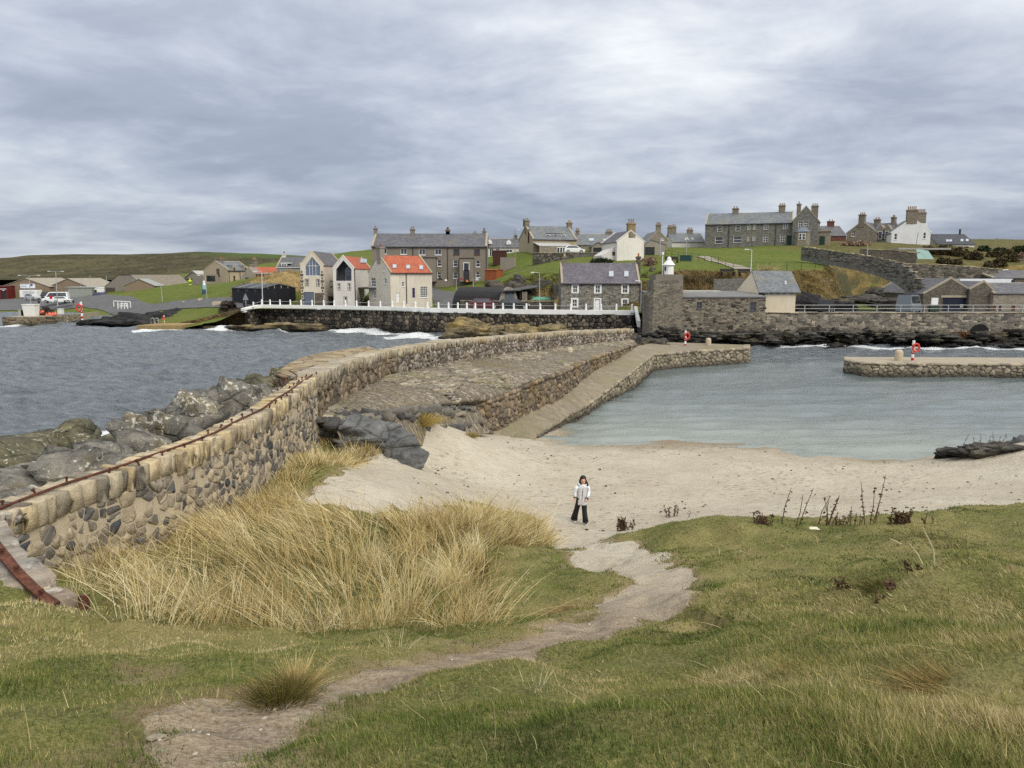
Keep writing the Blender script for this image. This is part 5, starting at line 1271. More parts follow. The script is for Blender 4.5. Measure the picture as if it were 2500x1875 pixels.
# --- tall gabled houses by the sea wall
BLUEG = paint('blue_grey_door', srgb(92,102,114), 0.5, .08)
def glazed_gable(h, poly, face, name_bars, rec=0.25, frame=None):
    """big window filling a gable: polygon pane with mullions"""
    frame = frame or paint('grey_frame', srgb(196,198,200), 0.5); xs = [p[0] for p in poly]; zs = [p[1] for p in poly]
    g = MB(); g.add([h.to3(face, p, -rec) for p in poly], [tuple(range(len(poly)))])
    fr = MB(); n = len(poly)
    for i in range(n):
        a, b = Vector(poly[i]), Vector(poly[(i+1) % n]); fr.tube([h.to3(face, a, -rec+.04), h.to3(face, b, -rec+.04)], .07, 4)
    for kind, t in name_bars:
        if kind == 'v':
            top = max(z for z in np.linspace(min(zs), max(zs), 200) if _in(poly, (t, z)) or z == min(zs)); fr.tube([h.to3(face, (t, min(zs)), -rec+.04), h.to3(face, (t, top), -rec+.04)], .055, 4)
        else: 
            l = [x for x in np.linspace(min(xs), max(xs), 200) if _in(poly, (x, t))]; fr.tube([h.to3(face, (l[0], t), -rec+.04), h.to3(face, (l[-1], t), -rec+.04)], .065, 4)
    w = fr.build('gable_window', frame, h.root); g.build('pane', GLASS2, w); return w
def _in(h, c):
    r = False
    for i in range(len(h)):
        a, b = h[i], h[(i+1) % len(h)]
        if (a[1] > c[1]) != (b[1] > c[1]) and c[0] < (b[0]-a[0])*(c[1]-a[1])/(b[1]-a[1])+a[0]: r = not r
    return r
GLASS2 = NT('sky_mirror_glass').done((0.10, 0.13, 0.19), 0.05, 1.0)
h = mk('gabled_house', 'cream gabled house with a tall glazed gable and blue-grey garage door', Z2, 873, 1078, 792, 122, 122, 14)
poly = [h.px(*Z2(*q)) for q in ((903,530),(1037,530),(1037,440),(964,356),(903,440))]
wn = [h.rect(R4(Z2, q)) for q in ((908,562,930,614),(1009,562,1031,616))]; wr = h.rect(R4(Z2, (1124,575,1149,618)), 'R'); gd = h.rect(R4(Z2, (888,674,986,792)))
h.shell(hz(h, Z2, 873, 435), hz(h, Z2, 960, 312), 'y', HARL_C, {'F': [poly, gd] + wn, 'R': [wr]})
glazed_gable(h, poly, 'F', [('h', h.px(*Z2(960,440))[1]), ('v', h.px(*Z2(938,440))[0]), ('v', h.px(*Z2(965,440))[0]), ('v', h.px(*Z2(995,440))[0])])
for r in wn: h.window(r, bars=(0, 1), surround=paint('stone_margin', srgb(150,138,120), .8))
h.window(wr, 'R', surround=paint('stone_margin', srgb(150,138,120), .8)); h.door(gd, BLUEG); h.roof(SLATE, over=.1, verge=.0, skew=paint('verge_cream', srgb(196,186,150), .8))
sb = h.rect(R4(Z2, (990,682,1066,792))); MB().box(sb[0], sb[2], -.06, .05, 0, sb[3]).build('stone_panel', STONE_D, h.root)
for x in (0.0, h.w-.42):
    q = MB()
    for k in range(11): q.box(x-.03 + (0.0 if k % 2 else .12), x + (.42 if k % 2 else .30), -.05, .06, .1+k*.5, .1+k*.5+.36)
    q.build('quoins', STONE_D, h.root)
bx = h.rect(R4(Z2, (1105,640,1165,706)), 'R'); q = MB().box(h.w, h.w+1.3, bx[0], bx[2], bx[1]-.15, bx[1]); 
for k in range(9): y = bx[0] + (bx[2]-bx[0])*k/8; q.box(h.w+1.22, h.w+1.28, y-.03, y+.03, bx[1], bx[1]+1.1)
q.box(h.w+1.2, h.w+1.3, bx[0], bx[2], bx[1]+1.1, bx[1]+1.18); q.build('balcony', DARK, h.root)

h = mk('gabled_house', 'pale house with a recessed gable balcony and red pantile roof', Z2, 1163, 1350, 800, 121, 121, 15)
poly = [h.px(*Z2(*q)) for q in ((1183,574),(1320,574),(1320,470),(1248,388),(1183,470))]
wn = [h.rect(R4(Z2, q)) for q in ((1196,597,1219,652),(1289,597,1312,652),(1255,717,1280,775))]; wr = h.rect(R4(Z2, (1398,738,1420,780)), 'R')
h.shell(hz(h, Z2, 1163, 462), hz(h, Z2, 1245, 355), 'y', HARL_W, {'F': [poly] + wn, 'R': [wr]})
lg = MB(); n_ = len(poly); lg.add([h.to3('F', p) for p in poly] + [h.to3('F', p, -2.2) for p in poly], [(i, n_+i, n_+(i+1) % n_, (i+1) % n_) for i in range(n_)] + [tuple(range(2*n_-1, n_-1, -1))])
lg.build('loggia', paint('loggia_dark', (.12, .12, .13), .7), h.root)
pin = [(x, z) for x, z in [h.px(*Z2(*q)) for q in ((1242,572),(1316,572),(1316,474),(1275,432),(1242,474))]]
glazed_gable(h, pin, 'F', [('h', h.px(*Z2(1280,490))[1]), ('v', h.px(*Z2(1280,490))[0])], 1.9)
rl = MB(); x0, z0 = h.px(*Z2(1185,574)); x1, z1 = h.px(*Z2(1320,530))
rl.box(x0, x1, .02, .06, z1-.06, z1); 
for k in range(15): x = x0 + (x1-x0)*k/14; rl.box(x-.02, x+.02, .02, .06, z0, z1)
rl.build('balcony_rail', DARK, h.root)
for r in wn: h.window(r, bars=(0, 1), surround=paint('stone_margin2', srgb(176,166,150), .8))
h.window(wr, 'R', surround=HARL_G); h.roof(TILE, over=.1, verge=0, skew=HARL_W); MB().box(h.w+.02, h.w+.12, .3, .42, 0, h.eave-.1).build('downpipe', DARK, h.root)
for q in ((1396,377,1428,415),(1424,377,1456,415),(1517,383,1545,405)): h.skylight(R4(Z2, q))
by = h.px(*Z2(1360,635), 'R'); MB().box(h.w, h.w+3.5, by[0]+1.6, by[0]+7, by[1]-.15, by[1]).build('deck_balcony', DARK, h.root)

cA, cC = AT(*Z2(1480, 778), 122), AT(*Z2(1675, 778), 117)
gd_ = Vector((cC.x-cA.x, cC.y-cA.y)); dep = gd_.length; nrm = Vector((-gd_.y, gd_.x)).normalized()
u_end = Z2(2046, 0)[0]; k = next(k for k in np.arange(4, 14, .02) if VW(cC.x+nrm.x*k, cC.y+nrm.y*k, 6)[0] >= u_end)
h = House('gabled_house', 'cream harled house with a red pantile roof, purple door and grey gable', cC, (cC.x+nrm.x*k, cC.y+nrm.y*k), (cA.z+cC.z)/2, dep)
wF = [h.rect(R4(Z2, q)) for q in ((1774,582,1797,625),(1940,627,2008,722))]; dF = h.rect(R4(Z2, (1866,637,1892,724))); d2 = h.rect(R4(Z2, (1722,682,1754,766)))
wL = [h.rect(R4(Z2, q), 'L') for q in ((1496,545,1538,626),(1612,552,1642,600),(1514,668,1540,730),(1604,457,1618,487))]
h.shell(hz(h, Z2, 1690, 500), hz(h, Z2, 1600, 350, 'L'), 'x', HARL_C, {'F': wF + [dF, d2], 'L': wL})
for r, b in zip(wF, ((0, 1), (3, 4))): h.window(r, bars=b)
for r in wL: h.window(r, 'L', bars=(1, 2))
PURPLE = paint('purple_door', srgb(58,44,104), .45, .08)
h.door(dF, PURPLE, surround=HARL_C); h.door(d2, WHITE); h.roof(TILE, over=.15, verge=0.0, skew=SKEW); h.gutter([Z2(1812, 600)])
for q in ((1688,428,1724,462),(1810,433,1846,467),(1929,437,1963,473)): h.skylight(R4(Z2, q))
h.chimney(.35, dep*.5, .8, 1.1, h.ridge-1.2, h.ridge+1.2, HARL_G, 1, paint('red_pot', srgb(140,70,50), .8))
g = MB(); g.add([h.to3('L', p, .012) for p in h.outl['L']], [(0, 4, 3, 2, 1)]); 
bal = h.px(*Z2(1500, 635), 'L'); MB().box(-1.2, 0, bal[0]-1.5, bal[0]+2.2, bal[1]-.2, bal[1]-.05).build('side_balcony', DARK, h.root)

# --- brown terrace above
h = mk('terrace_house', 'long brown harled terrace with a slate roof on the green slope', lambda x, y: (x, y), 909.6, 1188.5, 687, 140, 140, 9)
idt = lambda x, y: (x, y)
up = [R4(Z2, q) for q in ((1578,278,1638,332),(1762,283,1820,335),(1927,287,1985,340),(2070,287,2130,340))]
upb = [R4(Z3, q) for q in ((210,398,265,450),(395,400,448,452))]
midw = [R4(Z3, q) for q in ((65,497,103,552),(208,498,247,555),(412,502,450,558),(208,605,248,662),(412,605,450,655),(65,605,103,655))] + [R4(Z2, q) for q in ((1700,400,1740,450),(1580,400,1620,450),(1700,500,1740,550))]
wa = [h.rect(q) for q in up]; wb = [h.rect(q) for q in upb]; wc = [h.rect(q) for q in midw]
h.shell(hz(h, idt, 1050, 602), hz(h, idt, 1050, 572, 4.5), 'x', HARL_T, {'F': wa+wb+wc})
for r in wa: h.window(r, bars=(1, 0))
BROWNF = paint('brown_frame', srgb(98,62,44), .6)
for r in wb: h.window(r, bars=(2, 0), frame=BROWNF)
for r in wc: h.window(r, bars=(0, 1))
h.roof(SLATE, verge=.1, skew=SKEW); h.gutter([Z2(1874,400), Z3(158,500), (909.6+278, 640)])
low = h.px(1050, 652)[1]; q = MB()
MB().box(.02, h.w-.02, -.035, .01, 0, low).build('stone_base', STONE_D, h.root) if False else None
for q in ((1968,370,2090,575),):
    r = h.rect(R4(Z2, q)); p = MB().box(r[0], r[2], -2.0, -.01, 0, r[3]); p.build('porch', HARL_T, h.root); MB().box(r[0]-.1, r[2]+.1, -2.1, -.01, r[3], r[3]+.12).build('porch_roof', DARK, h.root)
for q in ((270,485,393,690),(-60,485,62,690)):
    r = h.rect(R4(Z3, q)); p = MB().box(r[0], r[2], -1.6, -.01, 0, r[3]).build('porch', HARL_T, h.root); MB().box(r[0]-.1, r[2]+.1, -1.7, -.01, r[3], r[3]+.12).build('porch_roof', DARK, h.root)
    cx = (r[0]+r[2])/2
    w = MB().box(cx-.55, cx+.55, -1.66, -1.60, r[3]-2.2, r[3]-.7).build('window', WHITE, h.root); MB().box(cx-.44, cx+.44, -1.675, -1.661, r[3]-2.08, r[3]-.82).build('pane', GLASS, w)
    d = MB().box(cx-.5, cx+.5, -1.66, -1.60, .0, 2.05).build('door', paint('dark_door', (.03, .03, .03), .5), h.root); MB().box(cx-.2, cx+.2, -1.675, -1.661, 1.2, 1.8).build('pane', GLASS, d)
for q in ((1522,112,1552,160),(1850,118,1890,180),(2170,128,2205,190)): h.chim_px(R4(Z2, q), 4.5, HARL_T, pots=2)
for q in ((143,235,178,300),(472,245,502,300)): h.chim_px(R4(Z3, q), 4.5, HARL_T, pots=1, pot=DARK)
# stone lower storey as a shallow skin around the openings
segs = sorted([(r[0]-.12, r[2]+.12) for r in wc if r[1] < low-1.2])
# --- white cottages behind the terrace
h = mk('white_cottage', 'white cottage pair with two white dormers behind the terrace end', Z3, 505, 800, 470, 165, 165, 7)
wn = [h.rect(R4(Z3, q)) for q in ((535,392,570,465),(590,395,625,412),(690,405,740,430))]
h.shell(hz(h, Z3, 600, 385), hz(h, Z3, 600, 308, 3.5), 'x', HARL_W, {'F': wn})
for r in wn: h.window(r, bars=(1, 0))
h.roof(SLATE, rid=RID)
for q in ((515,308,556,352),(688,312,730,357)):
    a = h.rect((Z3(q[0], q[1]), Z3(q[2], q[3])), 0.6); mb = MB(); mb.extr([(a[0], a[1]), (a[2], a[1]), (a[2], a[3]-.5), ((a[0]+a[2])/2, a[3]), (a[0], a[3]-.5)], 'y', 0.6, 2.8); d = mb.build('dormer', WHITE, h.root)
    MB().box(a[0]+.35, a[2]-.35, .56, .6, a[1]+.3, a[3]-.8).build('pane', GLASS, d)
h.chim_px(R4(Z3, (755,285,783,320)), 3.5, STONE_D, pots=2); h.chim_px(R4(Z3, (390,262,418,290)), 3.5, CHIM, pots=2)

# --- tan house with a box dormer
cA, cC, cB = AT(*Z3(800, 436), 158), AT(*Z3(924, 436), 152), AT(*Z3(1318, 436), 155)
h = House('tan_house', 'tan gabled house with a wide dark box dormer and a glazed lean-to', cC, cB, cC.z, 8.5)
wL = [h.rect(R4(Z3, q), 'L') for q in ((888,352,906,418),(822,283,834,318))]
wL = [(2.0, 2.2, 3.0, 4.8), (5.2, 5.6, 5.8, 7.0)]
h.shell(hz(h, Z3, 1100, 312), hz(h, Z3, 1100, 200, 4.2), 'x', HARL_Y, {'L': wL})
for r in wL: h.window(r, 'L', bars=(1, 1), frame=paint('brown_frame', srgb(98,62,44), .6))
h.roof(SLATE_G, skew=SKEW, verge=.05); h.gutter()
a = h.rect(R4(Z3, (1050,256,1197,304)), 1.0); d = MB().box(a[0], a[2], 1.0, 4, a[1]-.2, a[3]).build('dormer', paint('dormer_dark', (.05, .05, .055), .6), h.root)
for t in (.30, .78):
    c = a[0] + (a[2]-a[0])*t; fr = MB().box(c-1.3, c+1.3, .94, 1.0, a[1]+.1, a[3]-.25).build('window', WHITE, d)
    for k in range(3): MB().box(c-1.2+k*.83, c-.45+k*.83, .92, .94, a[1]+.2, a[3]-.35).build('pane', GLASS, fr)
h.chim_px(R4(Z3, (852,150,890,215)), 4.2, CHIM, pots=2); h.chim_px(R4(Z3, (1234,170,1272,230)), 4.2, CHIM, pots=2)
a = h.rect(R4(Z3, (985,372,1290,405)), -3.5); b = h.px(*Z3(1100, 345))[1]
gl = MB().add([(a[0], -3.5, a[3]), (a[2], -3.5, a[3]), (a[2], -.02, b), (a[0], -.02, b), (a[0], -3.5, a[3]+.1), (a[2], -3.5, a[3]+.1), (a[2], -.02, b+.1), (a[0], -.02, b+.1)], [(0,3,2,1),(4,5,6,7),(0,1,5,4),(1,2,6,5),(2,3,7,6),(3,0,4,7)])
gl.build('lean_to_roof', paint('glass_roof', srgb(176,176,172), .35, .15), h.root); MB().box(a[0], a[2], -3.45, -3.35, -1, a[3]).build('lean_to_wall', STONE_T, h.root)
for k in range(5): c = a[0] + (a[2]-a[0])*(.55+.085*k); w = MB().box(c-.28, c+.28, -3.50, -3.45, a[3]-1.3, a[3]-.15).build('window', WHITE, h.root); MB().box(c-.2, c+.2, -3.52, -3.50, a[3]-1.2, a[3]-.25).build('pane', GLASS, w)

h = mk('slate_cottage', 'low cottage with two skylights in a grey slate roof beside the tan house', Z3, 1300, 1665, 420, 158, 158, 8)
h.shell(hz(h, Z3, 1500, 362), hz(h, Z3, 1500, 268, 4), 'x', STONE_T); h.roof(SLATE_G, rid=RID)
for q in ((1428,303,1476,327),(1556,309,1600,333)): h.skylight(R4(Z3, q))
h.chim_px(R4(Z3, (1583,250,1636,290)), 4, CHIM, pots=3); h.chim_px(R4(Z3, (1312,240,1342,262)), 4, CHIM, pots=2)
h = mk('garage', 'small dark garage in front of the skylit cottage', Z3, 1455, 1575, 428, 150, 150, 5, cat='garage')
gd2 = h.rect(R4(Z3, (1468,385,1545,426))); h.shell(hz(h, Z3, 1500, 378), hz(h, Z3, 1515, 340), 'y', HARL_G, {'F': [gd2]}); h.door(gd2, paint('garage_green', srgb(36,44,44), .6)); h.roof(SLATE, verge=.15)

# --- white gable-end house
h = mk('white_gable_house', 'weathered white gable-end house with three tall chimney pots', Z3, 1680, 1922, 528, 130, 131, 8)
b1 = h.rect(R4(Z3, (1790,505,1842,526))); h.shell(hz(h, Z3, 1680, 332), hz(h, Z3, 1805, 238), 'y', harl('flaking_white', srgb(226,222,212), .5, srgb(176,168,152)), {'F': [b1]}); h.roof(SLATE, verge=0, skew=HARL_W)
h.door(b1, DARK); h.chim_px(R4(Z3, (1778,178,1840,246)), .5, masonry('chimney_flake', [srgb(142,122,92), srgb(166,146,112)], srgb(150,130,100), .3), 1.0, pots=3, pot_h=.7)
a = h.rect(R4(Z3, (1565,378,1680,500))); lt = MB(); lt.extr([(a[0], -1.2), (0, -1.2), (0, a[3]), (a[0], a[3]-1.4)], 'y', 1.0, 5.5); lt.build('lean_to', HARL_W, h.root)
c = h.rect(R4(Z3, (1640,422,1672,456)), 1.0); w = MB().box(c[0], c[2], .95, 1.0, c[1], c[3]).build('window', paint('brown_frame', srgb(98,62,44), .6), h.root); MB().box(c[0]+.1, c[2]-.1, .93, .95, c[1]+.1, c[3]-.1).build('pane', GLASS, w)

# --- cluster of stone houses behind
h = mk('stone_house', 'stone gabled house with a garage door behind the white gable', Z4, 145, 350, 560, 158, 158, 12)
w1 = h.rect(R4(Z4, (288,442,312,472))); h.shell(hz(h, Z4, 145, 470), hz(h, Z4, 240, 372), 'y', STONE_T, {'F': [w1]}); h.window(w1); h.roof(SLATE_G, verge=.05, skew=SKEW)
h.chim_px(R4(Z4, (230,315,278,372)), .6, CHIM, pots=3)
h = mk('garage', 'grey gabled garage with a dark green door by the sloping path', Z4, 105, 322, 634, 142, 143, 8, cat='garage')
gd2 = h.rect(R4(Z4, (110,545,212,633))); h.shell(hz(h, Z4, 105, 520), hz(h, Z4, 150, 468), 'y', HARL_G, {'F': [gd2]}, .3); h.door(gd2, paint('garage_green', srgb(36,44,44), .6)); h.roof(SLATE_G, verge=.1)
h = mk('slate_cottage', 'low slate-roofed cottage with white dormers left of the long stone building', Z4, 400, 752, 560, 172, 172, 9)
h.shell(hz(h, Z4, 600, 492), hz(h, Z4, 600, 402, 4.5), 'x', HARL_W); h.roof(SLATE_G, rid=RID)
for q in ((540,436,590,480),(612,440,648,488)):
    a = h.rect(R4(Z4, q), .8); mb = MB(); mb.extr([(a[0], a[1]), (a[2], a[1]), (a[2], a[3]-.6), ((a[0]+a[2])/2, a[3]), (a[0], a[3]-.6)], 'y', .8, 3.4); d = mb.build('dormer', WHITE, h.root); MB().box(a[0]+.4, a[2]-.4, .76, .8, a[1]+.3, a[3]-1.0).build('pane', GLASS, d)
for q in ((355,342,392,385),(392,335,442,395),(565,368,622,420)): h.chim_px(R4(Z4, q), 4.5, CHIM, pots=3)

# --- long stone building on the hill
h = mk('long_stone_house', 'long two-storey grey stone building with four chimneys on the hilltop lawn', Z4, 752, 1692, 548, 166, 160, 9)
q1 = ((893,320,938,380),(1092,308,1138,372),(1218,302,1248,358),(1280,300,1308,356),(1394,297,1440,358),(1604,288,1652,350),(868,436,950,508),(1066,430,1154,498),(1213,424,1242,482),(1273,421,1302,478),(1386,416,1434,490),(1570,412,1618,485))
wn = [h.rect(R4(Z4, q)) for q in q1]; dr = h.rect(R4(Z4, (1640,420,1690,524)))
h.shell((hz(h, Z4, 1200, 292),)*2, hz(h, Z4, 1200, 182, 4.5), 'x', STONE_G, {'F': wn + [dr]})
for i, r in enumerate(wn): h.window(r, bars=(0, 1) if i in (0, 1, 6, 7) else (1, 2), surround=paint('stone_margin3', srgb(138,130,114), .85))
GREEND = paint('green_door', srgb(24,58,44), .5, .1)
h.door(dr, GREEND, surround=STONE_T); h.roof(SLATE_G, over=.25, verge=.0, skew=SKEW); h.gutter([Z4(1015, 400), Z4(1520, 400)])
for q, pn in (((1055,140,1118,205),2),((1555,108,1622,180),3),((1750,92,1792,170),2)): h.chim_px(R4(Z4, q), 4.5, CHIM, 1.0, pots=pn)
L_ = h
h = mk('stone_wing', 'gabled stone wing with a canted bay at the right of the long building', Z4, 1692, 1965, 528, 159, 157, 8)
q1 = ((1768,268,1810,340),(1828,266,1870,338)); wn = [h.rect(R4(Z4, q)) for q in q1]
h.shell(hz(h, Z4, 1692, 266), hz(h, Z4, 1830, 110), 'y', STONE_G, {'F': wn}); h.roof(SLATE_G, over=.2, verge=.02, skew=SKEW)
for r in wn: h.window(r, bars=(1, 2), surround=paint('stone_margin3', srgb(138,130,114), .85))
a = h.rect(R4(Z4, (1730,385,1888,528))); m_ = (a[0]+a[2])/2; cw = (a[2]-a[0])/2
bay = MB().prism([(a[0], 0), (a[0]+.6, -1.0), (a[2]-.6, -1.0), (a[2], 0)], -1.2, a[3]).build('bay', STONE_T, h.root)
MB().prism([(a[0]-.1, 0), (a[0]+.55, -1.12), (a[2]-.55, -1.12), (a[2]+.1, 0)], a[3], a[3]+.1).add([(a[0]-.1, 0, a[3]+.1), (a[0]+.55, -1.12, a[3]+.1), (a[2]-.55, -1.12, a[3]+.1), (a[2]+.1, 0, a[3]+.1), (m_-.5, 0, a[3]+1.0), (m_+.5, 0, a[3]+1.0)], [(0,1,4),(1,2,5,4),(2,3,5)]).build('bay_roof', paint('lead', srgb(116,124,134), .5), h.root)
wz0, wz1 = h.px(*Z4(1800, 470))[1], h.px(*Z4(1800, 398))[1]
for c0, c1 in ((a[0]+.85, m_-.05), (m_+.05, a[2]-.85)):
    w = MB().box(c0, c1, -1.06, -1.0, wz0, wz1).build('window', WHITE, bay); MB().box(c0+.1, c1-.1, -1.08, -1.061, wz0+.1, (wz0+wz1)/2-.04).box(c0+.1, c1-.1, -1.08, -1.061, (wz0+wz1)/2+.04, wz1-.1).build('pane', GLASS, w)
h.chim_px(R4(Z4, (1908,112,1978,190)), 4, CHIM, 1.0, pots=3)
p0 = h.px(*Z4(1995, 525), 3.0); p1 = h.px(*Z4(2112, 380), 3.0)
MB().box(h.w, p1[0], 1.0, 5.5, -1.2, p1[1]).build('porch', STONE_T, h.root); MB().box(h.w, p1[0]+.2, .8, 5.6, p1[1], p1[1]+.25).build('porch_cornice', SKEW, h.root)
a = h.px(*Z4(1998, 428), 1.0); b = h.px(*Z4(2048, 520), 1.0); MB().box(a[0], b[0], .93, 1.0, b[1], a[1]).build('door', GREEND, h.root)

# --- houses to the right
h = mk('brick_house', 'brown house with a hipped slate roof and red brick chimney beyond the stone wing', Z5, 225, 408, 392, 185, 185, 9)
h.shell(hz(h, Z5, 300, 338), hz(h, Z5, 300, 258, 4.5), 'x', masonry('red_brick', [srgb(96,60,52), srgb(120,74,62)], srgb(110,92,82), .25)); h.roof(SLATE, rid=RID); h.chim_px(R4(Z5, (250,220,300,270)), 4.5, paint('brick_red', srgb(98,58,50), .8), pots=2)
h = mk('stone_villa', 'grey stone villa with a gable wall and three dormer gables', Z5, 410, 662, 395, 172, 168, 10)
w1 = h.rect(R4(Z5, (458,295,486,342))); h.shell(hz(h, Z5, 410, 318), hz(h, Z5, 545, 218), 'y', STONE_T, {'F': [w1]}); h.window(w1); h.roof(SLATE, verge=.02, skew=SKEW)
h.chim_px(R4(Z5, (524,165,572,222)), .5, CHIM, 1.2, pots=3); h.chim_px(R4(Z5, (654,205,700,260)), 6, CHIM, 1.0, pots=2)
p = h.px(*Z5(800, 390), 2.0)
wing = MB(); wing.box(h.w, p[0], 1.0, 8, -1.5, h.eave-.3); wing.build('side_wing', STONE_T, h.root)
rf = MB(); rf.extr([(.7, h.eave-.4), (4.5, h.eave+2.2), (8.3, h.eave-.4)], 'x', h.w-1, p[0]+.1); rf.build('side_roof', SLATE, h.root)
for t in (.22, .72):
    c = h.w + (p[0]-h.w)*t; g = MB(); g.extr([(c-1.0, h.eave-1.6), (c+1.0, h.eave-1.6), (c+1.0, h.eave+.3), (c, h.eave+1.7), (c-1.0, h.eave+.3)], 'y', .9, 3.5); g.build('dormer_gable', STONE_T, h.root)
    w = MB().box(c-.42, c+.42, .84, .9, h.eave-1.4, h.eave+.3).build('window', WHITE, h.root); MB().box(c-.32, c+.32, .82, .84, h.eave-1.3, h.eave+.2).build('pane', GLASS, w)
h.chimney(p[0]-.5, 4.5, .8, 1.4, h.eave+1, h.eave+3.2, CHIM, 3)
h = mk('white_house', 'white gable-ended house with two rows of tall chimney pots and dormers', Z5, 797, 1132, 384, 162, 160, 10)
wn = [h.rect(R4(Z5, q)) for q in ((824,320,846,370),(1074,310,1094,362))]; h.shell(hz(h, Z5, 797, 312), hz(h, Z5, 975, 192), 'y', HARL_W if False else harl('bright_white', srgb(222,222,222), .15, srgb(170,168,164)), {'F': wn}, .52)
for r in wn: h.window(r, bars=(0, 1))
h.roof(SLATE_G, verge=0, skew=WHITE); h.chim_px(R4(Z5, (932,125,1016,192)), .5, CHIM, 1.2, pots=5, pot_h=.7); h.chim_px(R4(Z5, (1020,148,1092,190)), 9.4, CHIM, 1.2, pots=5, pot_h=.7)
MB().box(h.w, h.w+.04, .3, 9.7, -1.2, h.eave).build('side_stone', STONE_G, h.root)
for y in (2.0, 6.5):
    d = MB().box(h.w-2.4, h.w-.2, y, y+1.6, h.eave-.3, h.eave+2.0).build('dormer', paint('dormer_white', srgb(214,216,220), .6), h.root); MB().box(h.w-.2, h.w-.17, y+.2, y+1.4, h.eave+.2, h.eave+1.7).build('pane', GLASS, d)
h = mk('slate_roof_house', 'low house with a long dark slate roof and four skylights among the bushes', Z5, 1200, 1515, 432, 165, 165, 9)
h.shell(hz(h, Z5, 1300, 412), hz(h, Z5, 1300, 328, 4.5), 'x', HARL_W); h.roof(roofing('slate_dark', [srgb(52,54,58), srgb(66,68,74), srgb(84,86,90)]), verge=.2)
for q in ((1268,372,1292,390),(1295,372,1320,390),(1393,368,1418,388),(1438,367,1463,387)): h.skylight(R4(Z5, q))
h.chimney(h.w*.9, 4.5, .3, .3, h.ridge-.3, h.ridge+1.2, DARK, 0, cap=False)
h = mk('far_house', 'distant low grey house with a scaffolded chimney on the skyline', Z5, 1605, 1810, 450, 230, 230, 10)
h.shell(hz(h, Z5, 1700, 440), hz(h, Z5, 1700, 398, 5), 'x', HARL_W); h.roof(SLATE, rid=RID); h.chim_px(R4(Z5, (1690,378,1722,410)), 5, HARL_G, 1.0, pots=2)

# --- stone store with tower, and the white-fronted building
h = mk('stone_store', 'flat-roofed rubble stone store standing on the rocks above the harbour', Z4, 195, 1398, 1420, 93.5, 93.5, 9, cat='building')
wn = [h.rect(R4(Z4, q)) for q in ((668,1140,722,1210),(1246,1142,1306,1232))]; e = hz(h, Z4, 800, 1092)
STORE = masonry('store_stone', [srgb(82,78,73), srgb(112,106,97), srgb(138,129,115), srgb(154,144,127)], srgb(144,135,120), 0.40, 2.0, 0.05, 0.9, srgb(82,77,69))
h.shell((e, e+.5), e+.35, 'x', STORE, {'F': wn}, .5); h.roof(paint('felt_roof', srgb(112,112,112), .8, .2, 1), over=.12, th=.15)
for r in wn: h.window(r, bars=(1, 1), frame=paint('grey_frame2', srgb(92,92,92), .7))
tw = h.rect(R4(Z4, (215,840,512,1095))); tz = tw[3]; s1 = hz(h, Z4, 300, 905)
MB().box(tw[0]-.15, tw[2], -.25, 4.5, -1.0, s1).build('tower', STORE, h.root); MB().box(tw[0]+.1, tw[2]-.02, -.1, 4.3, s1, tz).build('tower_top', harl('tower_render', srgb(126,120,108), .5), h.root)
q = h.rect(R4(Z4, (150,1020,215,1420))); MB().prism([(q[0], .3), (tw[0]-.15, -.25), (tw[0]-.15, 4), (q[0], 4)], -1, [q[3]-.6, q[3], q[3], q[3]-.6]).build('buttress', STORE, h.root)
a = h.rect(R4(Z4, (515,1015,925,1045)), 5.0); MB().box(a[0], a[2], 5.0, 7.5, e+.4, a[3]).build('back_roof', paint('tin_roof', srgb(176,174,168), .6, .3), h.root)
emit_stones(h.root, [(f[0], f[1], f[2], 0, f[4], f[5], f[6], f[7]) for f in face_stones(Course([(.2, 0), (h.w-.1, 0)], e-.1, -.4), (.25, .6), (.14, .26), .03, .12, .02, .5) if not any(r[0]-.35 < f[0] < r[2]+.35 and r[1]-.25 < f[2] < r[3]+.25 for r in wn)], stone_mat('store_face_stone', [srgb(58,55,51), srgb(88,82,75), srgb(120,112,98), srgb(146,136,118)], None, None, fine=5), 'stone', 'b', 300)

h = mk('white_shelter', 'cream-walled building with a steep slate roof and a strip of small windows', Z4, 1398, 1728, 1238, 95.75, 95.75, 7.5, cat='building')
wn = [h.rect(R4(Z4, q)) for q in ((1408,1036,1432,1062),(1450,1036,1498,1062),(1516,1036,1564,1062),(1588,1037,1634,1062),(1666,1038,1710,1062))]
e = hz(h, Z4, 1500, 1024); h.shell(e, hz(h, Z4, 1500, 802, 3.75), 'x', harl('shelter_cream', srgb(214,202,178), .3, srgb(176,150,110)), {'F': wn})
for r in wn: h.window(r, bars=(0, 0), sill=False)
lx = h.px(*Z4(1170, 1030), 3.7)[0]; rf = MB(); p = h.ridge
rl_, rr = h.px(*Z4(1262, 802), 3.75)[0], h.px(*Z4(1690, 802), 3.75)[0]
rf.add([(-.9, -.35, e-.05), (h.w+.5, -.35, e-.05), (rr, 3.75, p), (rl_, 3.75, p), (h.w+.5, 7.9, e-.05), (-.9, 7.9, e-.05), (-.9, -.35, e-.2), (h.w+.5, -.35, e-.2), (h.w+.5, 7.9, e-.2), (-.9, 7.9, e-.2)], [(0,1,2,3),(2,4,5,3),(1,4,2),(6,9,8,7),(0,6,7,1),(1,7,8,4),(5,9,6,0)]); rf.build('roof', SLATE_G, h.root)
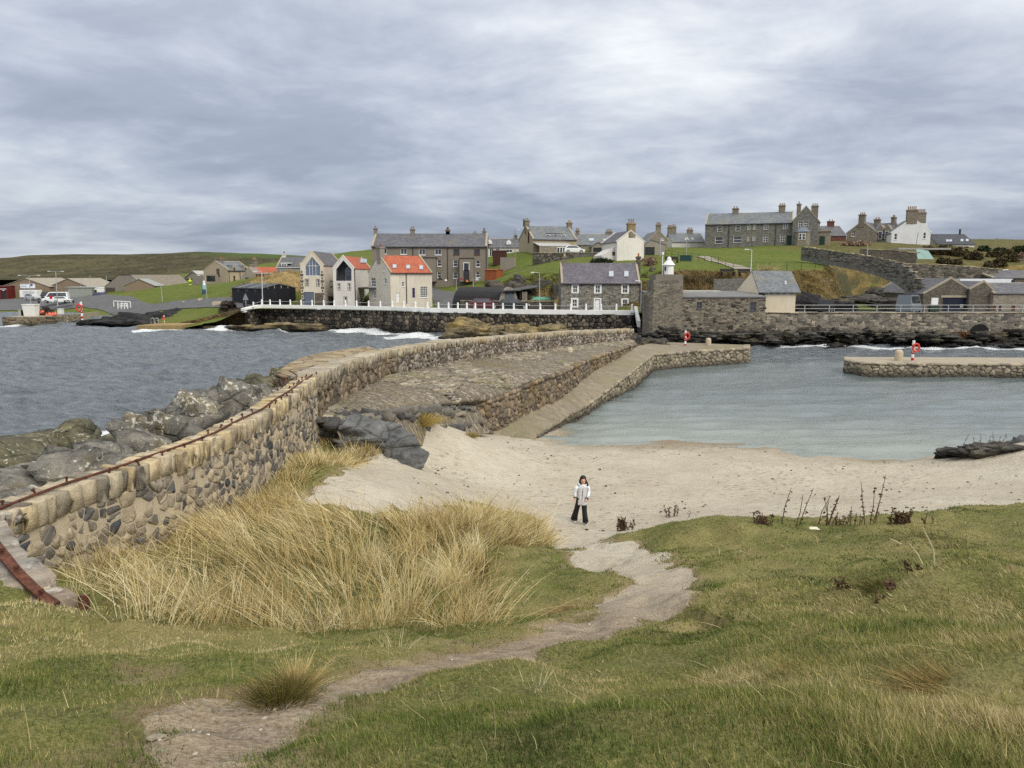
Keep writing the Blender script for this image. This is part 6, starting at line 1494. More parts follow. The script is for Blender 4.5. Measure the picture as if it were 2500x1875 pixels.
g = MB(); g.add([(lx, 7.2, e-.3), (-.9, -.2, e-1.4), (rl_, 3.75, p-.15), (-.9, -.2, e-.1), (lx, 7.2, -1), (-.9, -.2, -1)], [(0, 1, 3, 2), (4, 5, 1, 0)]); g.build('gable_wall', harl('shelter_cream', srgb(214,202,178), .3, srgb(176,150,110)), h.root)
MB().lathe([(.12, 0), (.12, .35), (.05, .4)], h.I @ AT(*Z4(1626, 945), 96.5), 8).build('roof_vent', WHITE, h.root)

# --- white lantern on the tower
lp = AT(*Z4(365, 836), 95.5)
lan = empty('lantern_house', lp, label='little white harbour light with a domed cap on top of the stone tower', cat='beacon')
lan.location.z = tz + bpy.data.objects['stone_store'].location.z
MB().lathe([(.62, 0), (.60, 1.15)], n=10).build('body', WHITE, lan); MB().lathe([(.78, 1.15), (.74, 1.22), (.40, 1.62), (.30, 1.72), (.26, 2.0), (.14, 2.12), (0.0, 2.2)], n=12).build('cap', WHITE, lan)
MB().box(-.62, -.42, -.48, -.30, .45, .95).build('vent', DARK, lan); MB().tube([(-.8, 0, 0), (-.8, 0, 2.4)], .05, 6).lathe([(.12, 2.4), (.14, 2.7), (.05, 2.75)], (-.8, 0, 0), 8).build('side_post', WHITE, lan)

# --- warehouses at the right
h = mk('stone_warehouse', 'stone gabled warehouse with a big navy sliding door', ZE, 640, 1336, 784, 106, 106, 14, cat='building')
gd2 = h.rect(R4(ZE, (962,546,1308,782))); m0 = h.px(*ZE(1080, 400))[0]/h.w
h.shell((hz(h, ZE, 640, 500), hz(h, ZE, 1320, 430)), hz(h, ZE, 1080, 262), 'y', STONE_D, {'F': [gd2]}, m0); h.door(gd2, paint('navy_door', srgb(22,26,46), .5, .1)); h.roof(SLATE, verge=0, over=.05, skew=SKEW)
MB().box(gd2[0]-.3, gd2[2]+.3, -.04, .1, gd2[3], gd2[3]+.3).build('lintel', SKEW, h.root)
for k in (655, 683):
    a = h.rect(R4(ZE, (1228,k,1276,k+14))); MB().box(a[0], a[2], .02, .06, a[1], a[3]).build('notice', WHITE, h.root)
h = mk('stone_warehouse', 'second stone gabled warehouse with plain front between the drainpipes', ZE, 1345, 1705, 784, 105.5, 105.5, 14, cat='building')
h.shell((hz(h, ZE, 1345, 430), hz(h, ZE, 1700, 440)), hz(h, ZE, 1560, 308), 'y', STONE_D, None, .58); h.roof(SLATE, verge=0, over=.05, skew=SKEW)
for q in (1340, 1695): x = h.px(*ZE(q, 600))[0]; MB().box(x-.06, x+.06, -.14, -.03, 0, h.eave[0]-.1).build('downpipe', DARK if q < 1500 else SKEW, h.root)
h = mk('stone_warehouse', 'long low stone warehouse with slate roof and small doors at the right edge', ZE, 1715, 2600, 784, 105, 105, 9, cat='building')
wn = [h.rect(R4(ZE, q)) for q in ((1820,670,1856,732),)]; ds = [h.rect(R4(ZE, q)) for q in ((1728,672,1770,782),(2022,670,2066,782))]
h.shell(hz(h, ZE, 1900, 490), hz(h, ZE, 1900, 335, 4.5), 'x', STONE_T, {'F': wn+ds}); h.roof(SLATE, rid=RID, skew=SKEW)
for r in wn: h.window(r, frame=BROWNF)
for r in ds: h.door(r, BROWNF)
h.chimney(h.px(*ZE(2042, 290), 5)[0], 5, .3, .3, h.ridge-.6, h.ridge+.6, DARK, 0, cap=False)
h = mk('slate_shed', 'slate-roofed store with a white ridge behind the warehouses', ZE, 1690, 2600, 600, 122, 122, 12, cat='building')
h.shell(hz(h, ZE, 1900, 250), hz(h, ZE, 1900, 132, 6), 'x', STONE_D); h.roof(SLATE, rid=WHITE, skew=SKEW)
mb = MB(); a, b = AT(*ZE(1180, 262), 114), AT(*ZE(1985, 290), 114); mb.box(a.x, b.x, 113.2, 114.8, b.z-.3, a.z+.05); 
mb.build('roof_boat', paint('hull_white', srgb(220,222,226), .4, .1), label='long white boat hull laid on the warehouse roof ridge', cat='boat')
# ------------------------------------------------------------------ far-left harbour buildings
TAN = harl('shed_tan', srgb(136,120,102), .3)
h = mk('fish_shed', 'tan gabled shed with a blue and white signboard', ZA, 78, 903, 590, 203, 203, 16, cat='shed')
h.shell((hz(h, ZA, 78, 358), hz(h, ZA, 900, 368)), hz(h, ZA, 480, 220), 'y', TAN, None, .5); h.roof(paint('fibre_roof', srgb(150,142,128), .85, .2), verge=.2, over=.3)
a = h.rect(R4(ZA, (365,318,637,400))); sg = MB().box(a[0], a[2], -.12, -.02, a[1], a[3]).build('signboard', WHITE, h.root)
w_ = a[2]-a[0]; MB().box(a[0]+w_*.10, a[0]+w_*.44, -.135, -.121, a[1]+.45, a[3]-.5).build('blue_print', paint('sign_blue', srgb(150,166,206), .6), sg)
f = MB(); c0 = a[0]+w_*.64; f.add([(c0, -.13, a[1]+.5), (c0+w_*.2, -.13, a[1]+.7), (c0+w_*.26, -.13, a[3]-.35), (c0+w_*.12, -.13, a[1]+1.25)], [(0, 1, 2, 3)]); f.build('blue_mark', paint('sign_blue2', srgb(60,80,170), .6), sg)
MB().box(a[0]+.05, a[2]-.05, -.13, -.121, a[1]+.05, a[1]+.14).box(a[0]+.05, a[2]-.05, -.13, -.121, a[3]-.14, a[3]-.05).build('blue_edge', paint('sign_blue', srgb(150,166,206), .6), sg)
h = mk('fish_shed', 'second tan gabled shed behind the parked van', ZA, 905, 1600, 590, 205, 205, 16, cat='shed')
h.shell((hz(h, ZA, 905, 368), hz(h, ZA, 1590, 372)), hz(h, ZA, 1245, 225), 'y', TAN, None, .5); h.roof(paint('fibre_roof', srgb(150,142,128), .85, .2), verge=.2, over=.3)
h = mk('roof_shed', 'low shed roof filling the gap behind the two tan sheds', ZA, 640, 1015, 560, 222, 222, 8, cat='shed'); h.shell(hz(h, ZA, 800, 345), hz(h, ZA, 800, 262, 4), 'x', TAN); h.roof(paint('fibre_roof', srgb(150,142,128), .85, .2))
h = mk('red_kiosk', 'dark red flat-roofed kiosk with a black door at the left edge', ZA, -160, 152, 585, 200, 200, 5, cat='kiosk')
RED_D = paint('kiosk_red', srgb(96,34,32), .6, .15); d_ = h.rect(R4(ZA, (20,450,120,580)))
h.shell((hz(h, ZA, 50, 368),)*2, hz(h, ZA, 50, 360), 'x', RED_D, {'F': [d_]}); h.roof(RED_D, over=.2); h.door(d_, DARK)
a = h.rect(R4(ZA, (5,402,118,418))); q = MB()
for k in range(9): x = a[0] + (a[2]-a[0])*k/9; q.box(x, x+(a[2]-a[0])*.075, -.05, -.01, a[1]+.02*(k % 2), a[3])
q.build('lettering', WHITE, h.root); a = h.rect(R4(ZA, (45,428,78,440))); MB().box(a[0], a[2], -.05, -.01, a[1], a[3]).build('lettering', WHITE, h.root)
h = mk('steel_garage', 'pale grey flat steel garage with a wide door beside the white van', ZA, 1188, 1675, 588, 196, 196, 7, cat='garage')
GRN = paint('pale_steel', srgb(150,154,148), .55, .12); d_ = h.rect(R4(ZA, (1220,402,1668,580))); h.shell((hz(h, ZA, 1400, 386),)*2, hz(h, ZA, 1400, 380), 'x', paint('steel_dark', srgb(122,122,116), .6), {'F': [d_]}); h.roof(GRN, over=.1)
q = MB(); q.box(d_[0], d_[2], .05, .1, d_[1], d_[3]); 
for k in range(7): z = d_[1] + (d_[3]-d_[1])*(k+.5)/7; q.box(d_[0], d_[2], .03, .05, z-.03, z+.03)
q.build('roller_door', GRN, h.root)
h = mk('site_cabin', 'white site cabin with one dark window behind the purple car', ZA, 1645, 1884, 562, 197, 197, 4, cat='cabin')
w1 = h.rect(R4(ZA, (1690,425,1745,480))); h.shell((hz(h, ZA, 1750, 392),)*2, hz(h, ZA, 1750, 388), 'x', WHITE, {'F': [w1]}); h.roof(WHITE, over=.08, th=.08); h.window(w1, bars=(0, 0), frame=DARK)
h = mk('white_trailer', 'white catering trailer parked against the tan shed', ZA, 360, 668, 592, 199, 199, 2.6, cat='trailer')
q = MB().box(0, h.w, 0, 2.4, .45, hz(h, ZA, 500, 430)).build('body', WHITE, h.root, bevel=.06); mat_ = paint('hatch_grey', srgb(198,200,200), .5)
for s0, s1 in (((410,445),(530,515)),((545,445),(620,510))): a = h.rect((ZA(*s0), ZA(*s1))); MB().box(a[0], a[2], -.04, -.005, a[1], a[3]).build('hatch', mat_, h.root)
x = h.px(*ZA(490, 570))[0]; tb = MB().tube([(x, -.1, .32), (x, .15, .32)], .34, 12).build('wheel', DARK, h.root)
h = mk('green_skip', 'green netted container behind the white cabin', ZA, 1525, 1760, 500, 220, 220, 6, cat='container')
GREEN = paint('net_green', srgb(44,98,66), .6, .2); q = MB().box(0, h.w, 0, 5, -1, hz(h, ZA, 1600, 275)).build('body', GREEN, h.root)
for y in (300, 322): z = hz(h, ZA, 1600, y); MB().box(-.05, h.w+.05, -.08, -.005, z-.15, z+.12).build('band', paint('net_pale', srgb(180,196,184), .6), h.root)
h = mk('half_hip_shed', 'big grey shed with a clipped gable and a dark wooden door', ZB, 200, 920, 770, 196, 190, 16, cat='shed')
e0 = hz(h, ZB, 200, 600); e1 = hz(h, ZB, 915, 602); r_ = hz(h, ZB, 545, 384)
x0, x1 = h.px(*ZB(430, 385))[0], h.px(*ZB(660, 382))[0]; dd = h.rect(R4(ZB, (206,606,386,776)))
f = MB(); ol = [(0, -1.6), (h.w, -1.6), (h.w, e1), (x1, r_), (x0, r_), (0, e0)]
f.extr(ol, 'y', 0, 15); f.build('wall', HARL_G, h.root)
rf = MB(); rf.add([(-.15, -.1, e0), (x0, -.1, r_+.12), (x0+.5, 15, r_+.12), (-.15, 15, e0)], [(0, 3, 2, 1)]); rf.add([(x1, -.1, r_+.12), (h.w+.15, -.1, e1), (h.w+.15, 15, e1), (x1, 15, r_+.12)], [(0, 3, 2, 1)]); rf.add([(x0, -.1, r_+.12), (x1, -.1, r_+.12), (x1, 15, r_+.12), (x0, 15, r_+.12)], [(0, 1, 2, 3)])
rf.build('roof', paint('fibre_dark', srgb(124,116,104), .85, .2), h.root)
q = MB(); n_ = 9
for k in range(n_): a = dd[0] + (dd[2]-dd[0])*k/n_; q.box(a+.02, a+(dd[2]-dd[0])/n_-.02, -.10, -.01, 0, dd[3])
q.build('plank_door', paint('door_wood', srgb(84,76,68), .8, .3, 3), h.root)
h = mk('sloping_shed', 'long low tan shed with a sloping grey roof beside the green bank', ZB, 1092, 1610, 692, 188, 215, 7, cat='shed')
e0 = hz(h, ZB, 1095, 572); h.shell(e0, e0+1.6, 'x', TAN); h.roof(paint('sheet_grey', srgb(146,148,146), .6, .2), over=.3, verge=.2)
h = mk('glass_hall', 'grey gabled pavilion with a dark glazed front on the slope', ZB, 1640, 1945, 520, 225, 222, 12, cat='building')
h.shell(hz(h, ZB, 1640, 430), hz(h, ZB, 1790, 308), 'y', HARL_G, None, .5); h.roof(paint('pale_sheet', srgb(168,166,160), .7, .15), over=.4, verge=.3)
MB().box(.2, h.w-.2, -.06, -.005, .1, h.eave-.2).build('glazing', GLASS, h.root)
for k in range(6): x = .2 + (h.w-.4)*k/5; MB().box(x-.07, x+.07, -.12, -.061, .1, h.eave-.2).build('mullion', DARK, h.root)

# tan harled house with dormers, ZC frame
cC = AT(*ZC(868, 700), 184); cB = AT(*ZC(1290, 670), 190)
h = House('tan_farmhouse', 'tan harled two-storey house with twin roof dormers on the left slope', cC, cB, cC.z, 9)
wn = [h.rect(R4(ZC, q)) for q in ((955,540,992,620),)]; wL = [(3.0, 2.0, 4.2, 3.8)]
e = hz(h, ZC, 950, 445); h.shell(e, hz(h, ZC, 950, 292, 4.5), 'x', HARL_Y, {'F': wn, 'L': wL}); h.roof(SLATE_G, rid=RID, skew=SKEW, verge=0)
for r in wn: h.window(r, frame=BROWNF)
h.window(wL[0], 'L', frame=BROWNF); h.gutter([ZC(880, 600), ZC(1080, 600)])
for q in ((957,390,990,470),(1158,395,1190,475)):
    a = h.rect(R4(ZC, q)); d = MB().box(a[0]-.15, a[2]+.15, -.02, 1.8, e-.1, a[3]+.2).build('dormer', SKEW, h.root); w = MB().box(a[0], a[2], -.08, -.021, a[1], a[3]).build('window', BROWNF, h.root); MB().box(a[0]+.15, a[2]-.15, -.1, -.081, a[1]+.15, a[3]-.15).build('pane', GLASS, w)
for q in ((875,345,940,430),(1080,355,1145,430)):
    a = h.rect(R4(ZC, q), 1.6); d = MB().box(a[0], a[2], 1.6, 4.2, a[1]-.4, a[3]).build('dormer', SLATE_G, h.root); MB().box(a[0]+.3, a[2]-.3, 1.56, 1.6, a[1]+.1, a[3]-.5).build('pane', GLASS, d)
h.chim_px(R4(ZC, (692,240,762,330)), 4.5, CHIM, 1.0, pots=1, pot=paint('orange_pot', srgb(176,96,50), .8)); h.chim_px(R4(ZC, (1300,265,1372,330)), 4.5, CHIM, 1.0, pots=3, pot_h=.7)
a = h.rect(R4(ZC, (478,515,598,690)), 5.0); pc = MB().box(-4.3, -.02, 3.5, 7.5, -1.2, a[3]).build('porch', HARL_G, h.root)
MB().box(-3.4, -1.0, 3.42, 3.5, .8, a[3]-.3).build('pane', GLASS, h.root)
h = mk('red_roof_cottage', 'grey cottage gable with a red roof left of the dry grass bank', ZC, 1160, 1745, 645, 178, 178, 8)
gab = h.rect(R4(ZC, (1160,480,1385,640))); h.shell(hz(h, ZC, 1500, 548), hz(h, ZC, 1500, 393, 4), 'x', HARL_G); h.roof(TILE, verge=.05)
g = MB(); m_ = (gab[0]+gab[2])/2; g.extr([(gab[0], -1.5), (gab[2], -1.5), (gab[2], hz(h, ZC, 1385, 490)), (h.px(*ZC(1295, 385))[0], hz(h, ZC, 1295, 385)), (gab[0], hz(h, ZC, 1160, 560))], 'y', -2.5, 3.0); g.build('gable_wing', HARL_G, h.root)
h.chim_px(R4(ZC, (1268,352,1315,420)), .5, HARL_G, .8, pots=0); a = h.rect(R4(ZC, (1170,570,1240,640)), -2.5); MB().box(a[0], a[2], -2.58, -2.5, 0, a[3]).build('door', DARK, h.root)
h = mk('red_shed', 'bright red timber shed with a pale flat roof below the lamp', ZC, 1366, 1642, 604, 168, 162, 5, cat='shed')
h.shell((hz(h, ZC, 1366, 512),)*2, hz(h, ZC, 1500, 505), 'x', paint('shed_red', srgb(140,40,36), .6, .15, 3)); h.roof(paint('roof_pale', srgb(170,172,170), .7), over=.4, th=.2)
h = mk('blue_grey_house', 'blue-grey rendered house with white dormer windows behind the grass bank', ZC, 1738, 2420, 515, 165, 165, 8)
h.shell(hz(h, ZC, 1900, 382), hz(h, ZC, 1900, 208, 4), 'x', harl('harl_blue', srgb(146,152,158), .25, srgb(116,120,124))); h.roof(SLATE, skew=SKEW, verge=0); h.gutter([ZC(2175, 450)], WHITE)
for q in ((1815,318,1925,402),(2165,318,2275,402)):
    a = h.rect(R4(ZC, q), .3); d = MB().box(a[0], a[2], .3, 3.2, a[1], a[3]).box(a[0]-.1, a[2]+.9, .15, 3.4, a[3], a[3]+.15).build('dormer', WHITE, h.root)
    for k in range(2): c0 = a[0]+.22+k*(a[2]-a[0]-.3)/2; c1 = c0+(a[2]-a[0]-.5)/2-.05; MB().box(c0, c1, .27, .3, a[1]+.22, (a[1]+a[3])/2-.04).box(c0, c1, .27, .3, (a[1]+a[3])/2+.04, a[3]-.15).build('pane', GLASS, d)
h.chim_px(R4(ZC, (1838,160,1905,230)), 4, HARL_W, .8, pots=1, pot=DARK)

# black tarred shed
cC = AT(*ZC(1482, 1008), 127); cL = AT(*ZC(940, 1008), 133); cR = AT(*ZC(1755, 1008), 131)
h = House('black_shed', 'black tarred boat shed with a striped felt roof beside the dry grass bank', cL, cC, cC.z, 6.5, cat='shed')
wn = [h.rect(R4(ZC, q)) for q in ((998,778,1058,825),(1145,780,1215,828),(1298,782,1368,830))]
BLACK = paint('tarred_boards', (.012, .013, .018), .6, .4, 2); h.shell(hz(h, ZC, 1200, 766), hz(h, ZC, 1600, 694, 'R'), 'x', BLACK, {'F': wn})
for r in wn: h.window(r, bars=(1, 0), frame=paint('grey_frame3', srgb(70,72,80), .6), sill=False)
rf = h.roof(paint('felt_grey', srgb(96,98,100), .7, .2), over=.2, verge=.15)
for k in range(7):
    x = h.w*(k+.3)/7; sl = (h.ridge-h.eave)/(h.d/2); q = MB(); q.add([(x, -.15, h.eave+.12), (x+.5, -.15, h.eave+.12), (x+.5, h.d/2, h.ridge+.16), (x, h.d/2, h.ridge+.16)], [(0, 1, 2, 3)]); q.build('roof_strip', paint('felt_pale', srgb(126,132,130), .7, .2) if k % 3 == 1 else BLACK, rf)
for k in range(4): y = 1.0 + k*1.3; MB().box(h.w+.01, h.w+.04, y, y+.14, h.eave+.0, h.eave+.5).build('vent_slot', paint('vent_pale', srgb(150,150,146), .7), h.root)
# ================================================================== SMALLER THINGS OF THE VILLAGE
RED = paint('signal_red', srgb(176,30,34), .45, .08); RUST = None
BLACKR = paint('rubber', (.015, .015, .016), .8)
def gz(x, y): return VHs(x, y)

def lamp_post(label, foot, top, arm=None, mat=None, heads=1, r=.07, name='lamp_post', group='street lamps around the harbour', cat='lamp post'):
    """foot, top: 3-D points; arm: metres sideways (photo left negative)"""
    f, t = Vector(foot), Vector(top); o = empty(name, f, label=label, cat=cat, group=group); d = t-f
    MB().tube([(0, 0, -.5), tuple(d*.35), tuple(d)], [r*1.25, r, r*.75], 8).build('pole', mat or GREYPOLE, o)
    if arm:
        for sgn in ((1,) if heads == 1 else (1, -1)):
            e = d + Vector((arm*sgn, 0, .12)); MB().tube([tuple(d), tuple(e)], .035, 6).build('arm', mat or GREYPOLE, o)
            MB().box(min(0, .55*arm/abs(arm))*1, max(0, .55*arm/abs(arm)), -.13, .13, -.09, .05).build('lamp_head', paint('lamp_white', srgb(214,214,210), .5), o, loc=e if sgn > 0 else e - Vector((.55*arm/abs(arm), 0, 0)))
    return o
def LP(label, Z, x0, y0, x1, y1, Y, **kw): lamp_post(label, AT(*Z(x0, y0), Y), AT(*Z(x1, y1), Y), **kw)
LP('tall double-headed lamp post behind the white tub on the left jetty', ZA, 560, 790, 522, 172, 150, arm=-1.6, heads=2)
LP('lamp post in front of the white van and white car', ZA, 1035, 682, 1003, 100, 168, arm=-1.2, heads=2, r=.09)
LP('short white-headed lamp beside the green container', ZA, 1448, 420, 1455, 240, 205, arm=.9)
LP('bare pole rising above the pale steel garage', ZA, 1628, 400, 1620, 168, 200)
LP('bare pole behind the half-hipped shed', ZA, 1915, 300, 1914, 170, 215)
LP('leaning white pole standing on the left green', ZB, 1230, 872, 1200, 545, 158)
LP('lamp post beside the teal monument', ZC, 486, 1030, 452, 540, 143, arm=-.9)
LP('tall white lamp post in front of the black shed', ZC, 1482, 1010, 1468, 470, 125, arm=-.8, mat=paint('pole_white', srgb(206,208,210), .5))
LP('thin grey lamp post before the boat shed wall', ZD, 1640, 362, 1640, -230, 109, arm=-.7)
LP('grey lamp post at the corner of the stone cottage', Z3, 1896, 962, 1902, 690, 104.5, arm=-.3)
LP('wooden telegraph pole beside the tan house', Z3, 766, 492, 763, 228, 148, mat=paint('pole_wood', srgb(140,136,128), .8), arm=.4)
LP('pale lamp post behind the cream-walled building', Z4, 1252, 830, 1263, 578, 109, arm=-.5, mat=paint('pole_white', srgb(206,208,210), .5))
LP('slim lamp post beside the dark green garage', Z4, 272, 632, 277, 445, 138)
LP('slim pole by the green notice board', Z4, 555, 640, 562, 400, 136, r=.05)
LP('thin mast near the white cottages', Z3, 640, 400, 637, 275, 160, r=.04)
LP('iron post on the grass slope below the terrace', Z3, 234, 828, 238, 670, 124, r=.05)
LP('wooden clothes post on the lower terrace lawn', Z3, 388, 745, 388, 655, 131, r=.05)
LP('leaning dead pole below the white house', Z5, 1003, 462, 1030, 310, 158, mat=paint('pole_wood', srgb(140,136,128), .8))
LP('white-topped post on the hillside stone wall', Z5, 590, 510, 592, 418, 122)

# ---- vehicles: profile swept across the width, glass and wheels set in
def vehicle(label, cat, loc, rz, L, W, Hh, body, prof, cabin, wheels, name='parked_car', wr=.31, group=None, glass_side=True, clear=.2):
    o = empty(name, loc, rz, label=label, cat=cat, group=group); paintm = paint('car_' + body[0], body[1], .25, .05, 2, .6)
    mb = MB(); n = len(prof); ins = .06
    low = [(x, z) for x, z in prof]
    mb.extr(low, 'y', -W/2, W/2); mb.build('body', paintm, o, bevel=.05)
    c = MB(); m = len(cabin); tw = W/2*.80; lw = W/2*.97; zmin = min(z for _, z in cabin); zmax = max(z for _, z in cabin)
    hw = [lw + (tw-lw)*(z-zmin)/(zmax-zmin) for _, z in cabin]
    vs = [(x, -hw[i], z) for i, (x, z) in enumerate(cabin)] + [(x, hw[i], z) for i, (x, z) in enumerate(cabin)]
    c.add(vs, [tuple(range(m)), tuple(range(2*m-1, m-1, -1))] + [(i, m+i, m+(i+1) % m, (i+1) % m) for i in range(m)]); c.build('cabin', paintm, o)
    cx = sum(x for x, _ in cabin)/m; cz = (zmin+zmax)/2
    if glass_side:
        for sgn in (-1, 1):
            g = MB(); pts = [(cx + (x-cx)*.86, cz + (z-cz)*.72) for x, z in cabin]
            g.add([(x, sgn*(lw + (tw-lw)*(z-zmin)/(zmax-zmin) + .012), z) for x, z in pts], [tuple(range(m)) if sgn < 0 else tuple(range(m-1, -1, -1))]); g.build('side_window', GLASS, o)
    for (a, b, nm) in ((0, m-1, 'windscreen'), (1 if m == 4 else m-3, 2 if m == 4 else m-2, 'rear_window')) if m == 4 else ((0, m-1, 'windscreen'),):
        p, q = cabin[a], cabin[b]; d = Vector((q[0]-p[0], q[1]-p[1])).normalized(); nn = Vector((-d.y, d.x))*.015
        if (Vector(p)-Vector((cx, cz))).dot(nn) < 0: nn = -nn
        def pt(t, s_): x = p[0] + (q[0]-p[0])*t + nn.x; z = p[1] + (q[1]-p[1])*t + nn.y; w_ = (lw + (tw-lw)*(z-zmin)/(zmax-zmin))*.9; return (x, s_*w_, z)
        MB().add([pt(.12, -1), pt(.12, 1), pt(.88, 1), pt(.88, -1)], [(0, 1, 2, 3)]).build(nm, SKYGLASS, o)  # paler glass than the sides: sky reflection put into its colour
    for x in wheels:
        for sgn in (-1, 1):
            w = MB().tube([(x, sgn*(W/2-.2), wr), (x, sgn*(W/2+.02), wr)], wr, 14).build('wheel', BLACKR, o); MB().tube([(x, sgn*(W/2+.0), wr), (x, sgn*(W/2+.035), wr)], wr*.6, 10).build('rim', GREYPOLE, w)
    xf = min(x for x, _ in prof); zz = clear + (max(z for _, z in prof)-clear)*.62
    for sgn in (-1, 1): MB().box(xf-.02, xf+.08, sgn*W*.36-.16, sgn*W*.36+.16, zz-.08, zz+.08).build('headlight', paint('lamp_lens', (.75, .76, .78), .1, .05), o)
    MB().box(xf-.04, xf+.05, -W*.3, W*.3, clear+.02, clear+.16).build('bumper', DARK, o)
    return o
def hatch(label, loc, rz, body, L=3.9, W=1.68, Hh=1.42, **kw):
    h_ = L/2; return vehicle(label, 'car', loc, rz, L, W, Hh, body, [(-h_, .22), (h_, .22), (h_, .82), (h_-.1, .92), (-h_+1.0, .90), (-h_+.1, .68)], [(-h_+.85, .90), (-h_+1.5, Hh), (h_-.55, Hh), (h_-.08, .92)], (-h_+.72, h_-.68), **kw)
def van(label, loc, rz, body, L=5.4, W=2.0, Hh=2.45, cat='van', name='parked_van', **kw):
    h_ = L/2; return vehicle(label, cat, loc, rz, L, W, Hh, body, [(-h_, .3), (h_, .3), (h_, 1.2), (-h_+.9, 1.2), (-h_+.1, .95)], [(-h_+.75, 1.2), (-h_+1.5, Hh-.12), (-h_+1.8, Hh), (h_-.12, Hh), (h_-.02, 1.2)], (-h_+.9, h_-1.0), name=name, wr=.35, clear=.3, **kw)
def atroad(Z, x, y, Y): p = AT(*Z(x, y), Y); return (p.x, Y, p.z)
gL = 'vehicles parked by the left sheds'; gF = 'cars parked on the sea front'; gR = 'vans parked on the quay road'
v_ = van('white panel van with red front panel parked by the left lamp post', atroad(ZA, 1010, 655, 180), R(18), ('white', (.80, .81, .82)), 5.6, 2.1, 2.5, group=gL)
MB().box(-1.0, -.45, -1.12, -1.06, .95, 1.75).build('red_panel', RED, v_); MB().box(.9, 2.3, -1.09, -1.06, 1.75, 1.95).box(.9, 2.3, -1.09, -1.06, 1.45, 1.62).build('lettering', paint('sign_grey', srgb(96,104,110), .6), v_)
hatch('white car parked beside the white panel van', atroad(ZA, 1130, 656, 174), R(-160), ('white', (.80, .81, .82)), group=gL)
hatch('silver car parked before the white trailer', atroad(ZA, 590, 600, 192), R(160), ('silver', (.42, .44, .46)), group=gL)
hatch('dark people carrier parked by the tan sheds', atroad(ZA, 825, 588, 196), R(100), ('navy', (.02, .022, .035)), Hh=1.8, group=gL)
hatch('purple-blue car parked beside the white cabin', atroad(ZA, 1835, 572, 190), R(175), ('purple', (.045, .03, .13)), group=gL)
hatch('silver car half hidden behind the half-hipped shed', atroad(ZB, 960, 705, 205), R(200), ('silver', (.42, .44, .46)), group=gL)
hatch('dark red hatchback parked on the sea front road', atroad(ZD, 715, 372, 109.5), R(183), ('maroon', (.10, .012, .018)), 4.3, 1.7, 1.45, group=gF)
hatch('black car parked on the sea front before the arched shed', atroad(ZD, 1205, 382, 108.0), R(182), ('black', (.012, .018, .018)), 4.4, 1.7, 1.42, group=gF)
hatch('white car behind the rubble wall near the tan house', atroad(Z3, 1300, 436, 147), R(180), ('white', (.80, .81, .82)), group='cars up the hill')
van('small dark van with a pale bonnet parked on the quay road', atroad(Z5, 235, 1004, 101), R(238), ('graphite', (.03, .032, .036)), 3.7, 1.65, 1.8, group=gR)
c_ = van('big grey camper van parked on the quay road by the warehouse', atroad(Z5, 950, 1004, 101.5), R(226), ('slate', (.17, .20, .22)), 5.0, 1.95, 2.45, cat='camper van', name='camper_van', group=gR)
MB().box(-.4, 2.0, -.7, .7, 2.46, 2.56).build('roof_rack', DARK, c_)

# ---- lifebuoy posts
def lifebuoy(label, foot, h, side=1):
    o = empty('lifebuoy_post', foot, label=label, cat='lifebuoy post', group='lifebuoy posts around the harbour'); f = h/2.0
    p = MB().lathe([(.13*f, -.15), (.13*f, h)], n=8).build('post', WHITE, o)
    for a, b in ((.02, .16), (.34, .50), (.66, .80)): MB().lathe([(.135*f, a*h), (.135*f, b*h)], n=8).build('red_band', RED, p)
    ring = MB(); pts = [(side*.16*f + .30*f*math.cos(t), -.2*f, .66*h + .38*f*math.sin(t)) for t in np.linspace(0, 2*PI, 15)]
    ring.tube(pts, .10*f, 7, cap=False); ring.build('lifebuoy', paint('buoy_orange', srgb(206,66,52), .5, .1), o)
    MB().box(-.12*f, .12*f, -.18*f, -.13*f, .42*h, .58*h).build('notice', WHITE, o)
    return o
def lb(label, Z, x, y0, y1, Y, side=1): a, b = AT(*Z(x, y1), Y), AT(*Z(x, y0), Y); return lifebuoy(label, a, b.z-a.z, side)
lb('striped lifebuoy post at the end of the left jetty', ZA, 1480, 640, 948, 133, -1)
lb('small striped lifebuoy post on the concrete slab', ZB, 1265, 1105, 1250, 119, -1)
lb('red and white lifebuoy post on the centre pier', Z4, 543, 1446, 1618, 75)
lb('red and white lifebuoy post on the right pier deck', Z5, 979, 1240, 1416, 65)
def bollard(label, p, r, h, n=12, cat='bollard', mat=None):
    return MB().lathe([(r*.95, -.2), (r, .05), (r*.97, h*.7), (r*.85, h*.88), (r*.55, h*.98), (0, h)], n=n).build('mooring_bollard', mat or MORTAR, loc=p, smooth_=True, label=label, cat=cat)
p = AT(*(650+1395*.13863, 880+765*.13863), 29.6); bollard('stout pale stone bollard against the breakwater wall', (p.x, p.y, p.z), .30, AT(843, 955, 29.6).z-p.z)
p = AT(1391, 872, 57.5); bollard('small rounded bollard on the far cobbled quay', (p.x, p.y, p.z), .24, .75)
p = AT(1729, 850, 75.5); bollard('short pale bollard on the centre pier', (p.x, p.y, 1.52), .28, .75)
p = AT(*Z5(860, 1418), 65.5); bollard('squat grey bollard on the right pier', (p.x, p.y, 1.12), .35, .95)
# stone bench and step by the wall bend
q = AT(712, 985, 24.4); bench = empty('stone_bench', (q.x+.35, 24.5, HFs(q.x+.4, 24.5)), R(-20), label='rough stone bench built into the wall at the bend', cat='stone bench')
MB().box(-.1, .95, -.2, .3, .40, .56).build('seat', COPE, bench, bevel=.025); MB().box(0, .85, -.12, .3, -.5, .40).build('base', LIMEST, bench, bevel=.03)

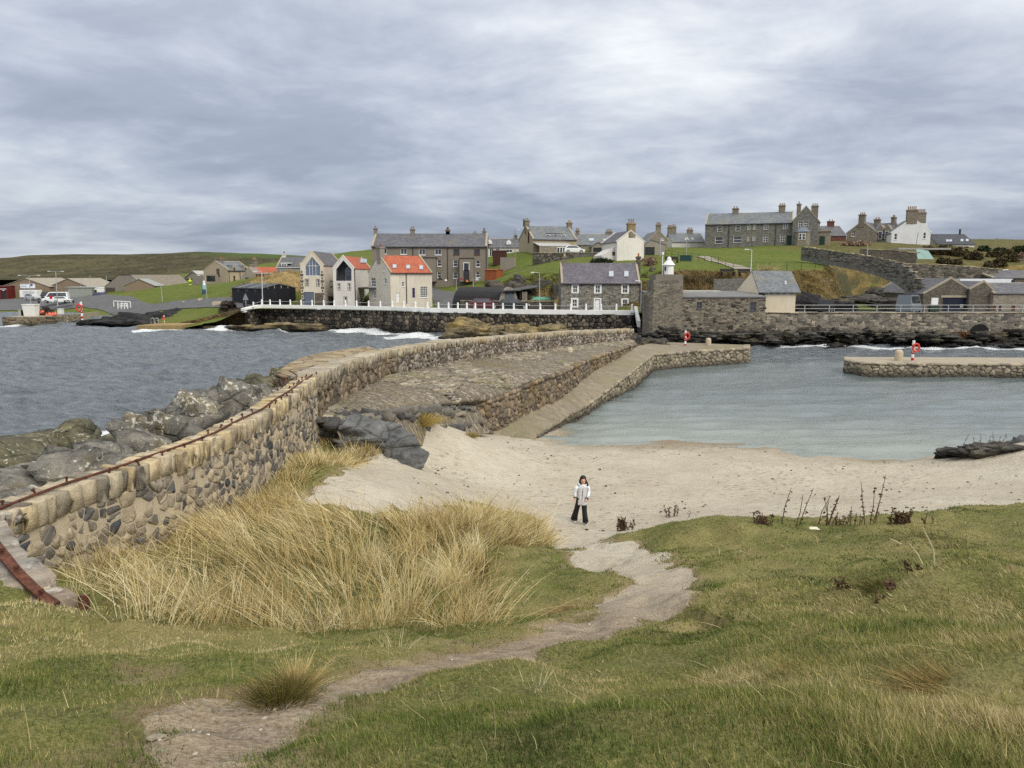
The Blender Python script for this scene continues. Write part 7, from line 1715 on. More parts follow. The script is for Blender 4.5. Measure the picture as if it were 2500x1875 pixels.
# ---- left jetty and what lies on it
jt = [ON(*ZA(50, 1085), 0), ON(*ZA(560, 1082), 0), ON(*ZA(1000, 1050), 0), ON(*ZA(1470, 990), 0)]
j_c = Course(jt, [1.55, 1.5, 1.45, 1.4], -.8)
jetty = empty('jetty', (0, 0, 0), label='weathered concrete block jetty at the left edge of the harbour', cat='jetty')
link('core', core_strip(j_c, .6, 0), MORTAR_D, jetty)
BLK = stone_mat('jetty_block', [srgb(116,106,86), srgb(138,126,104), srgb(98,90,74)], srgb(84,78,62), tint=(srgb(44,40,34), .8), fine=4)
emit_stones(jetty, face_stones(j_c, (.8, 1.5), (.4, .55), .05, .3, .05), BLK, 'block', 'b', 200)
dk = [(p.x, p.y+.1) for p in jt] + [(jt[3].x-1, jt[3].y+8), (jt[2].x-1, jt[2].y+7), (jt[1].x, jt[1].y+6), (jt[0].x, jt[0].y+6)]
MB().prism(dk, -.8, [1.52, 1.48, 1.43, 1.39, 1.4, 1.43, 1.48, 1.52]).build('deck', harl('jetty_deck', srgb(158,148,128), .4), jetty)
def jp(x, y, Y): p = AT(*ZA(x, y), Y); return Vector((p.x, Y, 1.50))
CR = paint('plastic_white', srgb(222,222,216), .5, .08)
t_ = jp(572, 915, 131); tub = empty('fish_tub', t_, label='tall white plastic fish tub on the left jetty', cat='tub'); MB().add([(-.95,-.6,0),(.95,-.6,0),(.95,.6,0),(-.95,.6,0),(-1.1,-.7,1.9),(1.1,-.7,1.9),(1.1,.7,1.9),(-1.1,.7,1.9)], [(0,3,2,1),(0,1,5,4),(1,2,6,5),(2,3,7,6),(3,0,4,7),(4,5,6,7)]).build('body', CR, tub); MB().box(-1.16, 1.16, -.76, .76, 1.86, 2.0).build('rim', CR, tub)
for i, (x, w_, m_, lab) in enumerate(((412, .9, paint('crate_grey', srgb(176,172,156), .6), 'greyish fish crate left of the white crate'), (475, 1.2, CR, 'low white fish crate beside the tall tub'), (645, .45, CR, 'small white drum topped with pink right of the tub'), (1098, .75, CR, 'lone white box on the bank behind the jetty'))):
    P_ = jp(x, 912 if x < 1000 else 858, 131.5 if x < 1000 else 141); bx_ = empty('fish_crate', P_, label=lab, cat='crate', group='fish crates on the left jetty')
    if x > 1000: bx_.location.z = AT(*ZA(1098, 858), 141).z
    MB().box(-w_/2, w_/2, -.4, .4, 0, .9).build('body', m_, bx_); MB().box(-w_/2-.05, w_/2+.05, -.45, .45, .9, .98).build('rim', paint('pink_lid', srgb(214,130,120), .5) if x == 645 else m_, bx_)
BUOY = paint('float_orange', srgb(216,110,88), .5, .15)
for i, (x, y) in enumerate(((640,822),(690,818),(750,862),(775,852),(845,900),(890,893),(918,898),(955,890),(1000,886))):
    P_ = jp(x, y, 132.5); o = MB().lathe([(.0, -.32), (.2, -.25), (.31, 0), (.22, .22), (.08, .34), (.06, .44)], n=10).build('fishing_float', BUOY, smooth_=True, loc=(P_.x, P_.y, AT(*ZA(x, y), 132.5).z+.2), cat='float', group='orange floats on the left jetty',
        label=['rearmost orange float right of the tall tub', 'orange float at the top of the creel heap', 'orange float at the foot of the creel heap', 'orange float on the creel heap nearest the tub drum', 'leftmost orange float of the row lying on the jetty edge', 'second orange float of the row on the jetty edge', 'middle orange float of the row on the jetty edge', 'fourth orange float of the row on the jetty edge', 'rightmost orange float of the row on the jetty edge'][i])
def wire_creel(o, M):
    mb = MB(); 
    for x in (-.4, 0, .4): mb.tube([(x, -.28, 0), (x, -.26, .28), (x, -.1, .42), (x, .1, .42), (x, .26, .28), (x, .28, 0)], .03, 4)
    for y, z in ((-.28, 0), (.28, 0), (-.1, .42), (.1, .42)): mb.tube([(-.4, y, z), (.4, y, z)], .03, 4)
    mb.add([(-.39,-.26,.02),(.39,-.26,.02),(.39,-.09,.40),(-.39,-.09,.40)], [(0,1,2,3)])
    return mb
CREEL = paint('creel_dark', srgb(58,50,44), .9, .4, 6); cm = wire_creel(None, None).mesh('creel'); cm.materials.append(CREEL)
cg = empty('creel_heap', jp(770, 890, 133), label='dark heap of creels among the orange floats on the jetty', cat='creels')
for k in range(14): o = link('creel', cm, None, cg); o.location = (random.uniform(-1.6, 1.6), random.uniform(-.8, .8), random.choice((0, 0, .42, .84))*1.0); o.rotation_euler = (random.uniform(-.3, .3), random.uniform(-.3, .3), random.uniform(0, 3)); o.scale = (1.4,)*3
P_ = AT(*ZC(880, 1160), 126.5); cg = empty('creel_heap', (P_.x, P_.y, gz(P_.x, P_.y)), label='brown heap of stacked creels on the grass near the sea wall end', cat='creels')
for k in range(26): 
    z = random.choice((0, 0, .4, .8, 1.2)); s_ = 1.5-z*.7; o = link('creel', cm, None, cg); o.location = (random.uniform(-s_, s_)*.9, random.uniform(-.7, .7), z); o.rotation_euler = (random.uniform(-.4, .4), random.uniform(-.4, .4), random.uniform(0, 3)); o.scale = (1.3,)*3
# concrete slab landing
sl = [ON(*ZB(765, 1390), 0)+Vector((0, 0, 0)), ON(441, 808, 0), ON(441, 808, 0)+Vector((.6, 5.5, 0)), ON(*ZB(765, 1390), 0)+Vector((1.2, 5, 0))]
sb_ = MB().prism([(p.x, p.y) for p in sl], -.8, .9).build('landing_slab', harl('slab_concrete', srgb(150,130,92), .6, srgb(84,74,52)), bevel=.05, label='low ochre concrete landing slab at the water with a dark recess', cat='landing')
for x in (1052, 1128):
    P_ = AT(*ZB(x, 1255), 119.5); MB().tube([(-.25, 0, 0), (-.25, 0, .75), (0, 0, .9), (.25, 0, .75), (.25, 0, 0)], .05, 6).build('ladder_hoop', GREYPOLE, loc=(P_.x, P_.y, .9), label='steel ladder hoop on the landing slab, ' + ('farther from' if x < 1100 else 'nearer') + ' the lifebuoy', cat='ladder')
# ---- left green furniture
def picnic(label, Z, x, y, Y):
    P_ = AT(*Z(x, y), Y); o = empty('picnic_bench', P_, R(8), label=label, cat='bench', group='dark benches'); m_ = paint('bench_wood', srgb(46,42,40), .7, .2)
    MB().box(-1.1, 1.1, -.28, .28, .42, .52).build('seat', m_, o)
    for x_ in (-.9, .9): MB().box(x_-.08, x_+.08, -.25, .25, -.1, .42).build('leg', m_, o)
    if Z is Z4: MB().box(-1.1, 1.1, .24, .32, .55, .95).build('backrest', m_, o)
picnic('dark bench left of the white van', ZA, 778, 662, 172); picnic('dark bench at the nose of the white car', ZA, 1245, 656, 172)
picnic('dark garden bench above the store roof', Z4, 1002, 850, 112); picnic('dark bench right of the garden bench near the cream building', Z4, 1195, 852, 111)
picnic('dark bench on the terrace above the lantern', Z4, 400, 712, 124)
rl = empty('white_railing', AT(*ZB(500, 960), 152), label='white timber railing beside the left harbour road', cat='railing')
I_ = rl.location
for k in range(4):
    a = AT(*ZB(430 + k*58, 970), 150) - I_; MB().box(a.x-.07, a.x+.07, a.y-.07, a.y+.07, a.z-.2, a.z+.95).build('post', WHITE, rl)
a, b = AT(*ZB(425, 905), 150)-I_, AT(*ZB(610, 890), 150)-I_; MB().tube([a, b], .06, 4).tube([a-Vector((0, 0, .45)), b-Vector((0, 0, .45))], .06, 4).build('rail', WHITE, rl)
a, b = AT(*ZB(350, 848), 156)-I_, AT(*ZB(648, 862), 153)-I_; MB().tube([a, b], .09, 4).build('rail', WHITE, rl)
for k in range(5): c = a.lerp(b, k/4); MB().box(c.x-.07, c.x+.07, c.y-.07, c.y+.07, c.z-1.1, c.z).build('post', WHITE, rl)
P_ = AT(*ZC(445, 960), 150); mo = empty('monument', P_, label='teal and white tapering monument on the left green', cat='monument')
MB().lathe([(.9, -.5), (.9, .25), (.75, .3)], n=8).build('plinth', LIMEST, mo)
MB().lathe([(.52, .3), (.50, 1.2), (.42, 1.9)], n=12).build('shaft', paint('teal_dark', srgb(50,76,88), .5), mo); MB().lathe([(.42, 1.9), (.36, 2.5), (.30, 2.8)], n=12).build('upper_shaft', paint('teal_pale', srgb(132,172,176), .5), mo); MB().lathe([(.30, 2.8), (.2, 3.1), (.26, 3.2), (.22, 3.5), (.0, 3.6)], n=12).build('finial', WHITE, mo)
a, b = AT(*ZC(330, 1000), 152), AT(*ZC(740, 1000), 150); MBw = MB().prism([(a.x, a.y), (b.x, b.y), (b.x, b.y+.6), (a.x, a.y+.6)], a.z-.6, a.z+1.15); MBw.build('garden_wall', masonry('pale_rubble', [srgb(140,132,118), srgb(166,158,142)], srgb(150,142,128), .4), label='low pale stone wall behind the teal monument', cat='wall')
for i, (x0, x1, y, Y, lab) in enumerate(((575, 738, 1095, 134, 'sandy stone block beside the road near the creel heap'), (318, 380, 1030, 143, 'upright sandy stone beside the monument lamp'), (35, 270, 1050, 147, 'low flat stone planter left of the monument'))):
    a, b = AT(*ZC(x0, y), Y), AT(*ZC(x1, y), Y); MB().box(a.x, b.x, Y, Y+.9, a.z-.3, a.z + (.85 if i < 2 else .55)).build('stone_block', MORTAR, bevel=.06, label=lab, cat='stone block')
P_ = AT(*ZC(1175, 1138), 124.5); bn = empty('litter_bin', P_, label='dark litter bin beside the triangular sign', cat='bin'); MB().lathe([(.3, 0), (.36, 1.0)], n=10).build('body', DARK, bn); MB().lathe([(.38, 1.0), (.38, 1.1), (.2, 1.2)], n=10).build('lid', DARK, bn)
P_ = AT(*ZC(1188, 1145), 123.5); sg = empty('road_sign', P_, label='grey triangular sign on a post by the sea wall end', cat='sign'); MB().tube([(0, 0, -.2), (0, 0, 2.4)], .04, 6).build('post', GREYPOLE, sg); MB().extr([(-.45, 1.5), (.45, 1.5), (.42, 1.65), (.05, 2.55), (-.05, 2.55), (-.42, 1.65)], 'y', -.08, -.045).build('plate', paint('sign_back', srgb(128,134,140), .5), sg)

# ---- arched boat shed with its walls
fc = AT(*ZD(1120, 330), 113.5); bk = AT(*ZD(330, 330), 118.0); base = 3.3
ax = Vector((bk.x-fc.x, bk.y-fc.y, 0)); L_ = ax.length; rz = math.atan2(ax.y, ax.x)
sh = empty('arched_shed', (fc.x, fc.y, base), rz, label='black arched corrugated boat shed with a blue-grey double door', cat='shed')
prof = [(2.55*math.cos(t), 3.35*math.sin(t)**.9) for t in np.linspace(0, PI, 17)]
MB().extr(prof, 'x', .15, L_).build('barrel', paint('tar_tin', (.012, .012, .016), .45, .3, 2), sh)
rb = MB()
for k in range(28): x = .3 + (L_-.4)*k/27; rb.tube([(x, 2.57*math.cos(t), 3.37*max(math.sin(t), 0)**.9) for t in np.linspace(0.05, PI-.05, 12)], .05, 4, cap=False)
rb.build('ribs', paint('tar_tin_worn', srgb(52,50,48), .7, .5, 3), sh)
fw = MB().extr([(2.6*math.cos(t), 3.4*max(math.sin(t), 0)**.9) for t in np.linspace(0, PI, 17)], 'x', -.1, .14).build('front_wall', HARL_G, sh)
d = MB().box(-.22, -.11, -1.25, -.03, 0, 2.75).build('door_leaf', BLUEG, sh); MB().box(-.22, -.11, .03, 1.25, 0, 2.75).build('door_leaf', BLUEG, sh)
MB().box(-.6, .1, -2.6, 2.6, 2.82, 2.98).build('canopy', paint('canopy_grey', srgb(84,88,92), .6), sh)
for y in (-.64, .64): MB().box(-.24, -.221, y-.5, y+.5, 2.35, 2.65).build('fanlight', GLASS, sh)
def low_wall(label, pts, h, mat, thick=.5, cope=True, name='rubble_wall', z=None, cat='stone wall', stones=None):
    c = Course([(p[0], p[1]) for p in pts], [p[2] + h if len(p) < 4 else p[3] for p in pts], [p[2] for p in pts]); o = empty(name, (0, 0, 0), label=label, cat=cat)
    link('core', core_strip(c, thick, .04, n=max(4, int(c.L/1.0)), sink=.8), mat, o)
    if cope: emit_stones(o, cope_stones(c, (.7, 1.3), .16, thick+.1, .05, lift=.06), PIERST, 'coping_stone', 'b', 90)
    if stones: emit_stones(o, face_stones(c, stones[0], stones[1], .05, .2, .035, .25, .12), stones[2], 'stone', 'b', 150)
    return o
GW = stone_mat('garden_wall_stone', [srgb(70,67,63), srgb(98,93,85), srgb(126,119,107)], srgb(96,92,80), fine=5)
W_ = lambda Z, x, y, Y: tuple(AT(*Z(x, y), Y))
def wtop(Z, x, yt, yb, Y): a, b = AT(*Z(x, yt), Y), AT(*Z(x, yb), Y); return (a.x, Y, b.z, a.z)
low_wall('low rubble wall with flat coping before the arched shed', [wtop(ZD, 300, 236, 350, 114.5), wtop(ZD, 935, 245, 350, 111.5)], 0, STONE_D)
low_wall('low rubble wall below the green upturned boat', [wtop(ZD, 1312, 246, 365, 111.0), wtop(ZD, 1868, 252, 372, 110.0)], 0, STONE_D)
# open timber store with a sheet roof beside it
a, b = AT(*ZD(1190, 345), 116), AT(*ZD(1570, 345), 116); st_ = empty('timber_store', (a.x, 116, 3.3), label='dark open-fronted timber store under a sheet roof by the cliff', cat='shed')
tz_ = AT(*ZD(1400, 40), 116).z - 3.3; w_ = b.x-a.x
MB().add([(-.4, -.6, tz_-.4), (w_+.3, -.6, tz_+.2), (w_+.3, 3.5, tz_+.5), (-.4, 3.5, tz_-.1), (-.4, -.6, tz_-.28), (w_+.3, -.6, tz_+.32), (w_+.3, 3.5, tz_+.62), (-.4, 3.5, tz_+.02)], [(0,3,2,1),(4,5,6,7),(0,1,5,4),(1,2,6,5),(2,3,7,6),(3,0,4,7)]).build('roof', paint('sheet_dark', srgb(70,70,70), .7), st_)
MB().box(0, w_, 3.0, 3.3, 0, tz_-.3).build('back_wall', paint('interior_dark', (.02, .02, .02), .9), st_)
for k in range(4): x = w_*(.43+.06*k); MB().box(x-.08, x+.08, -.25, -.15, .8, tz_-.4).build('plank', paint('plank_pale', srgb(150,142,130), .8), st_)
for x in (0, w_*.33, w_): MB().box(x-.1, x+.1, -.1, .1, 0, tz_-.1).build('post', paint('post_dark', srgb(48,44,40), .8), st_)
P_ = AT(*ZD(1668, 240), 112.3); bt = empty('rowing_boat', (P_.x, P_.y, P_.z), R(-4), label='small pale green boat laid upside down on the wall', cat='boat')
hull = MB(); 
secs = [(-1.5, .02, .05), (-1.2, .35, .35), (-.5, .58, .5), (.3, .58, .48), (1.0, .42, .38), (1.45, .08, .2)]
vs = []; 
for x, hw_, hh_ in secs: vs += [(x, hw_*math.cos(t), .1 + hh_*math.sin(t)) for t in np.linspace(0, PI, 9)]
hull.add(vs, [(i*9+k, (i+1)*9+k, (i+1)*9+k+1, i*9+k+1) for i in range(5) for k in range(8)]); hull.build('hull', paint('boat_green', srgb(104,160,134), .5, .1), bt, smooth_=True); MB().box(-1.4, 1.4, -.05, .05, .5, .64).build('keel', paint('boat_keel', srgb(86,132,112), .6), bt)

# ---- cliff behind, bracken-topped
rock('cliff', 'dark rocky cliff behind the timber store and arched shed', [(1215,678,124,70,90,6),(1270,672,123,90,100,6),(1330,672,121.5,90,110,6),(1370,690,119,60,90,5),(1300,690,121,80,80,5),(1180,700,124,60,60,5),(1240,700,122.5,70,70,4)], ROCK_D, 4, 71, (0.2, 0.1, 1), .16, .12)
rock('cliff', 'shadowed rocky gap between the stone cottage and the store tower', [(1578,690,112,50,110,6),(1590,650,116,70,110,6),(1575,720,109,40,70,4)], ROCK_D, 4, 72, (0.2, 0.1, 1), .16, .12)
rock('cliff', 'dark rounded outcrop behind the small dark van', [(1990,712,106,110,60,4),(1945,722,105.5,80,50,3),(2050,735,105.5,80,36,3)], ROCK_B, 4, 73, rough=.1)
rock('cliff', 'ragged rock ledges in the dry bank behind the camper van', [(2100,715,108,90,30,3),(2170,725,107,120,36,3),(2060,725,106.5,80,26,3),(2230,715,109,80,60,4),(2140,700,110.5,50,30,2.5)], ROCK_D, 4, 74, (0.1, 0.2, 1), .16, .16)

# ---- walls up the hill
low_wall('long grey stone wall climbing down the hill beside the lawn', [wtop(Z5, 22, 432, 506, 128), wtop(Z5, 270, 466, 548, 121), wtop(Z5, 520, 500, 592, 117), wtop(Z5, 700, 534, 640, 114), wtop(Z5, 880, 572, 720, 111.5), wtop(Z5, 1010, 680, 850, 109), wtop(Z5, 1135, 806, 930, 108)], 0, STONE_G, .6, True, stones=((.3, .7), (.2, .35), GW))
low_wall('dark stone terrace wall above the sloping wall', [wtop(Z5, 525, 452, 548, 132), wtop(Z5, 800, 462, 560, 130), wtop(Z5, 1015, 482, 575, 128)], 0, STONE_D, .5, True)
low_wall('high retaining wall behind the warehouse roofs', [wtop(Z5, 905, 578, 830, 124), wtop(Z5, 1300, 590, 830, 124), wtop(Z5, 1720, 622, 800, 125)], 0, STONE_D, .6, True, stones=((.4, .8), (.25, .4), GW))
low_wall('dark rubble retaining wall below the tan house', [wtop(Z3, 922, 432, 556, 140), wtop(Z3, 1290, 430, 545, 139)], 0, masonry('dark_retain', [srgb(44,42,40), srgb(82,78,72), srgb(136,130,120)], srgb(60,57,52), .5), .6, True)
low_wall('grey garden wall between the tan house and the white gable', [wtop(Z3, 1290, 430, 500, 141), wtop(Z3, 1545, 432, 488, 139)], 0, STONE_G, .5, True)
low_wall('grey rendered yard wall beside the terrace end', [wtop(Z3, 632, 470, 570, 138), wtop(Z3, 762, 472, 520, 137)], 0, HARL_G, .5, False)
low_wall('rubble stone wall in the bracken bank above the store', [wtop(Z4, 855, 886, 990, 107.5), wtop(Z4, 1215, 880, 1000, 107)], 0, STONE_G, .5, False)
h = mk('brown_fence_shed', 'dark brown timber shed between the terrace and the white cottages', Z3, 565, 690, 470, 150, 150, 3, cat='shed'); h.shell((hz(h, Z3, 600, 420),)*2, hz(h, Z3, 600, 412), 'x', paint('shed_brown', srgb(74,46,40), .8)); h.roof(paint('shed_brown', srgb(74,46,40), .8), over=.1)
h = mk('play_hut', 'orange-brown timber play hut at the terrace end', Z3, 492, 596, 668, 134, 133, 2.5, cat='hut'); h.shell((hz(h, Z3, 540, 590),)*2, hz(h, Z3, 540, 584), 'x', paint('hut_orange', srgb(142,78,44), .7, .2)); h.roof(paint('hut_orange', srgb(142,78,44), .7, .2), over=.1)
for i, (x, y, c, s_, lab) in enumerate(((335,688,srgb(206,110,40),.5,'orange sandpit toy on the terrace grass'),(145,680,srgb(200,200,200),.5,'white garden chair by the terrace porch'),(425,675,srgb(190,194,200),.7,'pale garden trampoline below the terrace window'),(285,672,srgb(120,40,44),.6,'dark red garden toy below the terrace window'),(535,668,srgb(196,176,40),.5,'yellow toy slide beside the play hut'),(600,610,srgb(186,52,40),.5,'red toy frame on the play hut'),(95,672,srgb(30,30,34),.8,'black bins at the terrace porch'))):
    s_ *= .55; P_ = AT(*Z3(x, y), 136.5); MB().add([(-s_,-.3,0),(s_,-.3,0),(s_*.7,.3,0),(-s_*.7,.3,0),(-s_*.5,-.2,s_*1.4),(s_*.3,-.2,s_*.9),(s_*.3,.2,s_*.9),(-s_*.5,.2,s_*1.4)], [(0,3,2,1),(4,5,6,7),(0,1,5,4),(1,2,6,5),(2,3,7,6),(3,0,4,7)]).build('garden_toy', paint('toy_%d' % i, c, .5), loc=(P_.x, P_.y, P_.z-.1), label=lab, cat='garden item')
# ---- fences and the quay railing
def fence(label, pts, h, rails=2, step=2.0, mat=None, r=.03, mesh=True):
    P = [Vector(p) for p in pts]; o = empty('railing', P[0], label=label, cat='railing'); mat = mat or GREYPOLE; pm_ = MB().box(-r*1.3, r*1.3, -r*1.3, r*1.3, -.3, h).mesh('post'); pm_.materials.append(mat); q = MB()
    for a, b in zip(P[:-1], P[1:]):
        n = max(1, round((b-a).length/step))
        for k in range(n): c = a.lerp(b, k/n); x = link('post', pm_, None, o); x.location = c - P[0]
        for j in range(rails): z = h*(1-j*.45)-.03; q.tube([a-P[0]+Vector((0, 0, z)), b-P[0]+Vector((0, 0, z))], r, 4)
    q.build('rail', mat, o); return o
fence('grey steel railing along the quay road', [(24.5, RSW_Y+.3, 3.75)] + [(x, RSW_Y+.3, 3.75) for x in (40, 55, 67.5)], 1.0, 2, 3.0)
GF = paint('fence_green', srgb(48,60,44), .6)
def tpt(u, v, Y): p = AT(u, v, Y); return (p.x, p.y, gz(p.x, p.y))
fence('thin green fence around the big hillside lawn', [tpt(*Z4(330, 640), 139), tpt(*Z4(620, 680), 130), tpt(*Z4(900, 745), 120), tpt(*Z4(1060, 790), 114.5), tpt(*Z4(1640, 800), 115), tpt(*Z4(2100, 790), 118)], 1.1, 2, 2.4, GF, .022)
fence('low green fence along the lower garden lawn', [tpt(*Z4(190, 855), 112), tpt(*Z4(650, 860), 111.5), tpt(*Z4(940, 850), 112)], .8, 2, 2.4, GF, .022)
fence('wire fence down the slope above the arched shed', [tpt(*Z3(600, 740), 121), tpt(*Z3(700, 690), 124), tpt(*Z3(800, 620), 127), tpt(*Z3(1180, 625), 122)], 1.0, 2, 2.4, paint('fence_grey', srgb(112,116,100), .7), .018)
P_ = AT(*Z4(547, 735), 127); sg = empty('notice_board', (P_.x, P_.y, gz(P_.x, P_.y)), label='dark green notice board at the bottom of the sloping path', cat='sign')
zt = AT(*Z4(547, 632), 127).z - sg.location.z; MB().box(-.95, .95, -.06, .0, zt-.95, zt).build('board', paint('board_green', srgb(22,58,58), .5), sg)
for x in (-.9, .85): MB().box(x-.05, x+.05, 0.0, .1, -.3, zt-.1).build('leg', DARK, sg)
P_ = AT(*Z5(1163, 1002), 101.5); sg = empty('notice_board', P_, label='white notice above a green box beside the navy warehouse door', cat='sign'); MB().box(-.45, .45, -.06, 0, 1.1, 2.0).build('board', WHITE, sg); MB().box(-.6, .6, -.2, .3, 0, .9).build('box', paint('board_green2', srgb(36,58,50), .6), sg)
# ---- greenhouse frame and small sheds on the right hillside
h = mk('greenhouse', 'pale teal greenhouse sheet leaning on the terrace wall', Z5, 1030, 1195, 582, 134, 134, 2.5, cat='greenhouse'); MB().add([(0, 0, 0), (h.w, 0, 0), (h.w-.6, 2.2, 2.4), (.6, 2.2, 2.7), (0, .15, 0), (h.w, .15, 0), (h.w-.6, 2.3, 2.4), (.6, 2.3, 2.7)], [(0,1,2,3),(7,6,5,4),(0,4,5,1),(1,5,6,2),(2,6,7,3),(3,7,4,0)]).build('sheet', paint('teal_sheet', srgb(124,152,146), .5), h.root); MB().box(-2, h.w+4, 3.2, 5.5, 2.6, 2.9).build('flat_roof', paint('pale_felt', srgb(158,158,150), .8), h.root)
h = mk('brown_hut', 'rust-brown hut on the right hillside among bushes', Z5, 1545, 1655, 600, 136, 136, 3, cat='shed'); h.shell((hz(h, Z5, 1600, 552),)*2, hz(h, Z5, 1600, 545), 'x', paint('hut_rust', srgb(92,58,46), .8, .3)); h.roof(paint('hut_roof', srgb(110,100,92), .8), over=.15)
h = mk('grey_cottage', 'small grey slate cottage at the right edge above the warehouses', Z5, 1850, 2300, 640, 130, 130, 7); h.shell(hz(h, Z5, 1900, 638), hz(h, Z5, 1900, 588, 3.5), 'x', STONE_D); h.roof(SLATE, rid=RID); h.chim_px(R4(Z5, (1862,548,1905,590)), 3.5, CHIM, .8, pots=0); a = h.rect(R4(Z5, (1905,545,2100,590)), 5.0); MB().box(a[0], a[2], 5.0, 8, a[1]-2, a[3]).build('rear_wing', paint('hut_rust', srgb(92,58,46), .8, .3), h.root)

# ---- bushes and dry grass at a distance
def leaf_cloud(n, c, rad, size, rng, flat=.9, cols=None, up=0.0):
    d = rng.normal(size=(n, 3)); d /= np.linalg.norm(d, axis=1, keepdims=True); r = rng.random(n)**.4
    lump = 1 + .28*fbm(d[:, 0]*2.2+c[0], d[:, 1]*2.2, d[:, 2]*2.2, oct=3, s=7); p = d*r[:, None]*lump[:, None]*np.array(rad); p[:, 2] = np.abs(p[:, 2])*flat
    p += np.array(c); a = rng.normal(size=(n, 3)); a /= np.linalg.norm(a, axis=1, keepdims=True); b = np.cross(a, rng.normal(size=(n, 3))); b /= np.linalg.norm(b, axis=1, keepdims=True)
    s = size*rng.uniform(.5, 1.4, n)[:, None]; V = np.stack([p-a*s, p+b*s*.6, p+a*s, p-b*s*.6], 1).reshape(-1, 3); F = np.arange(4*n).reshape(n, 4)
    return V, F, np.repeat(rng.random(n), 4)
def leaf_mat(name, cols):
    m = NT(name); a = m.attr('rnd'); k = len(cols); c = m.ramp(a, [((i+.5)/k, x) for i, x in enumerate(cols)]); return m.done(c, .85, .15)
LEAF_B = leaf_mat('bush_brown', [srgb(54,48,34), srgb(78,66,46), srgb(98,84,58), srgb(70,68,42)]); LEAF_G = leaf_mat('bush_green', [srgb(26,36,22), srgb(40,52,30), srgb(56,66,38)]); LEAF_P = leaf_mat('bush_pink', [srgb(120,98,86), srgb(148,124,106), srgb(132,116,96)])
rb_ = np.random.default_rng(77)
def VHIT(u, v, Y):
    """where the sight line first meets the village ground"""
    t = np.linspace(98, 240, 500); dx, dy, dz = ray(u, v); z = VH(dx/dy*t, t); i = np.nonzero(CAM_Z + dz/dy*t < z)[0]
    Y = float(t[i[0]]) if len(i) else Y; p = AT(u, v, Y); return Y, Vector((p.x, Y, VHs(p.x, Y)))
def bush(label, u, v, Y, wpx, hpx, mat, n=900, size=.22):
    if 'quay wall' not in label and 'white gable house' not in label: Y, P_ = VHIT(u, v, Y)
    else: P_ = AT(u, v, Y)
    k = PXM(Y); o = empty('bush', (P_.x, Y, P_.z), label=label, cat='bush', group='bushes on the right hillside'); r = (wpx*k/2, wpx*k/2.6, hpx*k)
    V, F, rn = leaf_cloud(n, (0, 0, 0), r, size, rb_); me = np_mesh('crown', V, F, False, {'rnd': rn}); link('crown', me, mat, o)
    t = MB()
    for q in range(5): a = q*1.3; t.tube([(0, 0, -1.2), (.2*r[0]*math.cos(a), .2*r[1]*math.sin(a), r[2]*.4), (.5*r[0]*math.cos(a), .5*r[1]*math.sin(a), r[2]*.8)], [.12, .07, .02], 5)
    t.build('trunk', paint('bark', srgb(66,56,48), .9), o)
for lab, x, y, w_, h_, m_, Y in (('brown bush beside the leaning dead pole',1110,490,130,70,LEAF_B,150),('big brown bush below the slate roof house',1230,500,190,90,LEAF_B,148),('reddish brown bush right of the big brown bush',1370,515,180,90,LEAF_B,147),
        ('brown bush nearest the rust-brown hut',1500,540,170,80,LEAF_B,146),('dark green bush right of the slate roof house',1590,470,110,50,LEAF_G,160),('dark green bush before the distant grey house',1730,475,120,35,LEAF_G,165),('dark green bush at the skyline on the right edge',1900,480,150,60,LEAF_G,160),
        ('brown bush above the small grey cottage',1800,560,160,70,LEAF_B,145),('brown bush right of the rust-brown hut',1720,600,120,70,LEAF_B,140),('pale pink leafless shrub before the stone villa',480,420,260,42,LEAF_P,150),('pale brown shrub at the right edge above the cottage',1930,540,90,60,LEAF_P,150)):
    u, v = Z5(x, y); bush(lab, u, v, Y, w_*.28336, h_*.28336, m_)
for lab, x, y, w_, h_ in (('scrubby brown bush behind the high retaining wall, nearest the greenhouse',1240,575,120,45),('scrubby brown bush behind the high retaining wall, second from the greenhouse',1350,578,110,40),('scrubby brown bush above the right end of the high retaining wall',1650,610,110,50),('scrubby bush between the rust-brown hut and the dark skyline bushes',1680,520,150,55),('scrubby bush below the distant grey house',1780,500,140,50),('scrubby bush at the right edge below the skyline bush',1880,530,130,50)):
    u, v = Z5(x, y); bush(lab, u, v, 140, w_*.28336, h_*.28336, LEAF_B, 800, .22)
u, v = Z4(70, 800); bush('tangled grey-brown shrub beside the white gable house', u+20, v, 120, 40, 36, LEAF_P, 700, .18)
u, v = Z4(150, 740); bush('low brown shrub above the lantern', u, v-8, 122, 40, 14, LEAF_P, 500, .15)
u, v = Z3(1540, 530); bush('dark bramble below the garden wall behind the cottage roof', u, v-2, 134, 60, 14, LEAF_G, 700, .18)
u, v = Z5(1400, 1245); bush('rust-brown bramble growing against the quay wall by the drain', u, v, 94.6, 72, 26, leaf_mat('bramble_rust', [srgb(96,58,34), srgb(124,78,44), srgb(84,60,38)]), 1500, .14)

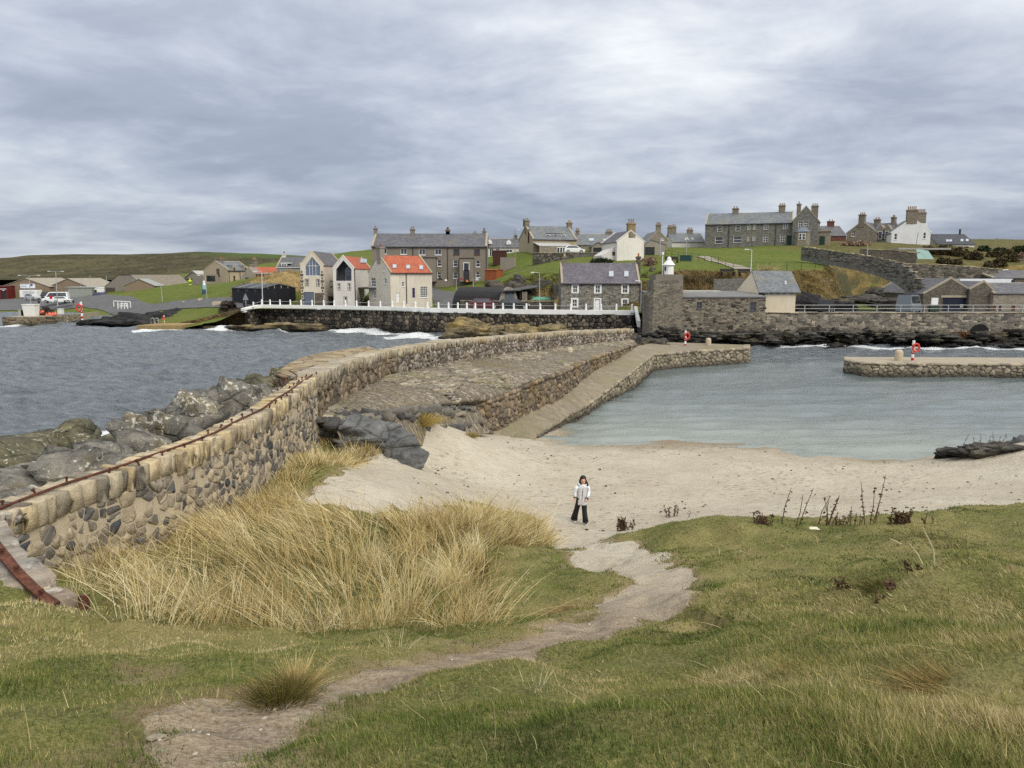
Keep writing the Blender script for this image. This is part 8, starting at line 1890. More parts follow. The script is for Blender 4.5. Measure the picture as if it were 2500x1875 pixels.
def blades_mesh(name, base, direc, length, width, bend, seg, col, rng, droop=0.0):
    """curved grass blades: base (n,3), direc unit (n,3) leaning direction, bend (n,3) added towards the tip"""
    n = len(base); side = np.cross(direc, rng.normal(size=(n, 3))); side /= np.linalg.norm(side, axis=1, keepdims=True)+1e-9
    V = []
    for k in range(seg):
        t = k/seg; c = base + direc*(length*t)[:, None] + bend*(length*t*t)[:, None]; w = (width*(1-t*.75)*.5)[:, None]; V += [c-side*w, c+side*w]
    V.append(base + direc*length[:, None] + bend*length[:, None]); V = np.stack(V, 1); m = V.shape[1]
    b = (np.arange(n)*m)[:, None]; F = []
    for k in range(seg-1):
        F.append(np.concatenate([b+2*k, b+2*k+1, b+2*k+3], 1)); F.append(np.concatenate([b+2*k, b+2*k+3, b+2*k+2], 1))
    F.append(np.concatenate([b+2*seg-2, b+2*seg-1, b+2*seg], 1)); F = np.concatenate(F, 0)
    shade = np.repeat(col[:, None, :], m, 1)
    return np_mesh(name, V.reshape(-1, 3), F, False, None, {'blade': shade.reshape(-1, 3)})
BLADE = NT('grass_blade')
def _bl():
    m = BLADE; c = m.attr('blade', 'Color'); m.done(c, .7, .2)
    tr = m.new('ShaderNodeBsdfTranslucent'); m.L.new(c, tr.inputs[0]); mx = m.new('ShaderNodeMixShader'); mx.inputs[0].default_value = .25
    out = m.N['Material Output']; m.L.new(m.b.outputs[0], mx.inputs[1]); m.L.new(tr.outputs[0], mx.inputs[2]); m.L.new(mx.outputs[0], out.inputs['Surface'])
_bl(); BLADE = BLADE.mat
def pick(cols, t): C_ = np.array(cols); k = np.clip(t, 0, .999)*(len(C_)-1); i = k.astype(int); f = (k-i)[:, None]; return C_[i]*(1-f) + C_[np.minimum(i+1, len(C_)-1)]*f
STRAW = [srgb(98,84,56), srgb(134,116,78), srgb(166,146,104), srgb(190,172,130)]
def bank_grass(name, n, sampler, length, cols, seed, lean=(-.25, -.1, 0), width=.09):
    g = np.random.default_rng(seed); x, y, z = sampler(g, n); n = len(x); base = np.stack([x, y, z], 1); d = g.normal(0, .35, (n, 3)) + np.array([0, 0, 1.0]) + np.array(lean); d /= np.linalg.norm(d, axis=1, keepdims=True)
    L = length*g.uniform(.5, 1.3, n); b = g.normal(0, .2, (n, 3)) + np.array([-.3, -.2, -.25])
    t = .5 + .5*fbm(x*.5, y*.5, z*.4, oct=3, s=seed) + g.normal(0, .15, n); me = blades_mesh(name, base, d, L, np.full(n, width), b, 2, pick(cols, t), g); return link(name, me, BLADE, kind='stuff', label=None)
# dry grass bank behind the black shed
bc = AT(*ZC(1960, 980), 141); bz = VHs(bc.x, 139)
D, F = ICO[5]; keepf = None; P = D*np.array([10.5, 6.5, 1.0]); top = AT(*ZC(1960, 488), 141).z
P[:, 2] = np.abs(D[:, 2])*(top-3.4)*(1 + .10*fbm(D[:, 0]*3, D[:, 1]*3, oct=3, s=2)) + 3.2; P[:, 0] += bc.x; P[:, 1] += 141
link('grass_bank', np_mesh('grass_bank', P[D[:, 2] > -.2] if False else P, F, True), turf_material('dry_bank', [srgb(108,90,56), srgb(140,118,78), srgb(168,146,102)], srgb(180,158,112)), kind='structure')
def mound(g, n): i = g.integers(0, len(P), n); q = P[i] + g.normal(0, .25, (n, 3)); k = (D[i, 2] > .02) & (D[i, 1] < .4); return q[k, 0], q[k, 1], q[k, 2]-.1
bank_grass('dry_bank_grass', 16000, mound, .75, STRAW, 5)
def slope_sampler(x0, x1, y0, y1, zmin, zmax):
    def f(g, n):
        x = g.uniform(x0, x1, n*3); y = g.uniform(y0, y1, n*3); z = VH(x, y); e = .6; s_ = np.hypot((VH(x+e, y)-z)/e, (VH(x, y+e)-z)/e); k = (s_ > .42) & (z > zmin) & (z < zmax); return x[k][:n], y[k][:n], z[k][:n]-.05
    return f
bank_grass('hillside_dry_grass', 16000, slope_sampler(24, 56, 104.5, 119, 4.6, 12), .55, STRAW, 6)
bank_grass('hillside_bracken', 9000, slope_sampler(13, 31, 104.5, 116, 4.0, 12), .5, [srgb(62,52,38), srgb(98,80,56), srgb(128,108,76), srgb(156,138,100)], 7)
bank_grass('cliff_top_bracken', 3500, slope_sampler(-12, 12, 117, 128, 5.0, 13), .45, [srgb(58,50,32), srgb(84,80,46), srgb(112,106,64)], 8)
P_ = AT(*Z4(1410, 800), 113); o = empty('pampas_clump', (P_.x, P_.y, gz(P_.x, P_.y)), label='pale pampas grass clump behind the slate roof', cat='plant'); g = np.random.default_rng(3); n = 700; d = g.normal(0, .55, (n, 3)) + np.array([.1, 0, 1.2]); d /= np.linalg.norm(d, axis=1, keepdims=True)
link('plumes', blades_mesh('plumes', g.normal(0, .35, (n, 3))*np.array([1.6, .6, .1]), d, g.uniform(1.2, 2.4, n), np.full(n, .10), g.normal(0, .2, (n, 3))+np.array([.2, 0, -.3]), 2, pick([srgb(120,118,70), srgb(178,164,116), srgb(214,200,160)], g.random(n)), g), BLADE, o)
# distant person in high-visibility clothing
P_ = AT(*ZB(1732, 628), 176); pz = gz(P_.x, P_.y)
# ================================================================== NEAR GRASS, PEOPLE AND SMALL THINGS
gg = np.random.default_rng(99)
def sample_near(n, y0, y1, a0=-.98, a1=.80):
    y = y0*(y1/y0)**gg.random(n); x = (y + 1.0)*np.tan(gg.uniform(a0*.9, a1*.92, n)); return x, y
# ---- turf blades
x, y = sample_near(850000, 1.7, 21.5)
g = grassy(x, y); k = (gg.random(len(g)) < smooth(-.35, .12, g - .02*y*0)) & (g > -.3) & ~((x < -6.6) & (y > 9.4)); x, y, g = x[k], y[k], g[k]
z = HF(x, y) - .045 + .09*smooth(-.3, .35, g) - .01
bare = fbm(x*.9+4, y*.9, oct=4, s=23)                       # worn, thin patches
k = gg.random(len(x)) < np.clip(1.05 - 1.1*np.clip(bare-.25, 0, 1) - .6*smooth(.5, 0, g), .15, 1); x, y, z, g = x[k], y[k], z[k], g[k]; n = len(x)
rough_ = smooth(.5, 3.5, x)*smooth(14, 7, y)                # long matted fescue on the right-hand bank
t1 = .48 + .34*fbm(x*.45, y*.45, oct=3, s=25) + .26*fbm(x*2.2, y*2.2, oct=3, s=26) + .10*rough_ - .16*smooth(-1, 3, x)*smooth(8, 11, y) + .40*smooth(-1.0, -2.8, x)*smooth(8.8, 7.2, y)*smooth(4.2, 5.4, y) + .20*smooth(-.9, -2.0, x)*smooth(5.4, 4.2, y)
t2 = gg.normal(0, .21, n)
GREENS = [srgb(60,74,32), srgb(84,100,44), srgb(110,121,58), srgb(144,138,84), srgb(168,154,108), srgb(196,182,140)]
col = pick(GREENS, np.clip((t1 + t2)*.92, 0, 1))*gg.uniform(.62, 1.42, n)[:, None]
ang = 2.2 + 1.6*fbm(x*.35, y*.35, oct=2, s=27); lean = .25 + .55*rough_ + .4*gg.random(n)
d = np.stack([np.cos(ang)*lean, np.sin(ang)*lean*.6, np.ones(n)], 1) + gg.normal(0, .55, (n, 3)); d[:, 2] = np.abs(d[:, 2]) + .1; d /= np.linalg.norm(d, axis=1, keepdims=True)
L = (.020 + .036*gg.random(n))*(1 + .75*rough_ + .5*smooth(.2, .8, fbm(x*.7, y*.7, oct=3, s=29)))
me = blades_mesh('turf_grass', np.stack([x, y, z], 1), d, L, np.maximum(.005, .0015*y)*gg.uniform(.6, 1.4, n), np.stack([np.cos(ang)*.5*lean, np.sin(ang)*.3*lean, -.35*np.ones(n)], 1)*0 + gg.normal(0, .1, (n, 3)), 1, col, gg)
link('turf_grass', me, BLADE, kind='stuff')
# long pale stalks lying in the fescue
x, y = sample_near(5200, 1.8, 15); k = (grassy(x, y) > .25) & (x > -6.4) & (gg.random(5200) < .15 + .35*smooth(0, 3, x)); x, y = x[k], y[k]; n = len(x); z = HF(x, y)
d = np.stack([gg.normal(-.5, .5, n), gg.normal(.2, .4, n), gg.uniform(.25, 1.0, n)], 1); d /= np.linalg.norm(d, axis=1, keepdims=True)
link('fescue_stalks', blades_mesh('fescue_stalks', np.stack([x, y, z], 1), d, gg.uniform(.12, .34, n), np.maximum(.003, .0009*y), gg.normal(0, .2, (n, 3)) + np.array([-.15, 0, -.25]), 3, pick([srgb(130,116,76), srgb(178,162,116), srgb(206,192,150)], gg.random(n)), gg), BLADE, kind='stuff')

# ---- marram
def in_poly(poly, n, seed):
    P = np.array(poly); g_ = np.random.default_rng(seed); lo, hi = P.min(0), P.max(0); out = np.zeros((0, 2))
    while len(out) < n:
        q = g_.uniform(lo, hi, (n*2, 2)); out = np.concatenate([out, q[sdist(poly, q[:, 0], q[:, 1]) > 0]])
    return out[:n, 0], out[:n, 1]
MAIN = [HIT(*q) for q in [(300,1470),(370,1540),(560,1562),(800,1562),(1010,1560),(1180,1540),(1230,1480),(1160,1400),(1210,1350),(1330,1325),(1310,1290),(1180,1262),(1010,1282),(900,1272),(760,1255),(640,1215),(480,1290),(380,1370)]]
STRIP = [HIT(*q) for q in [(430,1310),(520,1260),(640,1170),(700,1110),(740,1075),(800,1062),(880,1085),(920,1110),(860,1135),(760,1160),(700,1215),(600,1260)]]
CORNER = [HIT(*q) for q in [(205,1470),(200,1420),(260,1390),(340,1400),(380,1520),(320,1540),(250,1520)]]
def marram(name, poly, n_cl, per, n_low, seed, hl=1.0, lean_f=None):
    """clumps of stalks, each with its own lean, height and tone, over a matted undergrowth"""
    g_ = np.random.default_rng(seed); cx, cy = in_poly(poly, n_cl, seed); cnt = np.maximum(12, (per*g_.gamma(2.2, .45, n_cl)).astype(int)); i = np.repeat(np.arange(n_cl), cnt); n = len(i)
    rad = g_.uniform(.08, .28, n_cl); ch = hl*g_.uniform(.55, 1.2, n_cl); tone = g_.normal(-.02, .24, n_cl); ln = (lean_f(cx, cy) if lean_f is not None else -.2) + g_.normal(0, .30, n_cl); ly = g_.normal(.05, .25, n_cl)
    q = g_.normal(0, 1, (n, 2))*rad[i][:, None]; x = cx[i] + q[:, 0]; y = cy[i] + q[:, 1]; z = HF(x, y) - .02
    d = np.stack([ln[i] + q[:, 0]*1.1, ly[i] + q[:, 1]*1.1, np.ones(n)], 1) + g_.normal(0, .13, (n, 3)); d /= np.linalg.norm(d, axis=1, keepdims=True)
    brk = g_.random(n) < .14; bend = np.stack([ln[i]*.5, 0*x, -.10 - .28*g_.random(n)], 1) + g_.normal(0, .11, (n, 3)); bend[brk] += g_.normal(0, .45, (brk.sum(), 3)) + np.array([-.2, -.1, -.5])
    L = ch[i]*g_.uniform(.35, 1.1, n); L[brk] *= .8
    c = pick([srgb(104,88,52), srgb(156,134,84), srgb(196,174,118), srgb(220,203,152), srgb(234,222,184)], np.clip(.55 + tone[i] + g_.normal(0, .2, n), 0, 1))*g_.uniform(.85, 1.1, n)[:, None]
    A_ = blades_mesh(name, np.stack([x, y, z], 1), d, L, np.maximum(.007, .00085*y)*g_.uniform(.6, 1.4, n), bend, 4, c, g_)
    x, y = in_poly(poly, n_low, seed+5); n = n_low; z = HF(x, y)-.02; lx = (lean_f(x, y) if lean_f is not None else np.full(n, -.2))*1.3
    d = np.stack([lx, -.1*np.ones(n), .75*np.ones(n)], 1) + g_.normal(0, .55, (n, 3)); d[:, 2] = np.abs(d[:, 2]); d /= np.linalg.norm(d, axis=1, keepdims=True)
    gr = fbm(x*.8, y*.8, oct=3, s=seed+7); c = pick([srgb(54,66,26), srgb(80,90,40), srgb(106,102,54), srgb(146,130,80), srgb(184,166,112)], np.clip(.42 + .6*gr + g_.normal(0, .2, n), 0, 1))
    B_ = blades_mesh(name, np.stack([x, y, z], 1), d, hl*g_.uniform(.18, .5, n), np.maximum(.006, .0008*y), np.stack([lx*.4, -.1*np.ones(n), -.5*np.ones(n)], 1) + g_.normal(0, .25, (n, 3)), 3, c, g_)
    return A_, B_
leanm = lambda x, y: -.40 + .42*smooth(-5.0, -.8, x)
STAND = [HIT(*q) for q in [(1000,1330),(1090,1345),(1190,1335),(1215,1310),(1180,1285),(1040,1290)]]
FOOT = [(-6.5,10.6),(-5.9,13),(-5.7,17),(-5.8,20.5),(-5.0,20.5),(-4.9,16),(-5.0,12.5),(-5.6,10.4)]
for nm, poly, a, pr, b, sd, hl, lf in (('standing_marram', STAND, 26, 90, 1500, 341, 1.12, lambda x, y: .02 + 0*x), ('wall_foot_grass', FOOT, 60, 50, 3500, 331, .62, lambda x, y: .05 + 0*x), ('marram_grass', MAIN, 170, 105, 30000, 301, 1.04, leanm), ('wallside_grass', STRIP, 120, 46, 8000, 311, .55, lambda x, y: -.05 + 0*x), ('corner_grass', CORNER, 26, 42, 1500, 321, .95, lambda x, y: .05 + 0*x)):
    A_, B_ = marram(nm, poly, a, pr, b, sd, hl, lf); o = link(nm, A_, BLADE, kind='stuff'); link('undergrowth', B_, BLADE, o)
def tuft(label, u, v, r, h, n, cols, seed, Y=None, lean=0.0):
    if Y is None: px_, py_ = HIT(u, v); P_ = Vector((px_, py_, HFs(px_, py_)))
    else: P_ = AT(u, v, Y)
    g_ = np.random.default_rng(seed); o = empty('grass_tuft', P_, label=label, cat='grass tuft', group='separate grass tufts'); q = g_.normal(0, .38, (n, 2))*r
    d = np.stack([q[:, 0]/r*.9 + lean, q[:, 1]/r*.9, np.ones(n)], 1) + g_.normal(0, .18, (n, 3)); d /= np.linalg.norm(d, axis=1, keepdims=True)
    me = blades_mesh('blades', np.stack([q[:, 0], q[:, 1], np.full(n, -.03)], 1), d, h*g_.uniform(.45, 1.1, n), np.full(n, max(.004, .0008*P_.y)), np.stack([q[:, 0]/r*.3 + lean*.5, q[:, 1]/r*.3, -.25*np.ones(n)], 1), 3, pick(cols, g_.random(n)), g_)
    link('blades', me, BLADE, o); return o
tuft('olive grass tuft with a straw crest beside the stony path', 680, 1712, .15, .20, 1300, [srgb(66,68,34), srgb(96,92,48), srgb(140,122,70)], 1); tuft('straw-yellow tuft rising behind the olive tuft', 722, 1690, .07, .28, 500, [srgb(150,126,74), srgb(186,164,108), srgb(206,188,138)], 2)
tuft('yellow tuft on the sand where the cobbles end', 1020, 1036, .62, .75, 1500, [srgb(150,130,70), srgb(184,162,96), srgb(200,182,124)], 3, lean=.1)
tuft('small yellow tuft against the end of the rubble retaining wall', 1150, 1066, .35, .3, 260, [srgb(140,126,76), srgb(172,154,100)], 4)
tuft('sparse bleached stalks on the turf left of the path bend', 970, 1600, .14, .36, 46, [srgb(196,184,144), srgb(214,204,172)], 5); tuft('sparse bleached stalks low on the right-hand turf', 1300, 1710, .11, .26, 30, [srgb(196,190,150), srgb(210,206,176)], 6)
tuft('straw grass patch lying beside the path inside the bend', 1400, 1500, .4, .16, 900, [srgb(110,92,60), srgb(150,128,86), srgb(172,152,110)], 7, lean=-.6)
tuft('brown matted grass tuft on the right-hand ridge', 2300, 1345, .9, .26, 1200, [srgb(70,64,42), srgb(104,92,62), srgb(134,118,82)], 8, lean=-.4)
tuft('dark matted tussock beside the broken dock stems', 2170, 1445, .32, .18, 1500, [srgb(64,68,34), srgb(92,92,48), srgb(116,108,60)], 9, lean=-.5)
tuft('yellowed tussock high on the right-hand turf', 2010, 1660, .22, .12, 1200, [srgb(92,90,46), srgb(128,116,64), srgb(160,140,84)], 10, lean=-.5); tuft('yellowed tussock near the lower right corner', 2330, 1700, .25, .14, 1400, [srgb(92,84,48), srgb(140,120,72), srgb(184,160,108)], 11, lean=-.6)

# ---- dead stems
STEM = paint('dead_stem', srgb(92,70,54), .9, .3, 6); PALE = paint('bleached_stem', srgb(196,186,154), .8, .15, 6)
def dock(label, u, v, h, stems, leaves, seed, mat=None, lean=0.1, spread=.12):
    px_, py_ = HIT(u, v); r_ = random.Random(seed); o = empty('dead_plant', (px_, py_, HFs(px_, py_)), label=label, cat='dead plant', group='dead plants on the dune'); mat = mat or STEM
    t = MB(); lf = MB()
    for k in range(stems):
        a = r_.uniform(0, 6.28); hh = h*r_.uniform(.55, 1); bx_, by_ = r_.gauss(0, spread), r_.gauss(0, spread*.5); tx = bx_ + r_.gauss(lean, .18)*hh; ty = by_ + r_.gauss(0, .1)*hh
        pts = [(bx_, by_, -.05), ((bx_+tx)/2 + r_.gauss(0, .03), (by_+ty)/2, hh*.5), (tx, ty, hh)]; t.tube(pts, [.011, .009, .005], 5)
        for j in range(leaves):
            f = r_.uniform(.15, .98); c = Vector(pts[0]).lerp(Vector(pts[2]), f); s_ = r_.uniform(.02, .055); dx, dy, dz = (r_.gauss(0, 1) for _ in range(3)); e = Vector((dx, dy, dz)).normalized()*s_; w = e.cross(Vector((r_.gauss(0, 1), r_.gauss(0, 1), r_.gauss(0, 1)))).normalized()*s_*.45
            lf.add([c, c+e*.7+w, c+e*1.7, c+e*.7-w], [(0, 1, 2, 3)])
    t.build('stems', mat, o); 
    if leaves: lf.build('leaves', paint('dead_leaf', srgb(86,64,48), .9, .3, 8), o)
    return o
dock('dark dead stems on the low rock at the right end of the beach', 2400, 1096, .75, 9, 14, 30, spread=.5)
for a in (('rust-brown bushy dead plant at the tip of the grass ridge',1520,1296,.42,16,30,1),('dark forked dead plant standing before the beach',1640,1262,.42,6,16,2),('lone dead twig right of the forked plant',1690,1264,.38,1,4,3),
          ('low dark dead clump on the ridge at the mid right',1870,1288,.34,12,18,4),('tall thin dead stems left of the pale stone',1925,1288,.95,3,8,5),('dead stems just behind the pale stone',2005,1288,.8,6,12,6),('dark upright dead plant right of the pale stone',2050,1288,.40,5,16,7),
          ('tallest dead stems on the ridge',2118,1288,1.15,4,14,8),('short dark stems left of the tallest ones',2085,1290,.5,4,6,9),('dark bushy dead dock on the ridge',2190,1286,.42,12,40,10),('small dead sprig right of the bushy dock',2262,1286,.30,3,8,11)): dock(*a)
dock('drooping dark dock stem lying over the turf', 2075, 1445, .22, 2, 24, 12, lean=-.7, spread=.04); dock('dark dock leaves hanging from a bent stalk', 2235, 1402, .24, 3, 26, 13, lean=-.75, spread=.05); dock('short dark dock stem low on the turf', 2150, 1478, .17, 2, 16, 14, lean=-.2, spread=.03); dock('short dark dock stem above the lowest one', 2175, 1452, .2, 2, 20, 15, lean=-.3, spread=.03)
for i, (u, v, h, ln, lab) in enumerate(((2283,1396,.62,-.28,'long bleached stick leaning on the turf'),(2262,1388,.42,-.75,'bleached stick crossing beside the long one'),(2210,1335,.2,-2.6,'bleached stick lying flat on the ridge'))): dock(lab, u, v, h, 1, 0, 20+i, PALE, ln, .01)

# ---- rusty rail on the wall
def rust():
    m = NT('rust'); p = m.pos(); n = m.noise(p, 9, 6, .7); c = m.ramp(n, [(.3, srgb(50,34,29)), (.5, srgb(84,50,38)), (.72, srgb(120,74,54))]); m.bump(m.noise(p, 40, 4), .6, .01); return m.done(c, .85, .3)
RUST = rust()
def on_wall(t, off, up=.035): x_, y_, a_ = near_c.at(t); return (x_ - math.sin(a_)*off, y_ + math.cos(a_)*off, near_c.top(t) + up)
rl = empty('iron_rail', (0, 0, 0), label='long rusty iron rail pinned along the top of the wall', cat='rail')
pts = [on_wall(t, .16 + .02*math.sin(t*2.1)) for t in np.arange(near_c.d[6]+.15, near_c.L-.2, .35)]; MB().tube(pts, .022, 6).build('bar', RUST, rl)
pinm = MB().lathe([(.018, -.1), (.018, .03), (.032, .035), (.03, .06), (0, .065)], n=6).mesh('pin'); pinm.materials.append(RUST)
for t in np.arange(near_c.d[6]+.4, near_c.L-.1, .62): o = link('pin', pinm, None, rl); o.location = on_wall(t, .16 + .11*(1 if int(t*10) % 2 else -1)); o.rotation_euler = (random.gauss(0, .3), random.gauss(0, .3), 0)
bt_ = empty('bent_iron', (0, 0, 0), label='bent rusty iron bars sticking out near the wall bend', cat='rail')
for k, (t, o1, o2) in enumerate(((near_c.L-3.6, .5, .85), (near_c.L-2.6, .5, 1.0), (near_c.L-1.6, .4, .8))): MB().tube([on_wall(t, o1), on_wall(t+.6, o1+.1, .12), on_wall(t+1.0, o2, .2), on_wall(t+1.3, o2+.05, .16)], .022, 5).build('bar', RUST, bt_)
pl = empty('iron_strap', (0, 0, 0), label='broken rusty iron strap on the bent end of the wall', cat='rail')
q = MB(); ts = np.linspace(near_c.d[1]+.1, near_c.d[5], 14); vs = []
for t in ts: vs += [on_wall(t, .18, .06), on_wall(t, .29, .06), on_wall(t, .29, .09), on_wall(t, .18, .09)]
q.add(vs, [(i*4+k, i*4+(k+1) % 4, (i+1)*4+(k+1) % 4, (i+1)*4+k) for i in range(13) for k in range(4)] + [(0, 1, 2, 3), (55, 54, 53, 52)]); q.build('plate', RUST, pl)
for t in ts[1::3]: o = link('pin', pinm, None, pl); o.location = on_wall(t, .24, .09)
P_ = on_wall(near_c.d[0]+.12, .10, .0); MB().box(-.05, .05, -.02, .02, -.1, .27).box(-.085, .085, -.03, .03, -.03, .02).build('iron_stub', RUST, loc=P_, label='short rusty iron upright at the low end of the wall', cat='iron post')

# ---- loose stones, weed and litter
def scatter_stones(name, n, y0, y1, test, size, mat, seed, parent=None):
    g_ = np.random.default_rng(seed); y = y0*(y1/y0)**g_.random(n*6); x = y*np.tan(g_.uniform(-.95, .8, n*6)); k = test(x, y); x, y = x[k][:n], y[k][:n]; z = HF(x, y); Vs, Fs, Rn, b = [], [], [], 0
    for i in range(len(x)):
        V, F = STONES[i % 8]; s_ = size[0]*(size[1]/size[0])**g_.random(); a = g_.uniform(0, 6.28); c, s2 = math.cos(a), math.sin(a); P = V*np.array([s_, s_*.7, s_*.45]); P = np.stack([P[:, 0]*c-P[:, 1]*s2, P[:, 0]*s2+P[:, 1]*c, P[:, 2]], 1) + np.array([x[i], y[i], z[i]+s_*.08]); Vs.append(P); Fs.append(F+b); b += len(V); Rn.append(np.full(len(V), g_.random()))
    return link(name, np_mesh(name, np.concatenate(Vs), np.concatenate(Fs), True, {'rnd': np.concatenate(Rn)}), mat, kind='stuff')
PEB = stone_mat('pebble', [srgb(110,100,90), srgb(146,134,118), srgb(176,166,148), srgb(90,84,78), srgb(200,192,176)])
scatter_stones('path_pebbles', 520, 1.6, 9.5, lambda x, y: (grassy(x, y) < .02) & (x > -6) & (fbm(x*.9, y*.9, oct=2, s=5) > -.1), (.006, .032), PEB, 7)
WEED = stone_mat('dry_weed', [srgb(52,44,36), srgb(72,60,48), srgb(92,78,62)])
scatter_stones('beach_weed', 300, 19, 38, lambda x, y: (grassy(x, y) < -.15) & (x > -3.0) & (HF(x, y) > .05) & (fbm(x*.35, y*.8, oct=3, s=19) > .12), (.025, .10), WEED, 8)
scatter_stones('turf_shells', 120, 2, 9, lambda x, y: grassy(x, y) > .2, (.012, .04), stone_mat('shell', [srgb(206,200,186), srgb(180,172,158), srgb(222,218,208)]), 9)
px_, py_ = HIT(802, 1540); lt = empty('dropped_glove', (px_, py_, HFs(px_, py_)+.07), label='small black crumpled rag on the grass before the marram', cat='litter'); P, F = facet(3, 5, 10); link('rag', np_mesh('rag', P*np.array([.11, .08, .06])*(1+.4*vnoise(P[:, 0]*3, P[:, 1]*3, P[:, 2]*3, 4)[:, None]), F, True), DARK, lt); MB().tube([(-.08, 0, .03), (-.15, .03, .07), (-.17, .02, .03)], .012, 5).build('strap', DARK, lt)
for i, (u, v, s_, lab) in enumerate(((545,1636,.12,'flat grey stone showing through the turf at the left'),(60,1705,.06,'small grey stone in the turf at the lower left'),(1500,1566,.13,'dark soil-stained stone at the path edge'),(1840,1497,.10,'small broken white shard on the right-hand turf'),(1300,1386,.14,'grey stone in the grass inside the path bend'),(385,1815,.05,'pale flat stone set in the bare path'))):
    px_, py_ = HIT(u, v); P, F = facet(3, 30+i, 9, rough=.08); P = P*np.array([s_, s_*.6, s_*.3]) + np.array([px_, py_, HFs(px_, py_)+.012]); link('stone', np_mesh('stone', P, F, False), SLIP if i != 3 else paint('shard', srgb(190,190,180), .6), label=lab, cat='stone')

# ---- people
def skin_figure(name, joints, bones, parent, mat, sub=2):
    me = bpy.data.meshes.new(name); me.from_pydata([j[0] for j in joints], bones, []); me.update(); o = link(name, me, mat, parent)
    sk = o.modifiers.new('skin', 'SKIN'); sk.use_smooth_shade = True; me.skin_vertices or None
    for i, j in enumerate(joints): me.skin_vertices[0].data[i].radius = (j[1], j[1] if len(j) < 3 else j[2]); me.skin_vertices[0].data[i].use_root = (i == 0)
    s_ = o.modifiers.new('sub', 'SUBSURF'); s_.levels = sub; s_.render_levels = sub; return o
def rings(mb, secs, n=16, cap=True):
    """secs: (cx,cy,cz,rx,ry)"""
    vs = [(c[0] + c[3]*math.cos(2*PI*k/n), c[1] + c[4]*math.sin(2*PI*k/n), c[2]) for c in secs for k in range(n)]; m = len(secs)
    fs = [(i*n+k, i*n+(k+1) % n, (i+1)*n+(k+1) % n, (i+1)*n+k) for i in range(m-1) for k in range(n)]
    if cap: fs += [tuple(range(n-1, -1, -1)), tuple(range((m-1)*n, m*n))]
    return mb.add(vs, fs)
fx, fy = HIT(1421, 1283); S = 1.0
girl = empty('person', (fx, fy+.1, HFs(fx, fy)+.01), R(4), label='person in a silver hooded coat and black flared trousers walking on the sand', cat='person')
SKIN = paint('skin', srgb(214,164,146), .55, .08, 6)
J = [((.0, .12, .80), .11), ((.0, .12, .98), .11), ((.02, .115, 1.10), .08), ((.03, .10, 1.22), .042), ((.035, .09, 1.28), .075, .08), ((.035, .085, 1.36), .085, .095), ((.035, .09, 1.43), .06),      # trunk, neck, head 0-6
     ((-.125, .115, 1.13), .034), ((-.20, .09, .99), .038), ((-.215, .02, .83), .027), ((-.22, .0, .775), .026, .02),       # right arm 7-10
     ((.165, .115, 1.125), .034), ((.225, .09, .96), .038), ((.14, -.03, .80), .027), ((.105, -.06, .755), .026, .02),       # left arm 11-14
     ((-.07, .12, .76), .08), ((-.13, .20, .44), .06), ((-.19, .32, .10), .04), ((-.20, .22, .04), .035),                # right leg 15-18
     ((.07, .12, .76), .08), ((.08, .06, .42), .06), ((.12, .02, .10), .04), ((.11, -.09, .04), .035)]                    # left leg 19-22
Bn = [(0, 1), (1, 2), (2, 3), (3, 4), (4, 5), (5, 6), (2, 7), (7, 8), (8, 9), (9, 10), (2, 11), (11, 12), (12, 13), (13, 14), (0, 15), (15, 16), (16, 17), (17, 18), (0, 19), (19, 20), (20, 21), (21, 22)]
for hand, dr in ((10, Vector((-.01, -.02, -1))), (14, Vector((-.35, -.3, -.85)))):      # four fingers and a thumb
    c = Vector(J[hand][0]); sd = Vector((.6, .8, 0)).normalized() if hand == 10 else Vector((.7, -.7, 0)).normalized()
    for f, (o_, l_) in enumerate(((-.017, .045), (-.006, .052), (.006, .05), (.016, .04))):
        b_ = len(J); m1 = c + sd*o_ + dr*.02; m2 = m1 + dr*l_*.55 + Vector((0, -.006, 0)); m3 = m2 + dr*l_*.45 + Vector((0, -.014, 0)); J += [(tuple(m1), .008), (tuple(m2), .0075), (tuple(m3), .006)]; Bn += [(hand, b_), (b_, b_+1), (b_+1, b_+2)]
    b_ = len(J); m1 = c - sd*.022; m2 = m1 - sd*.018 + dr*.03; J += [(tuple(m1), .009), (tuple(m2), .0075)]; Bn += [(hand, b_), (b_, b_+1)]
skin_figure('body', J, Bn, girl, SKIN)
COAT = NT('silver_coat'); 
def _coat():
    m = COAT; p = m.pos((1, 1, .6), False); n = m.noise(p, 9, 4, .6, .8); m.bump(n, .6, .03); m.done(m.ramp(n, [(.3, srgb(196,198,202)), (.7, srgb(226,228,232))]), .3, .5, .25)
_coat(); COAT = COAT.mat
ct = MB(); rings(ct, [(.03, .12, .58, .168, .125), (.02, .12, .62, .165, .125), (.01, .12, .75, .155, .12), (.01, .12, .88, .148, .112), (.015, .12, 1.02, .155, .112), (.02, .115, 1.12, .172, .108), (.025, .11, 1.17, .155, .095), (.03, .11, 1.205, .10, .08), (.03, .105, 1.235, .075, .07)], 20)
co = ct.build('coat', COAT, girl, smooth_=True)
sl = MB(); sl.tube([(-.13, .115, 1.16), (-.175, .105, 1.08), (-.205, .09, .99), (-.215, .05, .90), (-.22, .02, .835)], [.066, .064, .058, .052, .048], 12).tube([(.175, .115, 1.155), (.215, .11, 1.07), (.23, .09, .97), (.195, .03, .87), (.15, -.025, .81)], [.066, .064, .058, .052, .048], 12); sl.build('sleeves', COAT, co, smooth_=True)
MB().tube([(-.005, .0, .57), (.0, .005, .70), (.005, .005, .90), (.02, .005, 1.08), (.03, .03, 1.20)], .008, 5).build('zip', DARK, co)
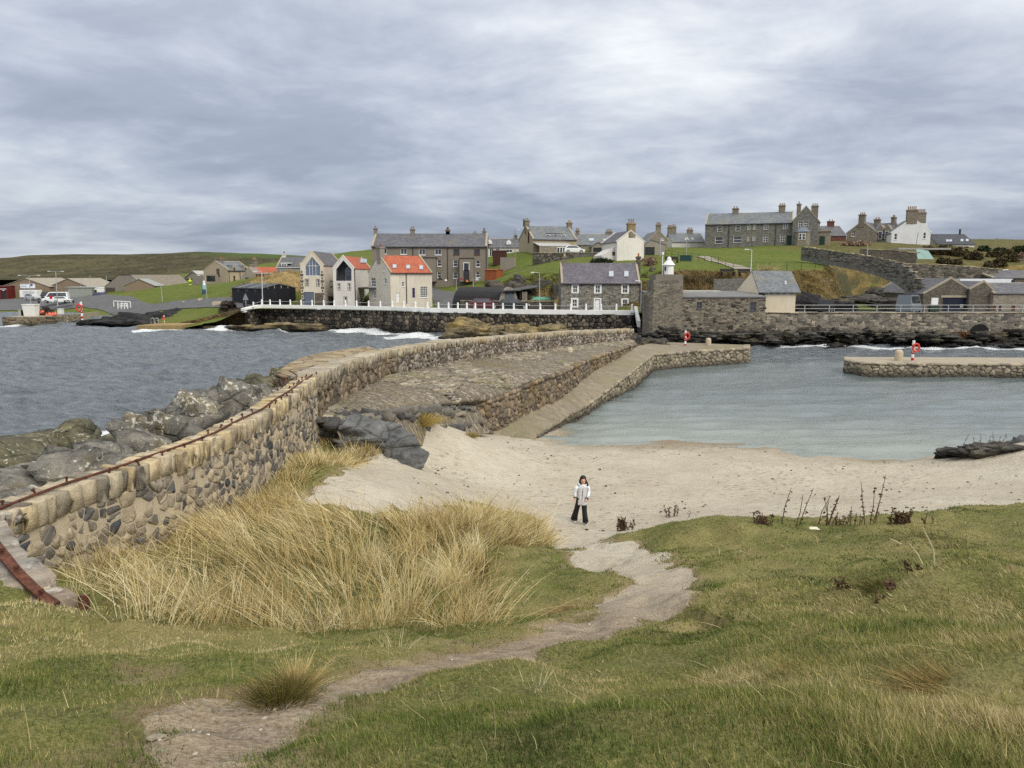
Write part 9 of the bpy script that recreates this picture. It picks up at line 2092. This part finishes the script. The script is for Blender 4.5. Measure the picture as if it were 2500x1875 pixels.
hd = MB(); hd.tube([(-.07, .06, 1.22), (-.10, .13, 1.235), (.03, .20, 1.25), (.15, .13, 1.235), (.12, .06, 1.21)], [.035, .045, .06, .045, .03], 10); hd.build('hood', COAT, co, smooth_=True)
cf = MB(); cf.tube([(-.22, .025, .845), (-.221, .015, .82)], .05, 12).tube([(.155, -.02, .815), (.14, -.035, .797)], .05, 12); cf.build('cuffs', DARK, co)
TRO = paint('black_trousers', (.012, .012, .014), .75, .3, 8)
tr = MB(); tr.tube([(-.065, .12, .80), (-.09, .14, .62), (-.13, .20, .42), (-.165, .27, .22), (-.195, .31, .05)], [.095, .088, .078, .090, .112], 14).tube([(.075, .12, .80), (.08, .10, .62), (.085, .06, .42), (.10, .03, .22), (.12, .01, .04)], [.095, .088, .076, .080, .095], 14); tr.build('trousers', TRO, girl, smooth_=True)
for (sx_, sy_, rz_) in ((-.195, .24, .15), (.125, -.07, -.1)):
    so = MB(); rings(so, [(0, 0, 0, .045, .12), (0, 0, .03, .048, .125), (0, .0, .032, .042, .115)], 14); shoe = so.build('shoe', WHITE, girl, loc=(sx_, sy_, .0)); shoe.rotation_euler = (0, 0, rz_)
    up = MB(); rings(up, [(0, 0, .03, .042, .115), (0, .01, .055, .040, .10), (0, .04, .085, .036, .065)], 14); up.build('upper', DARK, shoe, smooth_=True)
HAIR = paint('black_hair', (.008, .006, .006), .5, .3, 20)
P, F = ICO[4]; Ph = P*np.array([.098, .108, .118]) + np.array([.035, .098, 1.392]); k = (P[:, 1] < -.55) & (P[:, 2] < .30); Ph[k] += np.array([0, .11, .0]); 
low_ = P[:, 2] < -.35; Ph[low_, 2] -= .05; Ph = Ph + (.006*fbm(P[:, 0]*9, P[:, 1]*9, P[:, 2]*3, oct=2, s=3))[:, None]
link('hair', np_mesh('hair', Ph, F, True), HAIR, girl)
hs = MB()
for q in range(16): a = q/15; hs.tube([(.08 + .04*a, .10 + .04*math.sin(q), 1.42 - .06*a), (.13 + .02*a, .10 + .03*math.sin(q*2), 1.32 - .04*a), (.165 + .02*math.sin(q), .11, 1.22), (.19 + .035*math.sin(q*1.7), .11 + .02*math.cos(q), 1.12 - .05*a)], [.03, .032, .026, .006], 6)
for q in range(8): a = q/7; hs.tube([(-.03, .10, 1.43), (-.062, .08 + .05*a, 1.34), (-.066 + .01*math.sin(q), .08 + .05*a, 1.255)], [.025, .022, .008], 6)
hs.build('hair_strands', HAIR, girl, smooth_=True)
for ex in (.005, .065): MB().lathe([(0, -.011), (.010, -.005), (.010, .005), (0, .011)], (ex, -.008, 1.365), 8).build('eye', DARK, girl)
MB().tube([(.035, -.005, 1.36), (.035, -.022, 1.335), (.035, -.012, 1.325)], [.008, .013, .008], 6).build('nose', SKIN, girl, smooth_=True)
MB().tube([(.012, -.004, 1.295), (.035, -.012, 1.292), (.058, -.004, 1.295)], [.004, .007, .004], 6).build('mouth', paint('lips', srgb(176,92,88), .5), girl)

# far walker in high-visibility clothing
P_ = AT(*ZB(1732, 628), 176); wk = empty('person', (P_.x, 176, gz(P_.x, 176)), R(20), label='distant person in yellow high-visibility clothing on the left green', cat='person')
HV = paint('hi_vis', srgb(206,226,70), .6, .1); NAVY = paint('navy_cloth', (.02, .024, .04), .8)
J2 = [((0, 0, .92), .13), ((0, 0, 1.2), .15), ((0, 0, 1.42), .13), ((0, 0, 1.53), .06), ((0, -.02, 1.66), .10), ((0, -.02, 1.74), .07), ((-.2, 0, 1.40), .065), ((-.3, -.05, 1.15), .05), ((-.16, -.22, 1.12), .04), ((-.08, -.26, 1.14), .035), ((.2, 0, 1.40), .065), ((.3, -.05, 1.15), .05), ((.16, -.22, 1.12), .04), ((.08, -.26, 1.14), .035), ((-.1, 0, .88), .10), ((-.13, -.08, .48), .075), ((-.14, .05, .09), .05), ((-.15, -.1, .04), .045), ((.1, 0, .88), .10), ((.14, .06, .48), .075), ((.16, .15, .09), .05), ((.16, .02, .04), .045)]
B2 = [(0, 1), (1, 2), (2, 3), (3, 4), (4, 5), (2, 6), (6, 7), (7, 8), (8, 9), (2, 10), (10, 11), (11, 12), (12, 13), (0, 14), (14, 15), (15, 16), (16, 17), (0, 18), (18, 19), (19, 20), (20, 21)]
skin_figure('body', J2, B2, wk, SKIN, 1)
jk = MB(); rings(jk, [(0, 0, .84, .19, .15), (0, 0, 1.05, .18, .14), (0, 0, 1.3, .21, .15), (0, 0, 1.45, .19, .12), (0, 0, 1.52, .09, .08)], 12); jk.tube([(-.2, 0, 1.41), (-.31, -.05, 1.15), (-.17, -.2, 1.12)], [.085, .075, .065], 8).tube([(.2, 0, 1.41), (.31, -.05, 1.15), (.17, -.2, 1.12)], [.085, .075, .065], 8); jk.build('jacket', HV, wk, smooth_=True)
MB().tube([(-.1, 0, .9), (-.13, -.07, .55)], [.12, .10], 8).tube([(.1, 0, .9), (.14, .05, .55)], [.12, .10], 8).build('trousers', NAVY, wk, smooth_=True); MB().tube([(-.13, -.07, .56), (-.14, .03, .06)], [.105, .09], 8).tube([(.14, .05, .56), (.16, .13, .06)], [.105, .09], 8).build('trouser_legs', HV, wk, smooth_=True)
P, F = ICO[3]; link('hood', np_mesh('hood', P*np.array([.13, .13, .14]) + np.array([0, .02, 1.70]), F, True), HV, wk)
